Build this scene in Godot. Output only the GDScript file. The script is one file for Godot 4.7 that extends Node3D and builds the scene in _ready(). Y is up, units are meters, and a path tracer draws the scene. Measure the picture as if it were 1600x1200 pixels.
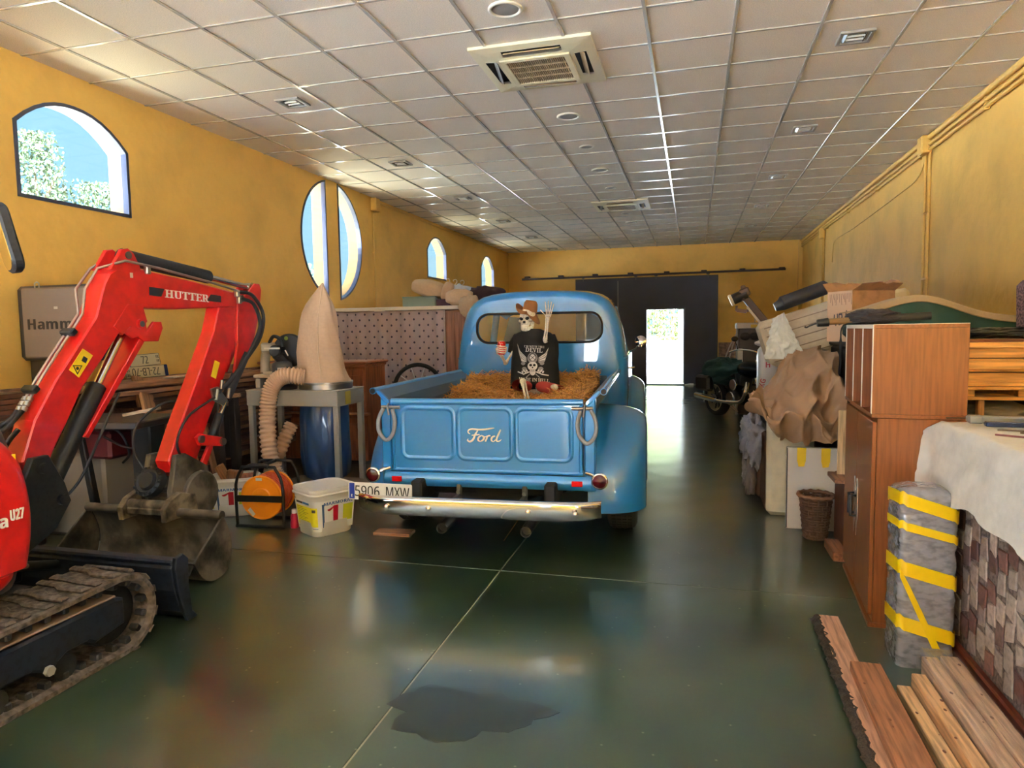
extends Node3D
# A workshop hall with an old pickup, a mini excavator and stored household goods. Units are metres, y is up.

const CEIL := 3.615
const LW := -4.95
const RW := 2.59
const FZ := -18.15
const BZ := 4.5

var rng := RandomNumberGenerator.new()
var taken := {}
var tex := {}
var mats := {}


# ---------------------------------------------------------------- mesh builder
class Mb:
	var st := SurfaceTool.new()
	var g := 1

	func _init():
		st.begin(Mesh.PRIMITIVE_TRIANGLES)
		st.set_uv(Vector2.ZERO)

	func flat():
		st.set_smooth_group(-1)

	func smooth():
		g += 1
		st.set_smooth_group(g)

	func tri(a, b, c, out = null):
		if out != null and (a - c).cross(a - b).dot(out) < 0.0:
			var t = b
			b = c
			c = t
		st.add_vertex(a)
		st.add_vertex(b)
		st.add_vertex(c)

	func quad(a, b, c, d, out = null):
		tri(a, b, c, out)
		tri(a, c, d, out)

	# box with chamfered edges
	func box(c: Vector3, s: Vector3, bev := 0.0, b := Basis()):
		flat()
		var h := s * 0.5
		bev = minf(bev, minf(h.x, minf(h.y, h.z)) * 0.9)
		var ax := [b.x, b.y, b.z]
		var hh := [h.x, h.y, h.z]
		for i in 3:
			var j := (i + 1) % 3
			var k := (i + 2) % 3
			for sg in [-1.0, 1.0]:
				var n: Vector3 = ax[i] * sg
				var o: Vector3 = c + n * hh[i]
				var u: Vector3 = ax[j] * (hh[j] - bev)
				var v: Vector3 = ax[k] * (hh[k] - bev)
				quad(o + u + v, o + u - v, o - u - v, o - u + v, n)
				if bev > 0.0:
					# the chamfer along +-j of this face
					for sj in [-1.0, 1.0]:
						var m: Vector3 = ax[j] * sj
						var p1: Vector3 = c + n * hh[i] + m * (hh[j] - bev)
						var p2: Vector3 = c + n * (hh[i] - bev) + m * hh[j]
						quad(p1 + v, p1 - v, p2 - v, p2 + v, n + m)
		if bev > 0.0:
			for x in [-1.0, 1.0]:
				for y in [-1.0, 1.0]:
					for z in [-1.0, 1.0]:
						var X: Vector3 = ax[0] * x
						var Y: Vector3 = ax[1] * y
						var Z: Vector3 = ax[2] * z
						tri(c + X * hh[0] + Y * (hh[1] - bev) + Z * (hh[2] - bev), c + X * (hh[0] - bev) + Y * hh[1] + Z * (hh[2] - bev), c + X * (hh[0] - bev) + Y * (hh[1] - bev) + Z * hh[2], X + Y + Z)

	# bar between two points with a rectangular section
	func bar(a: Vector3, b: Vector3, w: float, h: float, bev := 0.0, up := Vector3.UP):
		var d := (b - a).normalized()
		if absf(d.dot(up)) > 0.98:
			up = Vector3.RIGHT
		var x := d.cross(up).normalized()
		box((a + b) * 0.5, Vector3(w, h, a.distance_to(b)), bev, Basis(x, x.cross(-d).normalized(), -d))

	func ring(c: Vector3, x: Vector3, y: Vector3, r: float, n: int, ry := -1.0) -> Array:
		var out := []
		for i in n:
			var a := TAU * i / n
			out.append(c + x * cos(a) * r + y * sin(a) * (r if ry < 0.0 else ry))
		return out

	func skin(rings: Array, closed := false, cap := true, sm := true, inside := false):
		if sm:
			smooth()
		else:
			flat()
		var m := rings.size()
		for i in (m if closed else m - 1):
			var A: Array = rings[i]
			var B: Array = rings[(i + 1) % m]
			var ca := mid(A)
			var cb := mid(B)
			var n := A.size()
			for k in n:
				var l := (k + 1) % n
				var out: Vector3 = (A[k] + A[l] + B[k] + B[l]) * 0.25 - (ca + cb) * 0.5
				if inside:
					out = -out
				tri(A[k], A[l], B[l], out)
				tri(A[k], B[l], B[k], out)
		if cap and not closed:
			flat()
			fan(rings[0], mid(rings[0]) - mid(rings[1]))
			fan(rings[m - 1], mid(rings[m - 1]) - mid(rings[m - 2]))

	func mid(a: Array) -> Vector3:
		var s := Vector3.ZERO
		for p in a:
			s += p
		return s / a.size()

	func fan(a: Array, out: Vector3):
		var c := mid(a)
		for k in a.size():
			tri(c, a[k], a[(k + 1) % a.size()], out)

	# round tube along points; r may be a number or one per point
	func tube(pts: Array, r, n := 8, closed := false, cap := true, flat_y := 1.0, up := Vector3.UP):
		var rings := []
		var m := pts.size()
		var px := Vector3.ZERO
		for i in m:
			var a: Vector3 = pts[(i - 1 + m) % m] if (closed or i > 0) else pts[0]
			var b: Vector3 = pts[(i + 1) % m] if (closed or i < m - 1) else pts[m - 1]
			var d := (b - a).normalized()
			var x := px - d * px.dot(d) if px != Vector3.ZERO else (d.cross(up) if absf(d.dot(up)) < 0.95 else d.cross(Vector3.RIGHT))
			x = x.normalized()
			px = x
			var rr: float = r[i] if r is Array else r
			rings.append(ring(pts[i], x, x.cross(d).normalized(), rr, n, rr * flat_y))
		skin(rings, closed, cap)

	func cyl(a: Vector3, b: Vector3, r: float, n := 16, r2 := -1.0, bev := 0.0):
		var d := (b - a).normalized()
		var x := (d.cross(Vector3.UP) if absf(d.y) < 0.95 else d.cross(Vector3.RIGHT)).normalized()
		var y := x.cross(d)
		if r2 < 0.0:
			r2 = r
		if bev > 0.0:
			skin([ring(a, x, y, r - bev, n), ring(a + d * bev, x, y, r, n)], false, false)
			skin([ring(a + d * bev, x, y, r, n), ring(b - d * bev, x, y, r2, n)], false, false)
			skin([ring(b - d * bev, x, y, r2, n), ring(b, x, y, r2 - bev, n)], false, false)
			flat()
			fan(ring(a, x, y, r - bev, n), -d)
			fan(ring(b, x, y, r2 - bev, n), d)
		else:
			skin([ring(a, x, y, r, n), ring(b, x, y, r2, n)])

	# profile of (radius, height) turned about y of xf; open profiles are thin shells
	func lathe(prof: Array, xf := Transform3D(), n := 24, sm := true, sx := 1.0, inside := false):
		var rings := []
		for p in prof:
			var a := []
			for i in n:
				var t := TAU * i / n
				a.append(xf * Vector3(cos(t) * maxf(p.x, 0.0003) * sx, p.y, sin(t) * maxf(p.x, 0.0003)))
			rings.append(a)
		if sm:
			smooth()
		for i in rings.size() - 1:
			if not sm:
				smooth()
			var dp: Vector2 = prof[i + 1] - prof[i]
			for k in n:
				var l := (k + 1) % n
				var t := TAU * (k + 0.5) / n
				var out: Vector3 = xf.basis * Vector3(cos(t) * dp.y, -dp.x, sin(t) * dp.y)
				if inside:
					out = -out
				tri(rings[i][k], rings[i][l], rings[i + 1][l], out)
				tri(rings[i][k], rings[i + 1][l], rings[i + 1][k], out)

	func inset(poly: PackedVector2Array, d: float) -> PackedVector2Array:
		var out := PackedVector2Array()
		var n := poly.size()
		for i in n:
			var e1 := (poly[i] - poly[(i - 1 + n) % n]).normalized()
			var e2 := (poly[(i + 1) % n] - poly[i]).normalized()
			var n1 := Vector2(-e1.y, e1.x)
			var n2 := Vector2(-e2.y, e2.x)
			var m := (n1 + n2)
			if m.length() < 0.1:
				m = n1
			m = m.normalized()
			out.append(poly[i] + m * d / maxf(m.dot(n1), 0.4))
		return out

	# polygon in the xy plane of xf, from z0 to z1, chamfered
	func prism(pts: Array, z0: float, z1: float, xf := Transform3D(), bev := 0.0, sm := false):
		var poly := PackedVector2Array(pts)
		if Geometry2D.is_polygon_clockwise(poly):
			poly.reverse()
		var levels := [[poly, z0], [poly, z1]]
		if bev > 0.0:
			var q := inset(poly, bev)
			levels = [[q, z0], [poly, z0 + bev], [poly, z1 - bev], [q, z1]]
		var n := poly.size()
		for L in levels.size() - 1:
			if sm:
				smooth()
			else:
				flat()
			for i in n:
				var j := (i + 1) % n
				var A: Vector2 = levels[L][0][i]
				var B: Vector2 = levels[L][0][j]
				var C: Vector2 = levels[L + 1][0][j]
				var D: Vector2 = levels[L + 1][0][i]
				var e := (poly[j] - poly[i])
				var out: Vector3 = xf.basis * Vector3(e.y, -e.x, 0)
				var za: float = levels[L][1]
				var zb: float = levels[L + 1][1]
				quad(xf * Vector3(A.x, A.y, za), xf * Vector3(B.x, B.y, za), xf * Vector3(C.x, C.y, zb), xf * Vector3(D.x, D.y, zb), out)
		flat()
		for e in [0, levels.size() - 1]:
			var q: PackedVector2Array = levels[e][0]
			var z: float = levels[e][1]
			var ids := Geometry2D.triangulate_polygon(q)
			var nz: Vector3 = xf.basis.z * (-1.0 if e == 0 else 1.0)
			for t in range(0, ids.size(), 3):
				tri(xf * Vector3(q[ids[t]].x, q[ids[t]].y, z), xf * Vector3(q[ids[t + 1]].x, q[ids[t + 1]].y, z), xf * Vector3(q[ids[t + 2]].x, q[ids[t + 2]].y, z), nz)

	# surface f(u, v) for u, v in 0..1, carrying uv
	func sheet(f: Callable, nu: int, nv: int, flip := false, sm := true):
		if sm:
			smooth()
		else:
			flat()
		var P := []
		for i in nu + 1:
			var row := []
			for j in nv + 1:
				row.append(f.call(float(i) / nu, float(j) / nv))
			P.append(row)
		for i in nu:
			for j in nv:
				var q := [[i, j], [i + 1, j], [i + 1, j + 1], [i, j], [i + 1, j + 1], [i, j + 1]]
				if flip:
					q.reverse()
				for k in q:
					st.set_uv(Vector2(float(k[0]) / nu, 1.0 - float(k[1]) / nv))
					st.add_vertex(P[k[0]][k[1]])

	# a thick sheet: front, back and rim
	func slab_sheet(f: Callable, nu: int, nv: int, thick: Vector3):
		sheet(f, nu, nv)
		sheet(func(u, v): return f.call(u, v) - thick, nu, nv, true)
		for e in 4:
			sheet(func(u, v):
				var p: Vector2 = [Vector2(u, 0), Vector2(u, 1), Vector2(0, u), Vector2(1, u)][e]
				return f.call(p.x, p.y) - thick * v, nu if e < 2 else nv, 1, e == 1 or e == 2)

	# lumpy ellipsoid
	func blob(c: Vector3, r: Vector3, f = null, nu := 20, nv := 12, b := Basis()):
		smooth()
		var rings := []
		for j in nv + 1:
			var t := PI * j / nv
			var a := []
			for i in nu:
				var p := TAU * i / nu
				var d := Vector3(sin(t) * cos(p), cos(t), sin(t) * sin(p))
				var k: float = f.call(d) if f != null else 1.0
				a.append(c + b * (d * r * k))
			rings.append(a)
		for j in nv:
			for k in nu:
				var l := (k + 1) % nu
				var out: Vector3 = (rings[j][k] + rings[j + 1][l]) * 0.5 - c
				if j > 0:
					tri(rings[j][k], rings[j][l], rings[j + 1][l], out)
				if j < nv - 1:
					tri(rings[j][k], rings[j + 1][l], rings[j + 1][k], out)

	func mesh() -> ArrayMesh:
		st.generate_normals()
		return st.commit()


# ---------------------------------------------------------------- scene helpers
func numbered(called: String) -> String:
	taken[called] = taken.get(called, -1) + 1
	return called if taken[called] == 0 else "%s_%03d" % [called, taken[called]]


func thing(called: String, label: String, category: String, at := Vector3.ZERO, turn := 0.0, group := "") -> Node3D:
	var o := Node3D.new()
	o.name = numbered(called)
	o.position = at
	o.rotation_degrees.y = turn
	add_child(o, true)
	return tag(o, label, category, group)


func tag(o: Node3D, label: String, category: String, group := "") -> Node3D:
	o.set_meta("label", label)
	o.set_meta("category", category)
	if group:
		o.set_meta("group", group)
	return o


func put(called: String, m, material: Material, parent: Node3D = null, at := Transform3D()) -> MeshInstance3D:
	var o := MeshInstance3D.new()
	o.mesh = m.mesh() if m is Mb else m
	o.material_override = material
	o.transform = at
	if parent:
		o.name = called
		parent.add_child(o, true)
	else:
		o.name = numbered(called)
		add_child(o, true)
	return o


func single(called: String, m, material: Material, label: String, category: String, group := "", at := Transform3D()) -> MeshInstance3D:
	var o := put(called, m, material, null, at)
	tag(o, label, category, group)
	return o


func struct(called: String, m, material: Material) -> MeshInstance3D:
	var o := put(called, m, material)
	o.name = called
	o.set_meta("kind", "structure")
	return o


func frame_node(called: String) -> Node3D:
	var o := Node3D.new()
	o.name = called
	o.set_meta("kind", "structure")
	add_child(o, true)
	return o


func stuff(o: Node3D) -> Node3D:
	o.set_meta("kind", "stuff")
	return o


func dup(o: Node3D, at: Transform3D, label: String, called := "") -> Node3D:
	var c: Node3D = o.duplicate()
	c.name = numbered(called if called else String(o.name))
	add_child(c, true)
	c.transform = at
	c.set_meta("label", label)
	return c


func xf(at: Vector3, rx := 0.0, ry := 0.0, rz := 0.0) -> Transform3D:
	return Transform3D(Basis.from_euler(Vector3(deg_to_rad(rx), deg_to_rad(ry), deg_to_rad(rz))), at)


func v3(a: Array) -> Array:
	var out := []
	for p in a:
		out.append(Vector3(p[0], p[1], p[2]))
	return out


# smooth curve through points
func curve(pts: Array, n := 6, closed := false) -> Array:
	var out := []
	var m := pts.size()
	for i in (m if closed else m - 1):
		var p0 = pts[(i - 1 + m) % m] if (closed or i > 0) else pts[i]
		var p1 = pts[i]
		var p2 = pts[(i + 1) % m]
		var p3 = pts[(i + 2) % m] if (closed or i < m - 2) else p2
		for k in n:
			out.append(p1.cubic_interpolate(p2, p0, p3, float(k) / n))
	if not closed:
		out.append(pts[m - 1])
	return out


func rrect(w: float, h: float, r: float, n := 4, c := Vector2.ZERO) -> Array:
	var out := []
	for q in 4:
		var o := Vector2((w * 0.5 - r) * (1 if q in [0, 3] else -1), (h * 0.5 - r) * (1 if q < 2 else -1))
		for k in n + 1:
			var a := PI * 0.5 * (q + float(k) / n)
			out.append(c + o + Vector2(cos(a), sin(a)) * r)
	return out


func circle(r: float, n: int, c := Vector2.ZERO) -> Array:
	var out := []
	for i in n:
		out.append(c + Vector2(cos(TAU * i / n), sin(TAU * i / n)) * r)
	return out


# points of a polygon in the (z, y) plane -> extruded along x: use with prism()
func side_plane(x: float) -> Transform3D:
	return Transform3D(Basis(Vector3(0, 0, 1), Vector3(0, 1, 0), Vector3(-1, 0, 0)), Vector3(x, 0, 0))


# ---------------------------------------------------------------- textures and materials
func noise_tex(key: String, freq: float, lo: float, hi: float, octaves := 4, kind := FastNoiseLite.TYPE_SIMPLEX_SMOOTH, size := 256) -> Texture2D:
	if tex.has(key):
		return tex[key]
	var n := FastNoiseLite.new()
	n.noise_type = kind
	n.frequency = freq
	n.fractal_octaves = octaves
	n.seed = key.hash() % 1000
	var im := n.get_seamless_image(size, size)
	im.convert(Image.FORMAT_RGB8)
	for y in size:
		for x in size:
			var v := lerpf(lo, hi, im.get_pixel(x, y).r)
			im.set_pixel(x, y, Color(v, v, v))
	tex[key] = ImageTexture.create_from_image(im)
	return tex[key]


func bump_tex(key: String, freq: float, strength: float, octaves := 4, size := 256) -> Texture2D:
	if tex.has(key):
		return tex[key]
	var n := FastNoiseLite.new()
	n.noise_type = FastNoiseLite.TYPE_SIMPLEX_SMOOTH
	n.frequency = freq
	n.fractal_octaves = octaves
	n.seed = 7
	var im := n.get_seamless_image(size, size)
	im.convert(Image.FORMAT_RGB8)
	im.bump_map_to_normal_map(strength)
	tex[key] = ImageTexture.create_from_image(im)
	return tex[key]


func c8(r: float, g: float, b: float) -> Color:
	return Color(r / 255.0, g / 255.0, b / 255.0)


func mat(col: Color, rough := 0.6, metal := 0.0, o := {}) -> StandardMaterial3D:
	var key := "%s|%s|%s|%s" % [col.to_html(), rough, metal, o]
	if mats.has(key):
		return mats[key]
	var m := StandardMaterial3D.new()
	m.albedo_color = col
	m.roughness = rough
	m.metallic = metal
	m.uv1_triplanar = true
	m.uv1_scale = o.get("scale", Vector3.ONE)
	if o.has("world"):
		m.uv1_world_triplanar = true
	if o.has("tex"):
		m.albedo_texture = o.tex
	if o.has("rtex"):
		m.roughness_texture = o.rtex
	if o.has("bump"):
		m.normal_enabled = true
		m.normal_texture = o.bump
		m.normal_scale = o.get("bump_scale", 1.0)
	if o.has("coat"):
		m.clearcoat_enabled = true
		m.clearcoat = o.coat
		m.clearcoat_roughness = o.get("coat_rough", 0.05)
	if o.has("spec"):
		m.metallic_specular = o.spec
	if o.has("rim"):
		m.rim_enabled = true
		m.rim = o.rim
	mats[key] = m
	return m


# wood whose grain runs along the axis (0 x, 1 y, 2 z) of its own mesh
func wood(col: Color, axis := 2, rough := 0.55, dens := 5.0) -> StandardMaterial3D:
	var s := Vector3.ONE * dens
	s[axis] = dens * 0.07
	return mat(col, rough, 0.0, {"tex": noise_tex("grain", 0.03, 0.68, 1.14, 5), "scale": s, "bump": bump_tex("grainb", 0.03, 1.5), "bump_scale": 0.25})


func plain_tex(col: Color, rough: float, t: Texture2D, s := Vector3.ONE, metal := 0.0) -> StandardMaterial3D:
	return mat(col, rough, metal, {"tex": t, "scale": s})


func cloth(col: Color, s := 6.0, weave := true) -> StandardMaterial3D:
	var d := {"tex": noise_tex("cloth", 0.02, 0.95, 1.02, 4), "scale": Vector3.ONE * s, "rim": 0.2}
	if weave:
		d.bump = bump_tex("weave", 0.15, 2.0, 2)
		d.bump_scale = 0.08
	return mat(col, 0.95, 0.0, d)


func metal(col: Color, rough := 0.35) -> StandardMaterial3D:
	return mat(col, rough, 1.0)


func glass() -> StandardMaterial3D:
	if mats.has("glass"):
		return mats.glass
	var m := StandardMaterial3D.new()
	m.transparency = BaseMaterial3D.TRANSPARENCY_ALPHA
	m.albedo_color = Color(0.95, 0.98, 1.0, 0.05)
	m.roughness = 0.02
	m.metallic_specular = 0.3
	mats.glass = m
	return m


# one word or line of lettering as a thin solid, centred, facing +z of at, cap height h
func letters(called: String, text: String, h: float, material: Material, parent: Node3D, at: Transform3D, depth := 0.001, face := "Droid Sans", weight := 700, wide := 1.0) -> MeshInstance3D:
	var t := TextMesh.new()
	var f := SystemFont.new()
	f.font_names = PackedStringArray([face])
	f.font_weight = weight
	t.font = f
	t.font_size = 48
	t.pixel_size = h / 48.0 / 0.72
	t.depth = depth
	t.text = text
	t.curve_step = 4.0
	at.basis = at.basis * Basis.from_scale(Vector3(wide, 1, 1))
	return put(called, t, material, parent, at)


# the same lettering drawn into an image: for print on cloth, labels and cartons
func print_text(im: Image, text: String, at: Vector2, h: float, col: Color, face := "Droid Sans", wide := 1.0, turn := 0.0, weight := 700):
	var t := TextMesh.new()
	var f := SystemFont.new()
	f.font_names = PackedStringArray([face])
	f.font_weight = weight
	t.font = f
	t.font_size = 32
	t.pixel_size = h / 32.0 / 0.72
	t.depth = 0.0
	t.text = text
	t.curve_step = 6.0
	var arr := t.get_mesh_arrays()
	var v: PackedVector3Array = arr[Mesh.ARRAY_VERTEX]
	var ids: PackedInt32Array = arr[Mesh.ARRAY_INDEX] if arr[Mesh.ARRAY_INDEX] != null else PackedInt32Array(range(v.size()))
	for k in range(0, ids.size(), 3):
		var p := []
		for j in 3:
			var q := v[ids[k + j]]
			p.append(at + Vector2(q.x * wide, -q.y).rotated(turn))
		fill_poly(im, p, col)


func fill_poly(im: Image, p: Array, col: Color):
	var lo: Vector2 = p[0]
	var hi: Vector2 = p[0]
	for q in p:
		lo = lo.min(q)
		hi = hi.max(q)
	for y in range(maxi(0, int(lo.y)), mini(im.get_height() - 1, int(hi.y) + 1) + 1):
		for x in range(maxi(0, int(lo.x)), mini(im.get_width() - 1, int(hi.x) + 1) + 1):
			if Geometry2D.is_point_in_polygon(Vector2(x + 0.5, y + 0.5), PackedVector2Array(p)):
				im.set_pixel(x, y, col)


func ellipse(im: Image, c: Vector2, r: Vector2, col: Color, turn := 0.0):
	var p := []
	for i in 24:
		p.append(c + Vector2(cos(TAU * i / 24) * r.x, sin(TAU * i / 24) * r.y).rotated(turn))
	fill_poly(im, p, col)


func stroke(im: Image, pts: Array, w: float, col: Color):
	for i in pts.size() - 1:
		var d: Vector2 = (pts[i + 1] - pts[i]).normalized()
		var n := Vector2(-d.y, d.x) * w * 0.5
		fill_poly(im, [pts[i] + n - d * w * 0.3, pts[i + 1] + n + d * w * 0.3, pts[i + 1] - n + d * w * 0.3, pts[i] - n - d * w * 0.3], col)


func uv_mat(im: Image, rough := 0.7, alpha := false) -> StandardMaterial3D:
	var m := StandardMaterial3D.new()
	m.albedo_texture = ImageTexture.create_from_image(im)
	m.roughness = rough
	if alpha:
		m.transparency = BaseMaterial3D.TRANSPARENCY_ALPHA_SCISSOR
	return m


func new_image(w: int, h: int, col: Color) -> Image:
	var im := Image.create(w, h, false, Image.FORMAT_RGBA8)
	im.fill(col)
	return im


# ---------------------------------------------------------------- the scene
func _ready():
	rng.seed = 20
	var cam := Camera3D.new()
	cam.name = "camera"
	cam.position = Vector3(0, 1.47, 0)
	cam.rotation_degrees = Vector3(-4.501, 15.11, -0.866)
	cam.fov = 59.39
	cam.near = 0.05
	cam.far = 400
	add_child(cam)
	cam.make_current()
	var we := WorldEnvironment.new()
	we.name = "sky_and_air"
	var env := Environment.new()
	var sm := ProceduralSkyMaterial.new()
	sm.sky_top_color = c8(100, 156, 196)
	sm.sky_horizon_color = c8(128, 164, 174)
	sm.sky_curve = 0.16
	sm.ground_bottom_color = c8(150, 140, 120)
	sm.ground_horizon_color = c8(128, 164, 174)
	sm.sky_energy_multiplier = 1.0
	var sky := Sky.new()
	sky.sky_material = sm
	env.background_mode = Environment.BG_SKY
	env.sky = sky
	env.background_energy_multiplier = SKY_ENERGY
	env.tonemap_mode = Environment.TONE_MAPPER_LINEAR
	env.tonemap_exposure = EXPOSURE
	env.sdfgi_enabled = true
	env.ssao_enabled = true
	env.ssil_enabled = true
	we.environment = env
	add_child(we)
	var sun := DirectionalLight3D.new()
	sun.name = "sun"
	sun.light_color = Color(0.85, 0.925, 1.0)
	sun.light_energy = SUN_ENERGY
	sun.shadow_enabled = true
	sun.light_angular_distance = 0.6
	sun.basis = Basis.looking_at(Vector3(-0.25, -0.8, -0.55), Vector3.UP)
	add_child(sun)
	room()
	outside()
	excavator()
	var truck := pickup()
	straw_load(truck)
	skeleton(truck)
	left_side()
	right_side()
	#PARTS


const SKY_ENERGY := 1.0
const EXPOSURE := 2.5
const SUN_ENERGY := 46.0


# ---------------------------------------------------------------- the hall
func arch(za: float, zb: float, y0: float, ys: float, yt: float) -> Array:
	# [lower outline from za to zb, upper outline from za to zb] as (z, y)
	var up := []
	for i in 13:
		var t := i / 12.0
		up.append(Vector2(lerpf(za, zb, t), ys + (yt - ys) * (1.0 - pow(absf(2 * t - 1), 2.2))))
	return [[Vector2(za, y0), Vector2(zb, y0)], up]


func moon(zc: float, yc: float, r: float, chord: float, side: float) -> Array:
	var a0 := acos(absf(chord - zc) / r)
	var up := []
	var dn := []
	for i in 13:
		var a := a0 * (1.0 - i / 12.0)
		up.append(Vector2(zc + side * r * cos(a), yc + r * sin(a)))
		dn.append(Vector2(zc + side * r * cos(a), yc - r * sin(a)))
	if side < 0:
		return [dn, up]
	up.reverse()
	dn.reverse()
	return [dn, up]


func room():
	var paint := mat(c8(234, 184, 88), 0.75, 0.0, {"world": 1, "tex": noise_tex("plaster", 0.012, 0.92, 1.06, 5), "scale": Vector3.ONE * 0.35, "bump": bump_tex("plasterb", 0.05, 2.0), "bump_scale": 0.25})
	var cream := mat(c8(200, 156, 100), 0.85)
	var white := mat(c8(225, 220, 210), 0.9)
	# floor: four polished slabs with pale sawn joints
	var fl := frame_node("floor")
	var ft := floor_material()
	var xs := [LW - 0.4, -1.14, RW + 0.4]
	var zs := [BZ + 0.4, -3.88, FZ - 0.4]
	for i in 2:
		for j in 2:
			var m := Mb.new()
			var a := Vector3(xs[i] + 0.004, -0.12, zs[j + 1] + 0.004)
			var b := Vector3(xs[i + 1] - 0.004, 0, zs[j] - 0.004)
			m.box((a + b) * 0.5, b - a, 0.002)
			put("slab", m, ft, fl)
	var jm := Mb.new()
	jm.box(Vector3((xs[0] + xs[2]) * 0.5, -0.1, (zs[0] + zs[2]) * 0.5), Vector3(xs[2] - xs[0], 0.194, zs[0] - zs[2]))
	put("joint_filler", jm, mat(c8(150, 145, 125), 0.9), fl)
	var sp := Mb.new()
	var pts := []
	for i in 40:
		var a := TAU * i / 40
		pts.append(Vector2(cos(a) * 0.30, sin(a) * 0.17) * (1.0 + 0.16 * sin(3 * a + 1) + 0.09 * sin(7 * a) + 0.05 * sin(13 * a)))
	sp.prism(pts, 0, 0.0012, xf(Vector3(-0.86, 0, -2.36), -90, 8))
	put("damp_stain", sp, mat(c8(36, 43, 35), 0.285, 0.0, {"spec": 0.6}), fl)
	# ceiling: slab, tiles, T bars
	var ce := frame_node("ceiling")
	var cs := Mb.new()
	cs.box(Vector3((LW + RW) * 0.5, CEIL + 0.28, (BZ + FZ) * 0.5), Vector3(RW - LW + 0.8, 0.3, BZ - FZ + 0.8))
	put("roof_slab", cs, white, ce)
	var tile := Mb.new()
	tile.box(Vector3.ZERO, Vector3(0.588, 0.014, 0.588), 0.004)
	var tmesh := tile.mesh()
	var tm := [mat(c8(246, 234, 222), 0.9, 0.0, {"tex": noise_tex("tile", 0.2, 0.9, 1.05, 3), "scale": Vector3.ONE * 2.0}), mat(c8(241, 229, 216), 0.9, 0.0, {"tex": noise_tex("tile", 0.2, 0.9, 1.05, 3), "scale": Vector3.ONE * 1.7})]
	var gx := -0.332
	var gz := -5.36
	var rest := Mb.new()
	var count := 0
	for j in range(-6, 23):
		for i in range(-8, 5):
			var c := Vector3(gx + 0.6 * (i + 0.5), CEIL + 0.009, gz - 0.6 * (j + 0.5))
			var far := j > 20
			var a := Vector2(maxf(c.x - 0.294, LW), minf(c.x + 0.294, RW))
			if a.y - a.x < 0.05:
				continue
			var visible_part := c.z < -3.2 + absf(c.x) * 0.1 and count < 300
			if visible_part and a.y - a.x > 0.58:
				put("ceiling_tile", tmesh, tm[rng.randi() % 2], ce, Transform3D(Basis(), c))
				count += 1
			else:
				rest.box(Vector3((a.x + a.y) * 0.5, c.y, c.z), Vector3(a.y - a.x, 0.014, 0.588), 0.004)
	stuff(put("ceiling_tiles", rest, tm[0], ce))
	var bars := mat(c8(214, 209, 203), 0.17, 0.3)
	for i in range(-8, 6):
		var x := gx + 0.6 * i
		if x < LW or x > RW:
			continue
		var m := Mb.new()
		m.box(Vector3(x, CEIL - 0.001, (BZ + FZ) * 0.5), Vector3(0.024, 0.012, BZ - FZ), 0.002)
		put("main_runner", m, bars, ce)
	for j in range(-15, 22):
		var z := gz - 0.6 * j
		var m := Mb.new()
		m.box(Vector3((LW + RW) * 0.5, CEIL + 0.0005, z), Vector3(RW - LW, 0.012, 0.022), 0.002)
		put("cross_tee", m, bars, ce)
	# left wall with its windows
	var wins := [arch(-4.05, -5.12, 2.545, 3.12, 3.37), moon(-8.72, 2.78, 0.84, -8.535, 1.0), moon(-8.72, 2.78, 0.84, -8.86, -1.0), arch(-12.21, -13.26, 2.52, 3.07, 3.35), arch(-15.62, -16.7, 2.53, 3.04, 3.33)]
	wins.push_front([[Vector2(4.2, 0.0), Vector2(0.3, 0.0)], [Vector2(4.2, 3.3), Vector2(0.3, 3.3)]])
	# order each outline from larger z to smaller z
	var inner := Mb.new()
	var outer := Mb.new()
	var z0 := BZ + 0.4
	for w in wins:
		for k in 2:
			if w[k][0].x < w[k][-1].x:
				w[k].reverse()
		var zl: float = w[0][0].x
		var zr: float = w[0][-1].x
		for L in [[inner, LW, LW - 0.03], [outer, LW - 0.03, LW - 0.22]]:
			var t := side_plane(L[1])
			var d: float = L[1] - L[2]
			L[0].prism([Vector2(z0, -0.2), Vector2(zl, -0.2), Vector2(zl, 4.0), Vector2(z0, 4.0)], 0, d, t)
			L[0].prism([Vector2(zl, -0.2)] + w[0] + [Vector2(zr, -0.2)], 0, d, t)
			L[0].prism([Vector2(zl, 4.0)] + w[1] + [Vector2(zr, 4.0)], 0, d, t)
		z0 = zr
	for L in [[inner, LW, LW - 0.03], [outer, LW - 0.03, LW - 0.22]]:
		L[0].prism([Vector2(z0, -0.2), Vector2(FZ - 0.4, -0.2), Vector2(FZ - 0.4, 4.0), Vector2(z0, 4.0)], 0, L[1] - L[2], side_plane(L[1]))
	var wl := struct("wall_left", inner, paint)
	put("outer_reveal", outer, cream, wl)
	var alu := mat(c8(88, 92, 112), 0.35, 0.6)
	var n := 0
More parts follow.
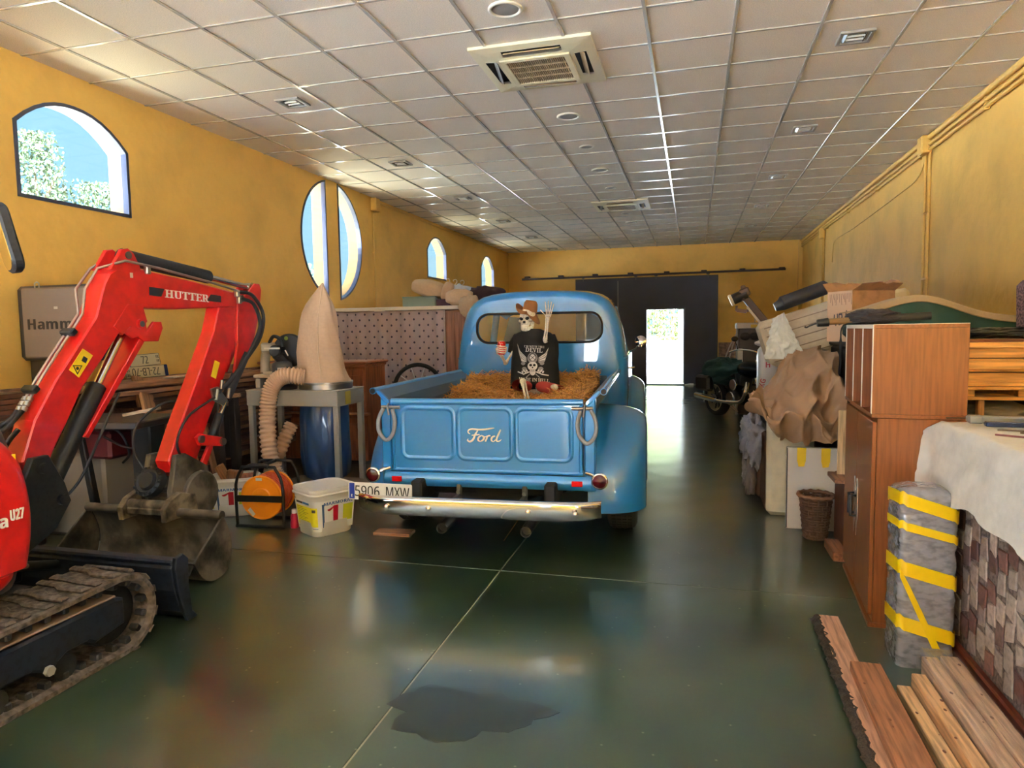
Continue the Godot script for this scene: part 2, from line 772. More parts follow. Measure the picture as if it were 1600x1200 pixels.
	for grp in [[1], [2, 3], [4], [5]]:
		n += 1
		var wn := frame_node("window_%d" % n)
		for k in grp:
			var up: Array = wins[k][1].duplicate()
			up.reverse()
			var loop: Array = wins[k][0] + up
			var poly := []
			for p in loop:
				if poly.is_empty() or poly[-1].distance_to(p) > 0.004:
					poly.append(p)
			if poly[0].distance_to(poly[-1]) < 0.004:
				poly.pop_back()
			var pa := PackedVector2Array(poly)
			if Geometry2D.is_polygon_clockwise(pa):
				pa.reverse()
			var fm := Mb.new()
			var q := fm.inset(pa, 0.028)
			for i in pa.size():
				var j := (i + 1) % pa.size()
				fm.prism([pa[i], pa[j], q[j], q[i]], -0.012, 0.05, side_plane(LW - 0.002))
			put("window_frame", fm, alu, wn)
			var gm := Mb.new()
			gm.prism(Array(q), 0.02, 0.024, side_plane(LW))
			put("pane", gm, glass(), wn)
	# right, back and far walls
	var wr := Mb.new()
	wr.prism([Vector2(BZ + 0.4, -0.2), Vector2(3.8, -0.2), Vector2(3.8, 3.3), Vector2(2.3, 3.3), Vector2(2.3, -0.2), Vector2(FZ - 0.4, -0.2), Vector2(FZ - 0.4, 4.0), Vector2(BZ + 0.4, 4.0)], -0.4, 0.0, side_plane(RW))
	struct("wall_right", wr, paint)
	var wb := Mb.new()
	var bt := xf(Vector3(0, 0, BZ))
	wb.prism([Vector2(LW, -0.2), Vector2(-1.3, -0.2), Vector2(-1.3, 3.3), Vector2(-0.85, 3.3), Vector2(-0.85, -0.2), Vector2(RW, -0.2), Vector2(RW, 4.0), Vector2(LW, 4.0)], 0, 0.4, bt)
	struct("wall_back", wb, paint)
	var wf := Mb.new()
	wf.prism([Vector2(LW, -0.2), Vector2(-2.85, -0.2), Vector2(-2.85, 2.65), Vector2(0.4, 2.65), Vector2(0.4, -0.2), Vector2(RW, -0.2), Vector2(RW, 4.0), Vector2(LW, 4.0)], -0.4, 0, xf(Vector3(0, 0, FZ)))
	struct("wall_far", wf, paint)
	# stone dado on the far wall and along the left wall
	var stone := mat(c8(150, 112, 96), 0.4, 0.0, {"world": 1, "tex": noise_tex("stone", 0.03, 0.55, 1.25, 5), "scale": Vector3.ONE * 1.2})
	n = 0
	for seg in [[LW, -3.1, FZ], [0.62, RW, FZ]]:
		n += 1
		var tr := frame_node("trim_%d" % n)
		var w := 0.4
		var x: float = seg[0]
		while x < seg[1] - 0.02:
			var e := minf(x + w, seg[1])
			for r in 3:
				var m := Mb.new()
				m.box(Vector3((x + e) * 0.5, 0.185 + r * 0.365, FZ + 0.008), Vector3(e - x - 0.004, 0.36, 0.016), 0.002)
				put("stone_tile", m, stone, tr)
			x += w
	n += 1
	var tl := frame_node("trim_%d" % n)
	var z := -2.6
	while z > FZ + 0.5:
		for r in 3:
			var m := Mb.new()
			m.box(Vector3(LW + 0.008, 0.185 + r * 0.365, z - 0.2), Vector3(0.016, 0.36, 0.396), 0.002)
			put("stone_tile", m, stone, tl)
		z -= 0.4
	far_door()
	ceiling_fittings()
	conduits(mat(c8(226, 178, 86), 0.55))


func floor_material() -> StandardMaterial3D:
	var s := 512
	var n := FastNoiseLite.new()
	n.noise_type = FastNoiseLite.TYPE_SIMPLEX_SMOOTH
	n.frequency = 0.006
	n.fractal_octaves = 4
	n.fractal_gain = 0.45
	n.seed = 4
	var im := n.get_seamless_image(s, s)
	n.seed = 9
	n.frequency = 0.012
	var im2 := n.get_seamless_image(s, s)
	var out := Image.create(s, s, false, Image.FORMAT_RGB8)
	var rough := Image.create(s, s, false, Image.FORMAT_RGB8)
	var r := RandomNumberGenerator.new()
	r.seed = 3
	for y in s:
		for x in s:
			var a := im.get_pixel(x, y).r
			var b := im2.get_pixel(x, y).r
			var c := c8(32, 44, 31).lerp(c8(74, 80, 57), smoothstep(0.15, 0.95, a)).lerp(c8(36, 70, 49), b * 0.55)
			c = c * (0.985 + 0.03 * r.randf())
			out.set_pixel(x, y, c)
			var v := 0.285 + 0.06 * a * b
			rough.set_pixel(x, y, Color(v, v, v))
	for k in 260:
		var p := Vector2i(r.randi() % s, r.randi() % s)
		out.set_pixelv(p, c8(150, 148, 120))
	var m := StandardMaterial3D.new()
	m.albedo_texture = ImageTexture.create_from_image(out)
	m.roughness_texture = ImageTexture.create_from_image(rough)
	m.roughness = 1.0
	m.uv1_triplanar = true
	m.uv1_world_triplanar = true
	m.uv1_scale = Vector3.ONE * 0.27
	m.normal_enabled = true
	m.normal_texture = ripple_tex()
	m.normal_scale = 0.022
	m.metallic_specular = 0.7
	m.clearcoat_enabled = true
	m.clearcoat = 1.0
	m.clearcoat_roughness = 0.13
	return m


func ripple_tex() -> Texture2D:
	# slow undulation of a hand-trowelled floor, from whole waves so that it tiles
	var s := 256
	var r := RandomNumberGenerator.new()
	r.seed = 12
	var waves := []
	for k in 22:
		var w := Vector2i(r.randi_range(-9, 9), r.randi_range(-9, 9))
		waves.append([w, r.randf() * TAU, 1.0 / (1.0 + Vector2(w).length() * 0.35)])
	var im := Image.create(s, s, false, Image.FORMAT_RGB8)
	for y in s:
		for x in s:
			var g := Vector2.ZERO
			for q in waves:
				var w: Vector2 = Vector2(q[0])
				g += w * (q[2] * cos((w.x * x + w.y * y) * TAU / s + q[1]))
			g *= 0.06
			var n := Vector3(-g.x, -g.y, 1).normalized()
			im.set_pixel(x, y, Color(n.x * 0.5 + 0.5, n.y * 0.5 + 0.5, n.z * 0.5 + 0.5))
	return ImageTexture.create_from_image(im)


func far_door():
	var navy := mat(c8(34, 36, 62), 0.45, 0.0, {"tex": noise_tex("cloud", 0.01, 0.85, 1.1, 3), "scale": Vector3.ONE * 0.5})
	var d := frame_node("door_1")
	var m := Mb.new()
	# panel with the wicket opening
	m.prism([Vector2(-3.07, 0.02), Vector2(-1.2, 0.02), Vector2(-1.2, 1.98), Vector2(-0.22, 1.98), Vector2(-0.22, 0.02), Vector2(0.6, 0.02), Vector2(0.6, 2.82), Vector2(-3.07, 2.82)], 0.03, 0.09, xf(Vector3(0, 0, FZ)), 0.004)
	put("door_panel", m, navy, d)
	var f := Mb.new()
	for b in [[-1.215, 0.02, -1.19, 2.0], [-0.235, 0.02, -0.21, 2.0], [-1.215, 1.97, -0.21, 2.0]]:
		f.box(Vector3((b[0] + b[2]) * 0.5, (b[1] + b[3]) * 0.5, FZ + 0.06), Vector3(b[2] - b[0], b[3] - b[1], 0.085), 0.004)
	put("wicket_frame", f, mat(c8(60, 62, 80), 0.4), d)
	var leaf := Mb.new()
	leaf.box(Vector3(0, 0.98, -0.46), Vector3(0.04, 1.92, 0.92), 0.004)
	var lf := put("door_leaf", leaf, mat(c8(190, 186, 190), 0.4), d, xf(Vector3(-0.24, 0.03, FZ + 0.03), 0, 9))
	var h := Mb.new()
	h.box(Vector3(-0.025, 1.02, -0.84), Vector3(0.012, 0.2, 0.04), 0.003)
	h.tube(v3([[-0.03, 1.06, -0.84], [-0.07, 1.06, -0.84], [-0.07, 1.06, -0.74]]), 0.009, 8)
	put("door_handle", h, metal(c8(170, 170, 170), 0.3), lf)
	var sill := Mb.new()
	sill.box(Vector3(-1.2, 0.012, FZ + 0.06), Vector3(3.7, 0.024, 0.1), 0.004)
	put("floor_guide", sill, metal(c8(120, 120, 120), 0.5), d)
	# sliding rail
	var r := thing("sliding_door_rail", "long dark steel rail with wall brackets above the navy sliding door", "rail", Vector3(0, 2.9, FZ))
	var t := Mb.new()
	t.bar(Vector3(-4.55, -0.03, 0.08), Vector3(2.2, 0.0, 0.08), 0.05, 0.05, 0.006)
	var dark := mat(c8(52, 30, 26), 0.5)
	put("track", t, dark, r)
	for i in 8:
		var b := Mb.new()
		b.box(Vector3(-4.4 + i * 0.93, 0.02, 0.06), Vector3(0.14, 0.06, 0.12), 0.008)
		put("bracket", b, dark, r)
	for x in [-2.86, -1.47, -0.95, 0.35]:
		var b := Mb.new()
		b.bar(Vector3(x, -0.02, 0.08), Vector3(x, -0.14, 0.08), 0.03, 0.012)
		b.cyl(Vector3(x - 0.04, -0.045, 0.08), Vector3(x + 0.04, -0.045, 0.08), 0.022, 10)
		put("hanger", b, metal(c8(110, 105, 100), 0.5), r)
	var stop := single("door_stop", door_stop_shape(), mat(c8(220, 220, 220), 0.5), "small white door wedge lying by the foot of the navy door", "doorstop", "", xf(Vector3(-0.1, 0, FZ + 0.2)))


func door_stop_shape() -> Mb:
	var m := Mb.new()
	m.prism([Vector2(-0.11, 0), Vector2(0.11, 0), Vector2(0.11, 0.045), Vector2(0.02, 0.05), Vector2(-0.11, 0.02)], -0.03, 0.03, Transform3D(), 0.004)
	return m


func ceiling_fittings():
	var trim := mat(c8(158, 152, 146), 0.4, 0.3)
	var ref := metal(c8(175, 175, 178), 0.25)
	var proto: Node3D = null
	var words := ["nearest", "second", "third", "fourth", "fifth", "sixth"]
	for side in 2:
		for k in (6 if side == 0 else 5):
			var at := Vector3(-3.59 if side == 0 else 1.145, CEIL, -5.67 - 2.385 * k)
			var lab: String = "%s square recessed downlight in the %s row of the ceiling, counted from the camera" % [words[k], "left-hand" if side == 0 else "right-hand"]
			if proto == null:
				proto = thing("downlight", lab, "ceiling light", at, 0, "square recessed downlights")
				var f := Mb.new()
				for s in [[0, 0.1, 0.24, 0.03], [0, -0.1, 0.24, 0.03], [0.105, 0, 0.03, 0.17], [-0.105, 0, 0.03, 0.17]]:
					f.box(Vector3(s[0], -0.012, s[1]), Vector3(s[2], 0.02, s[3]), 0.004)
				put("frame", f, trim, proto)
				var b := Mb.new()
				b.quad(Vector3(-0.09, -0.003, -0.085), Vector3(0.09, -0.003, -0.085), Vector3(0.09, -0.003, 0.085), Vector3(-0.09, -0.003, 0.085), Vector3.DOWN)
				for sx in [-1.0, 1.0]:
					b.box(Vector3(sx * 0.075, -0.01, 0), Vector3(0.03, 0.012, 0.16), 0.004, Basis(Vector3(0, 0, 1), sx * 0.5))
				put("reflector", b, ref, proto)
				var l := Mb.new()
				for z in [-0.03, 0.03]:
					l.cyl(Vector3(-0.06, -0.015, z), Vector3(0.06, -0.015, z), 0.008, 8)
				put("lamp_tube", l, mat(c8(235, 235, 230), 0.3), proto)
			else:
				dup(proto, Transform3D(Basis(), at), lab)
	var rp: Node3D = null
	var ords := ["nearest", "second", "third", "fourth", "fifth", "sixth", "seventh", "eighth", "ninth"]
	var zz := [-4.51, -6.87, -8.06, -9.25, -10.45, -12.81, -13.91, -15.1, -16.88]
	for k in 9:
		var lab: String = "%s round ceiling disc with grey mesh in the centre row, counted from the camera" % ords[k]
		var at := Transform3D(Basis.from_scale(Vector3.ONE * (1.0 if k in [0, 1, 3, 6] else 0.72)), Vector3(-1.225, CEIL, zz[k]))
		if rp == null:
			rp = thing("ceiling_speaker", lab, "speaker", at.origin, 0, "round discs along the ceiling centre")
			var f := Mb.new()
			f.lathe([Vector2(0.115, 0.0), Vector2(0.118, -0.008), Vector2(0.11, -0.016), Vector2(0.095, -0.016), Vector2(0.09, -0.006)], Transform3D(), 32)
			put("ring", f, mat(c8(225, 218, 205), 0.5), rp)
			var d := Mb.new()
			d.lathe([Vector2(0.094, -0.006), Vector2(0.06, -0.012), Vector2(0, -0.014)], Transform3D(), 32)
			put("mesh_grille", d, mat(c8(158, 152, 146), 0.7, 0.0, {"tex": noise_tex("dots", 0.4, 0.5, 1.3, 1), "scale": Vector3.ONE * 6.0}), rp)
		else:
			dup(rp, at, lab)
	var ac := thing("air_conditioner", "larger-looking cream ceiling cassette air conditioner nearest the camera with a square grille", "air conditioner", Vector3(-1.2, CEIL, -5.5), 0, "ceiling cassette air conditioners")
	var cr := mat(c8(232, 222, 190), 0.5)
	var p := Mb.new()
	# frame of four trapezoid sides with vent slots, dropped towards the middle
	var o := 0.47
	var i2 := 0.27
	for q in 4:
		var t := xf(Vector3.ZERO, 0, q * 90)
		var cs := [Vector3(-o, -0.022, o), Vector3(o, -0.022, o), Vector3(i2, -0.045, i2), Vector3(-i2, -0.045, i2)]
		p.flat()
		p.quad(t * cs[0], t * cs[1], t * Vector3(0.36, -0.034, 0.40), t * Vector3(-0.36, -0.034, 0.40), Vector3.DOWN)
		p.quad(t * cs[0], t * Vector3(-0.36, -0.034, 0.40), t * Vector3(-0.23, -0.034, 0.40), t * cs[3], Vector3.DOWN)
		p.tri(t * cs[3], t * Vector3(-0.23, -0.034, 0.40), t * Vector3(-0.23, -0.04, 0.31), Vector3.DOWN)
		p.quad(t * cs[1], t * Vector3(0.36, -0.034, 0.40), t * Vector3(0.23, -0.034, 0.40), t * cs[2], Vector3.DOWN)
		p.tri(t * cs[2], t * Vector3(0.23, -0.034, 0.40), t * Vector3(0.23, -0.04, 0.31), Vector3.DOWN)
		p.quad(t * Vector3(-0.23, -0.034, 0.40), t * Vector3(-0.36, -0.034, 0.40), t * Vector3(0.36, -0.034, 0.40), t * Vector3(0.23, -0.034, 0.40), Vector3.DOWN)
		p.quad(t * cs[3], t * Vector3(-0.23, -0.04, 0.31), t * Vector3(0.23, -0.04, 0.31), t * cs[2], Vector3.DOWN)
		p.quad(t * cs[0], t * cs[1], t * Vector3(o, 0, o), t * Vector3(-o, 0, o), t.basis * Vector3(0, 0, 1))
	put("casing", p, cr, ac)
	for q in 4:
		var t := xf(Vector3.ZERO, 0, q * 90)
		var v := Mb.new()
		v.box(t * Vector3(0, -0.012, 0.355), Vector3(0.5, 0.004, 0.12) if q % 2 == 0 else Vector3(0.12, 0.004, 0.5))
		put("air_outlet", v, mat(c8(40, 34, 30), 0.8), ac)
		var fl := Mb.new()
		fl.box(Vector3.ZERO, Vector3(0.44, 0.006, 0.05), 0.002)
		put("louvre", fl, mat(c8(190, 160, 120), 0.5) if q != 3 else mat(c8(70, 66, 62), 0.5), ac, t * xf(Vector3(0, -0.03, 0.355), 30 if q < 2 else -40, 3 * q))
	var gf := Mb.new()
	for q in 4:
		gf.box(xf(Vector3.ZERO, 0, q * 90) * Vector3(0, -0.05, 0.255), Vector3(0.56, 0.016, 0.05) if q % 2 == 0 else Vector3(0.05, 0.016, 0.56), 0.005)
	put("grille_frame", gf, cr, ac)
	var gb := Mb.new()
	gb.box(Vector3(0, -0.03, 0), Vector3(0.5, 0.006, 0.5))
	put("filter", gb, mat(c8(70, 52, 40), 0.9), ac)
	var gr := Mb.new()
	for k in 30:
		gr.box(Vector3(-0.23 + k * 0.46 / 29, -0.05, 0), Vector3(0.005, 0.01, 0.47))
	for k in 3:
		gr.box(Vector3(0, -0.049, -0.115 + k * 0.115), Vector3(0.47, 0.012, 0.008))
	put("grille", gr, mat(c8(190, 165, 130), 0.5), ac)
	dup(ac, xf(Vector3(-1.21, CEIL, -11.95)), "small distant cream ceiling cassette air conditioner above the pickup cab, farther from the camera")


func conduits(p: Material):
	var g := "painted conduits on the right wall"
	var k := 0
	for y in [3.575, 3.5, 3.44]:
		var m := Mb.new()
		m.cyl(Vector3(RW - 0.034, y, 0.2), Vector3(RW - 0.034, y, FZ + 0.12), [0.032, 0.022, 0.02][k], 8)
		var c := thing("conduit", ["thickest yellow conduit running right under the ceiling on the right wall", "middle yellow conduit of the three along the right wall top", "lowest yellow conduit of the three along the right wall top"][k], "conduit", Vector3.ZERO, 0, g)
		put("pipe", m, p, c)
		for i in 9:
			var b := Mb.new()
			b.box(Vector3(RW - 0.03, y, -1.5 - i * 1.9), Vector3(0.05, 0.06, 0.02), 0.004)
			put("clip", b, p, c)
		k += 1
	var jb := Mb.new()
	jb.box(Vector3.ZERO, Vector3(0.09, 0.2, 0.16), 0.01)
	var lid := Mb.new()
	lid.box(Vector3(-0.048, 0, 0), Vector3(0.01, 0.18, 0.14), 0.004)
	var j1 := thing("junction_box", "yellow junction box nearest the camera at the right wall top", "junction box", Vector3(RW - 0.07, 3.5, -8.8), 0, "junction boxes")
	put("body", jb, p, j1)
	put("lid", lid, p, j1)
	dup(j1, xf(Vector3(RW - 0.07, 3.36, -15.15)), "pale junction box high on the right wall near the far corner")
	dup(j1, xf(Vector3(LW + 0.06, 3.5, -9.95), 0, 180), "yellow junction box on the left wall just beyond the round window")
	for d in [[RW - 0.02, -8.75, "pair of yellow pipes dropping down the right wall from the nearest junction box", RW - 0.02, -8.9], [RW - 0.02, -15.15, "pair of yellow pipes dropping down the right wall near the far corner", RW - 0.02, -15.3], [LW + 0.02, -9.95, "thin yellow pipe dropping down the left wall beyond the round window", 0, 0]]:
		var c := thing("drop_pipe", d[2], "conduit", Vector3.ZERO, 0, "pipes dropping from the junction boxes")
		for q in (2 if d[3] != 0 else 1):
			var m := Mb.new()
			m.cyl(Vector3(d[0], 3.45, d[1 + 3 * q]), Vector3(d[0], 1.2, d[1 + 3 * q]), 0.016 if d[3] != 0 else 0.011, 8)
			put("pipe", m, p, c)
		for y in [2.75, 2.0]:
			var b := Mb.new()
			b.box(Vector3(d[0], y, d[1] - (0.07 if d[3] != 0 else 0.0)), Vector3(0.03, 0.02, 0.2 if d[3] != 0 else 0.05), 0.003)
			put("clip", b, p, c)
	var m := Mb.new()
	m.cyl(Vector3(LW + 0.02, 3.56, -9.9), Vector3(LW + 0.02, 3.56, FZ + 0.05), 0.018, 8)
	single("conduit", m, p, "yellow conduit along the left wall top beyond the round window", "conduit")
	var w := Mb.new()
	w.tube(curve(v3([[RW - 0.015, 3.4, -8.9], [RW - 0.015, 3.22, -9.2], [RW - 0.015, 3.17, -10], [RW - 0.015, 3.1, -12.5], [RW - 0.015, 3.09, -14.0], [RW - 0.015, 2.9, -14.25], [RW - 0.015, 2.7, -14.3]]), 6), 0.008, 6)
	single("cable", w, p, "thin yellow cable sloping between the two drop pipes on the right wall", "cable")
	var cp := Mb.new()
	cp.box(Vector3(RW - 0.05, 1.9, FZ + 0.05), Vector3(0.1, 3.4, 0.1), 0.01)
	struct("trim_4", cp, p)


# ---------------------------------------------------------------- outside
func outside():
	var gr := Mb.new()
	gr.box(Vector3(0, -0.28, -30), Vector3(260, 0.2, 260))
	struct("ground", gr, mat(c8(222, 220, 216), 0.9, 0.0, {"world": 1, "tex": noise_tex("gravel", 0.1, 0.8, 1.1, 4), "scale": Vector3.ONE * 0.8}))
	var bed := Mb.new()
	bed.box(Vector3(-10.5, -0.16, -10.0), Vector3(10.0, 0.06, 20.0), 0.01)
	struct("ground_soil", bed, mat(c8(112, 104, 78), 0.95, 0.0, {"world": 1, "tex": noise_tex("gravel", 0.1, 0.8, 1.1, 4), "scale": Vector3.ONE * 0.8}))
	var ap := Mb.new()
	ap.box(Vector3(-1.2, -0.1, FZ - 5.4), Vector3(12, 0.16, 10), 0.01)
	ap.box(Vector3(-1.2, -0.1, BZ + 10.4), Vector3(40, 0.16, 20), 0.01)
	struct("floor_outside", ap, mat(c8(232, 231, 230), 0.9))
	var lw := Mb.new()
	lw.box(Vector3(-2, 0.3, -36), Vector3(60, 1.1, 0.3), 0.02)
	struct("wall_garden", lw, mat(c8(240, 234, 222), 0.9))
	var leaf := Mb.new()
	leaf.flat()
	leaf.quad(Vector3(0, 0, -0.5), Vector3(0.28, 0.08, 0), Vector3(0, 0, 0.5), Vector3(-0.28, 0.08, 0), Vector3.UP)
	var lm := leaf.mesh()
	var greens := [c8(72, 78, 14), c8(50, 64, 16), c8(46, 62, 22)]
	var list := [
		[Vector3(-16, 0, -12.0), 5.0, 1.3, 2, "bushy pale tree at the left edge of the arched window"],
		[Vector3(-16, 0, -13.6), 6.6, 0.9, 2, "slim tall treetop in the middle of the arched window"],
		[Vector3(-17, 0, -14.6), 4.9, 1.0, 2, "low round treetop right of the middle in the arched window"],
		[Vector3(-15.6, 0, -15.0), 5.6, 1.3, 2, "broad pale tree at the right edge of the arched window"],
		[Vector3(-17, 0, -26.8), 4.6, 1.0, 2, "small treetop low in the round window"],
		[Vector3(-3.2, 0, -39), 6.2, 1.9, 0, "yellow green tree at the left of the far doorway"],
		[Vector3(-1.2, 0, -40), 6.6, 2.2, 0, "yellow green tree in the middle of the far doorway"],
		[Vector3(0.6, 0, -39.5), 6.4, 2.0, 1, "darker green tree at the right of the far doorway"],
		[Vector3(-5.6, 0, -42), 6.0, 2.2, 1, "green tree beyond the garden wall, left of the doorway view"],
	]
	var bark := mat(c8(120, 95, 70), 0.9)
	for q in list:
		var t := thing("tree", q[4], "tree", q[0], 0, "trees outside the hall")
		var h: float = q[1]
		var r: float = q[2]
		var m := Mb.new()
		m.tube(v3([[0, -0.2, 0], [0.05, h * 0.4, 0.03], [0, h * 0.85, 0]]), [0.12, 0.09, 0.02], 8)
		for k in 6:
			var a := k * 1.1
			var y := h * (0.3 + 0.08 * k)
			m.tube([Vector3(0.03, y, 0), Vector3(cos(a) * r * 0.4, y + h * 0.12, sin(a) * r * 0.4), Vector3(cos(a) * r * 0.7, y + h * 0.2, sin(a) * r * 0.7)], [0.045, 0.03, 0.01], 6)
		put("trunk", m, bark, t)
		var mm := MultiMesh.new()
		mm.transform_format = MultiMesh.TRANSFORM_3D
		mm.use_colors = true
		mm.mesh = lm
		var num := 6000 if q[3] == 2 else 3200
		mm.instance_count = num
		for i in num:
			var y := rng.randf_range(0.08, 1.0)
			var wide := r * sqrt(maxf(0.0, 1.0 - pow((y - 0.55) / 0.48, 2))) + 0.12
			var a := rng.randf() * TAU
			var rr := wide * pow(rng.randf(), 0.45) * (0.8 + 0.3 * sin(a * 3 + y * 9))
			var b := Basis.from_euler(Vector3(rng.randf() * TAU, rng.randf() * TAU, rng.randf() * TAU)).scaled(Vector3.ONE * rng.randf_range(0.14, 0.26) * (0.55 if q[3] == 2 else 1.0))
			mm.set_instance_transform(i, Transform3D(b, Vector3(cos(a) * rr, y * h, sin(a) * rr)))
			mm.set_instance_color(i, Color.WHITE * rng.randf_range(0.7, 1.1))
		var fm := MultiMeshInstance3D.new()
		fm.name = "foliage"
		fm.multimesh = mm
		var lmat: StandardMaterial3D = mat(greens[q[3]], 0.6).duplicate()
		lmat.vertex_color_use_as_albedo = true
		lmat.backlight_enabled = true
		lmat.backlight = greens[q[3]] * 0.5
		fm.material_override = lmat
		t.add_child(fm)
		stuff(fm)


# ---------------------------------------------------------------- the mini excavator, facing -z
func excavator():
	var P := Vector3(-3.26, 0, -1.6)
	var T := Transform3D(Basis(), -P)
	var ex := thing("mini_excavator", "red mini excavator with dirty rubber tracks, a bent boom and a wide black ditching bucket", "excavator", P)
	var red := mat(c8(214, 28, 24), 0.32, 0.0, {"coat": 0.4, "tex": noise_tex("redwear", 0.02, 0.86, 1.05, 4), "scale": Vector3.ONE * 1.5})
	var black := mat(c8(30, 31, 34), 0.5, 0.0, {"tex": noise_tex("soot", 0.04, 0.6, 1.4, 4), "scale": Vector3.ONE * 3.0})
	var rubber := mat(c8(40, 39, 40), 0.7)
	var mud := mat(c8(108, 96, 86), 0.95, 0.0, {"tex": noise_tex("mudt", 0.05, 0.45, 1.2, 5), "scale": Vector3.ONE * 1.5, "bump": bump_tex("mudb", 0.08, 5.0), "bump_scale": 0.4})
	var steelm := mat(c8(112, 102, 88), 0.6, 0.2, {"tex": noise_tex("grime", 0.012, 0.25, 1.35, 5), "scale": Vector3.ONE * 1.2, "bump": bump_tex("mudb", 0.08, 5.0), "bump_scale": 0.15})
	var chrome := metal(c8(205, 205, 205), 0.18)
	var pipe := metal(c8(190, 180, 175), 0.3)
	var navy := mat(c8(30, 36, 50), 0.5, 0.2, {"tex": noise_tex("soot", 0.04, 0.6, 1.4, 4), "scale": Vector3.ONE * 2.0})
	# --- tracks
	var tr0: MeshInstance3D = null
	for side in 2:
		var xc := -2.67 if side == 0 else -3.85
		var L := 1.14
		var ra := 0.165
		var zc := -2.44
		var yc := 0.19
		var path := func(s: float) -> Array:
			# s in metres along the belt -> [z, y, outward angle]
			var tot := 2 * L + TAU * ra
			s = fposmod(s, tot)
			if s < L:
				return [zc + s, yc - ra, -PI * 0.5]
			s -= L
			if s < PI * ra:
				var a := -PI * 0.5 + s / ra
				return [zc + L + cos(a) * ra, yc + sin(a) * ra, a]
			s -= PI * ra
			if s < L:
				var sag := 0.0 if s < 0.001 else 0.012 * sin(PI * s / L)
				return [zc + L - s, yc + ra - sag, PI * 0.5]
			s -= L
			var b := PI * 0.5 + s / ra
			return [zc + cos(b) * ra, yc + sin(b) * ra, b]
		var tot := 2 * L + TAU * ra
		var belt := Mb.new()
		var rings := []
		for i in 84:
			var q: Array = path.call(tot * i / 84.0)
			var n := Vector3(0, sin(q[2]), cos(q[2]))
			var c := Vector3(xc, q[1], q[0])
			rings.append([c + Vector3(0.15, 0, 0), c + Vector3(0.15, 0, 0) + n * 0.018, c + Vector3(0.142, 0, 0) + n * 0.025, c + Vector3(-0.142, 0, 0) + n * 0.025, c + Vector3(-0.15, 0, 0) + n * 0.018, c + Vector3(-0.15, 0, 0), c + Vector3(-0.13, 0, 0) - n * 0.012, c + Vector3(0.13, 0, 0) - n * 0.012])
		belt.skin(rings, true, false, false)
		var tb := put("track", belt, mud, ex, T)
		for i in 40:
			var q: Array = path.call(tot * (i + 0.5) / 40.0)
			var b := Basis(Vector3(1, 0, 0), PI * 0.5 - q[2])
			var lug := Mb.new()
			var sgn := 1.0 if i % 2 == 0 else -1.0
			var jit := rng.randf_range(0.85, 1.15)
			lug.prism([Vector2(-0.145, -0.03), Vector2(-0.02, -0.03 * jit), Vector2(0.03, -0.005), Vector2(0.145, 0.005), Vector2(0.145, 0.04), Vector2(0.02, 0.035 * jit), Vector2(-0.05, 0.02), Vector2(-0.145, 0.015)], 0.0, 0.02 * jit, Transform3D(Basis(Vector3(sgn, 0, 0), Vector3(0, 0, sgn), Vector3(0, 1, 0)), Vector3.ZERO), 0.008)
			put("lug", lug, mud, tb, Transform3D(b, Vector3(xc, q[1], q[0]) + b * Vector3(0, 0.022, 0)))
			var cog := Mb.new()
			cog.box(Vector3.ZERO, Vector3(0.05, 0.04, 0.03), 0.006)
			put("drive_lug", cog, rubber, tb, Transform3D(b, Vector3(xc + 0.1, q[1], q[0]) - b * Vector3(0, 0.02, 0)))
		var fr := Mb.new()
		var xo := xc + (0.14 if side == 0 else -0.14)
		fr.prism([Vector2(-1.30, 0.27), Vector2(-2.40, 0.285), Vector2(-2.45, 0.27), Vector2(-2.45, 0.15), Vector2(-2.29, 0.125), Vector2(-2.25, 0.15), Vector2(-2.15, 0.15), Vector2(-2.11, 0.13), Vector2(-2.08, 0.10), Vector2(-1.99, 0.14), Vector2(-1.3, 0.13)], -0.1, 0.1, side_plane(xo - (0.1 if side == 0 else -0.1)), 0.012)
		put("track_frame", fr, navy, ex, T)
		var ft := Mb.new()
		ft.box(Vector3(xo - 0.1, 0.292, -1.87), Vector3(0.19, 0.01, 1.08), 0.004)
		put("dust_layer", ft, mat(c8(140, 118, 105), 0.95), ex, T)
		for z in [-2.44, -1.3]:
			var wh := Mb.new()
			wh.cyl(Vector3(xc - 0.06, yc, z), Vector3(xc + 0.06, yc, z), ra - 0.02, 24, -1, 0.01)
			wh.cyl(Vector3(xc - 0.09, yc, z), Vector3(xc + 0.09, yc, z), 0.06, 16)
			put("idler" if z < -2 else "sprocket", wh, black, ex, T)
		for z in [-2.15, -1.85, -1.55]:
			var ro := Mb.new()
			ro.cyl(Vector3(xc - 0.12, 0.085, z), Vector3(xc + 0.12, 0.085, z), 0.055, 16)
			put("roller", ro, black, ex, T)
		var bo := Mb.new()
		bo.cyl(Vector3(xo + 0.0, 0.12, -2.055), Vector3(xo + 0.018, 0.12, -2.055), 0.022, 6)
		put("bolt", bo, mat(c8(170, 165, 155), 0.6, 0.3), ex, T)
	# --- lower frame and slew ring
	var lf := Mb.new()
	lf.box(Vector3(-3.26, 0.3, -1.87), Vector3(0.95, 0.16, 0.8), 0.03)
	lf.cyl(Vector3(-3.26, 0.36, -1.7), Vector3(-3.26, 0.47, -1.7), 0.32, 28)
	put("undercarriage", lf, black, ex, T)
	# --- dozer blade with its push arms and ram
	var bl := Mb.new()
	bl.prism([Vector2(-2.875, 0.01), Vector2(-2.845, 0.02), Vector2(-2.80, 0.12), Vector2(-2.79, 0.24), Vector2(-2.81, 0.33), Vector2(-2.77, 0.335), Vector2(-2.74, 0.30), Vector2(-2.755, 0.18), Vector2(-2.79, 0.06), Vector2(-2.845, 0.005)], 0, 1.46, side_plane(-2.53), 0.003)
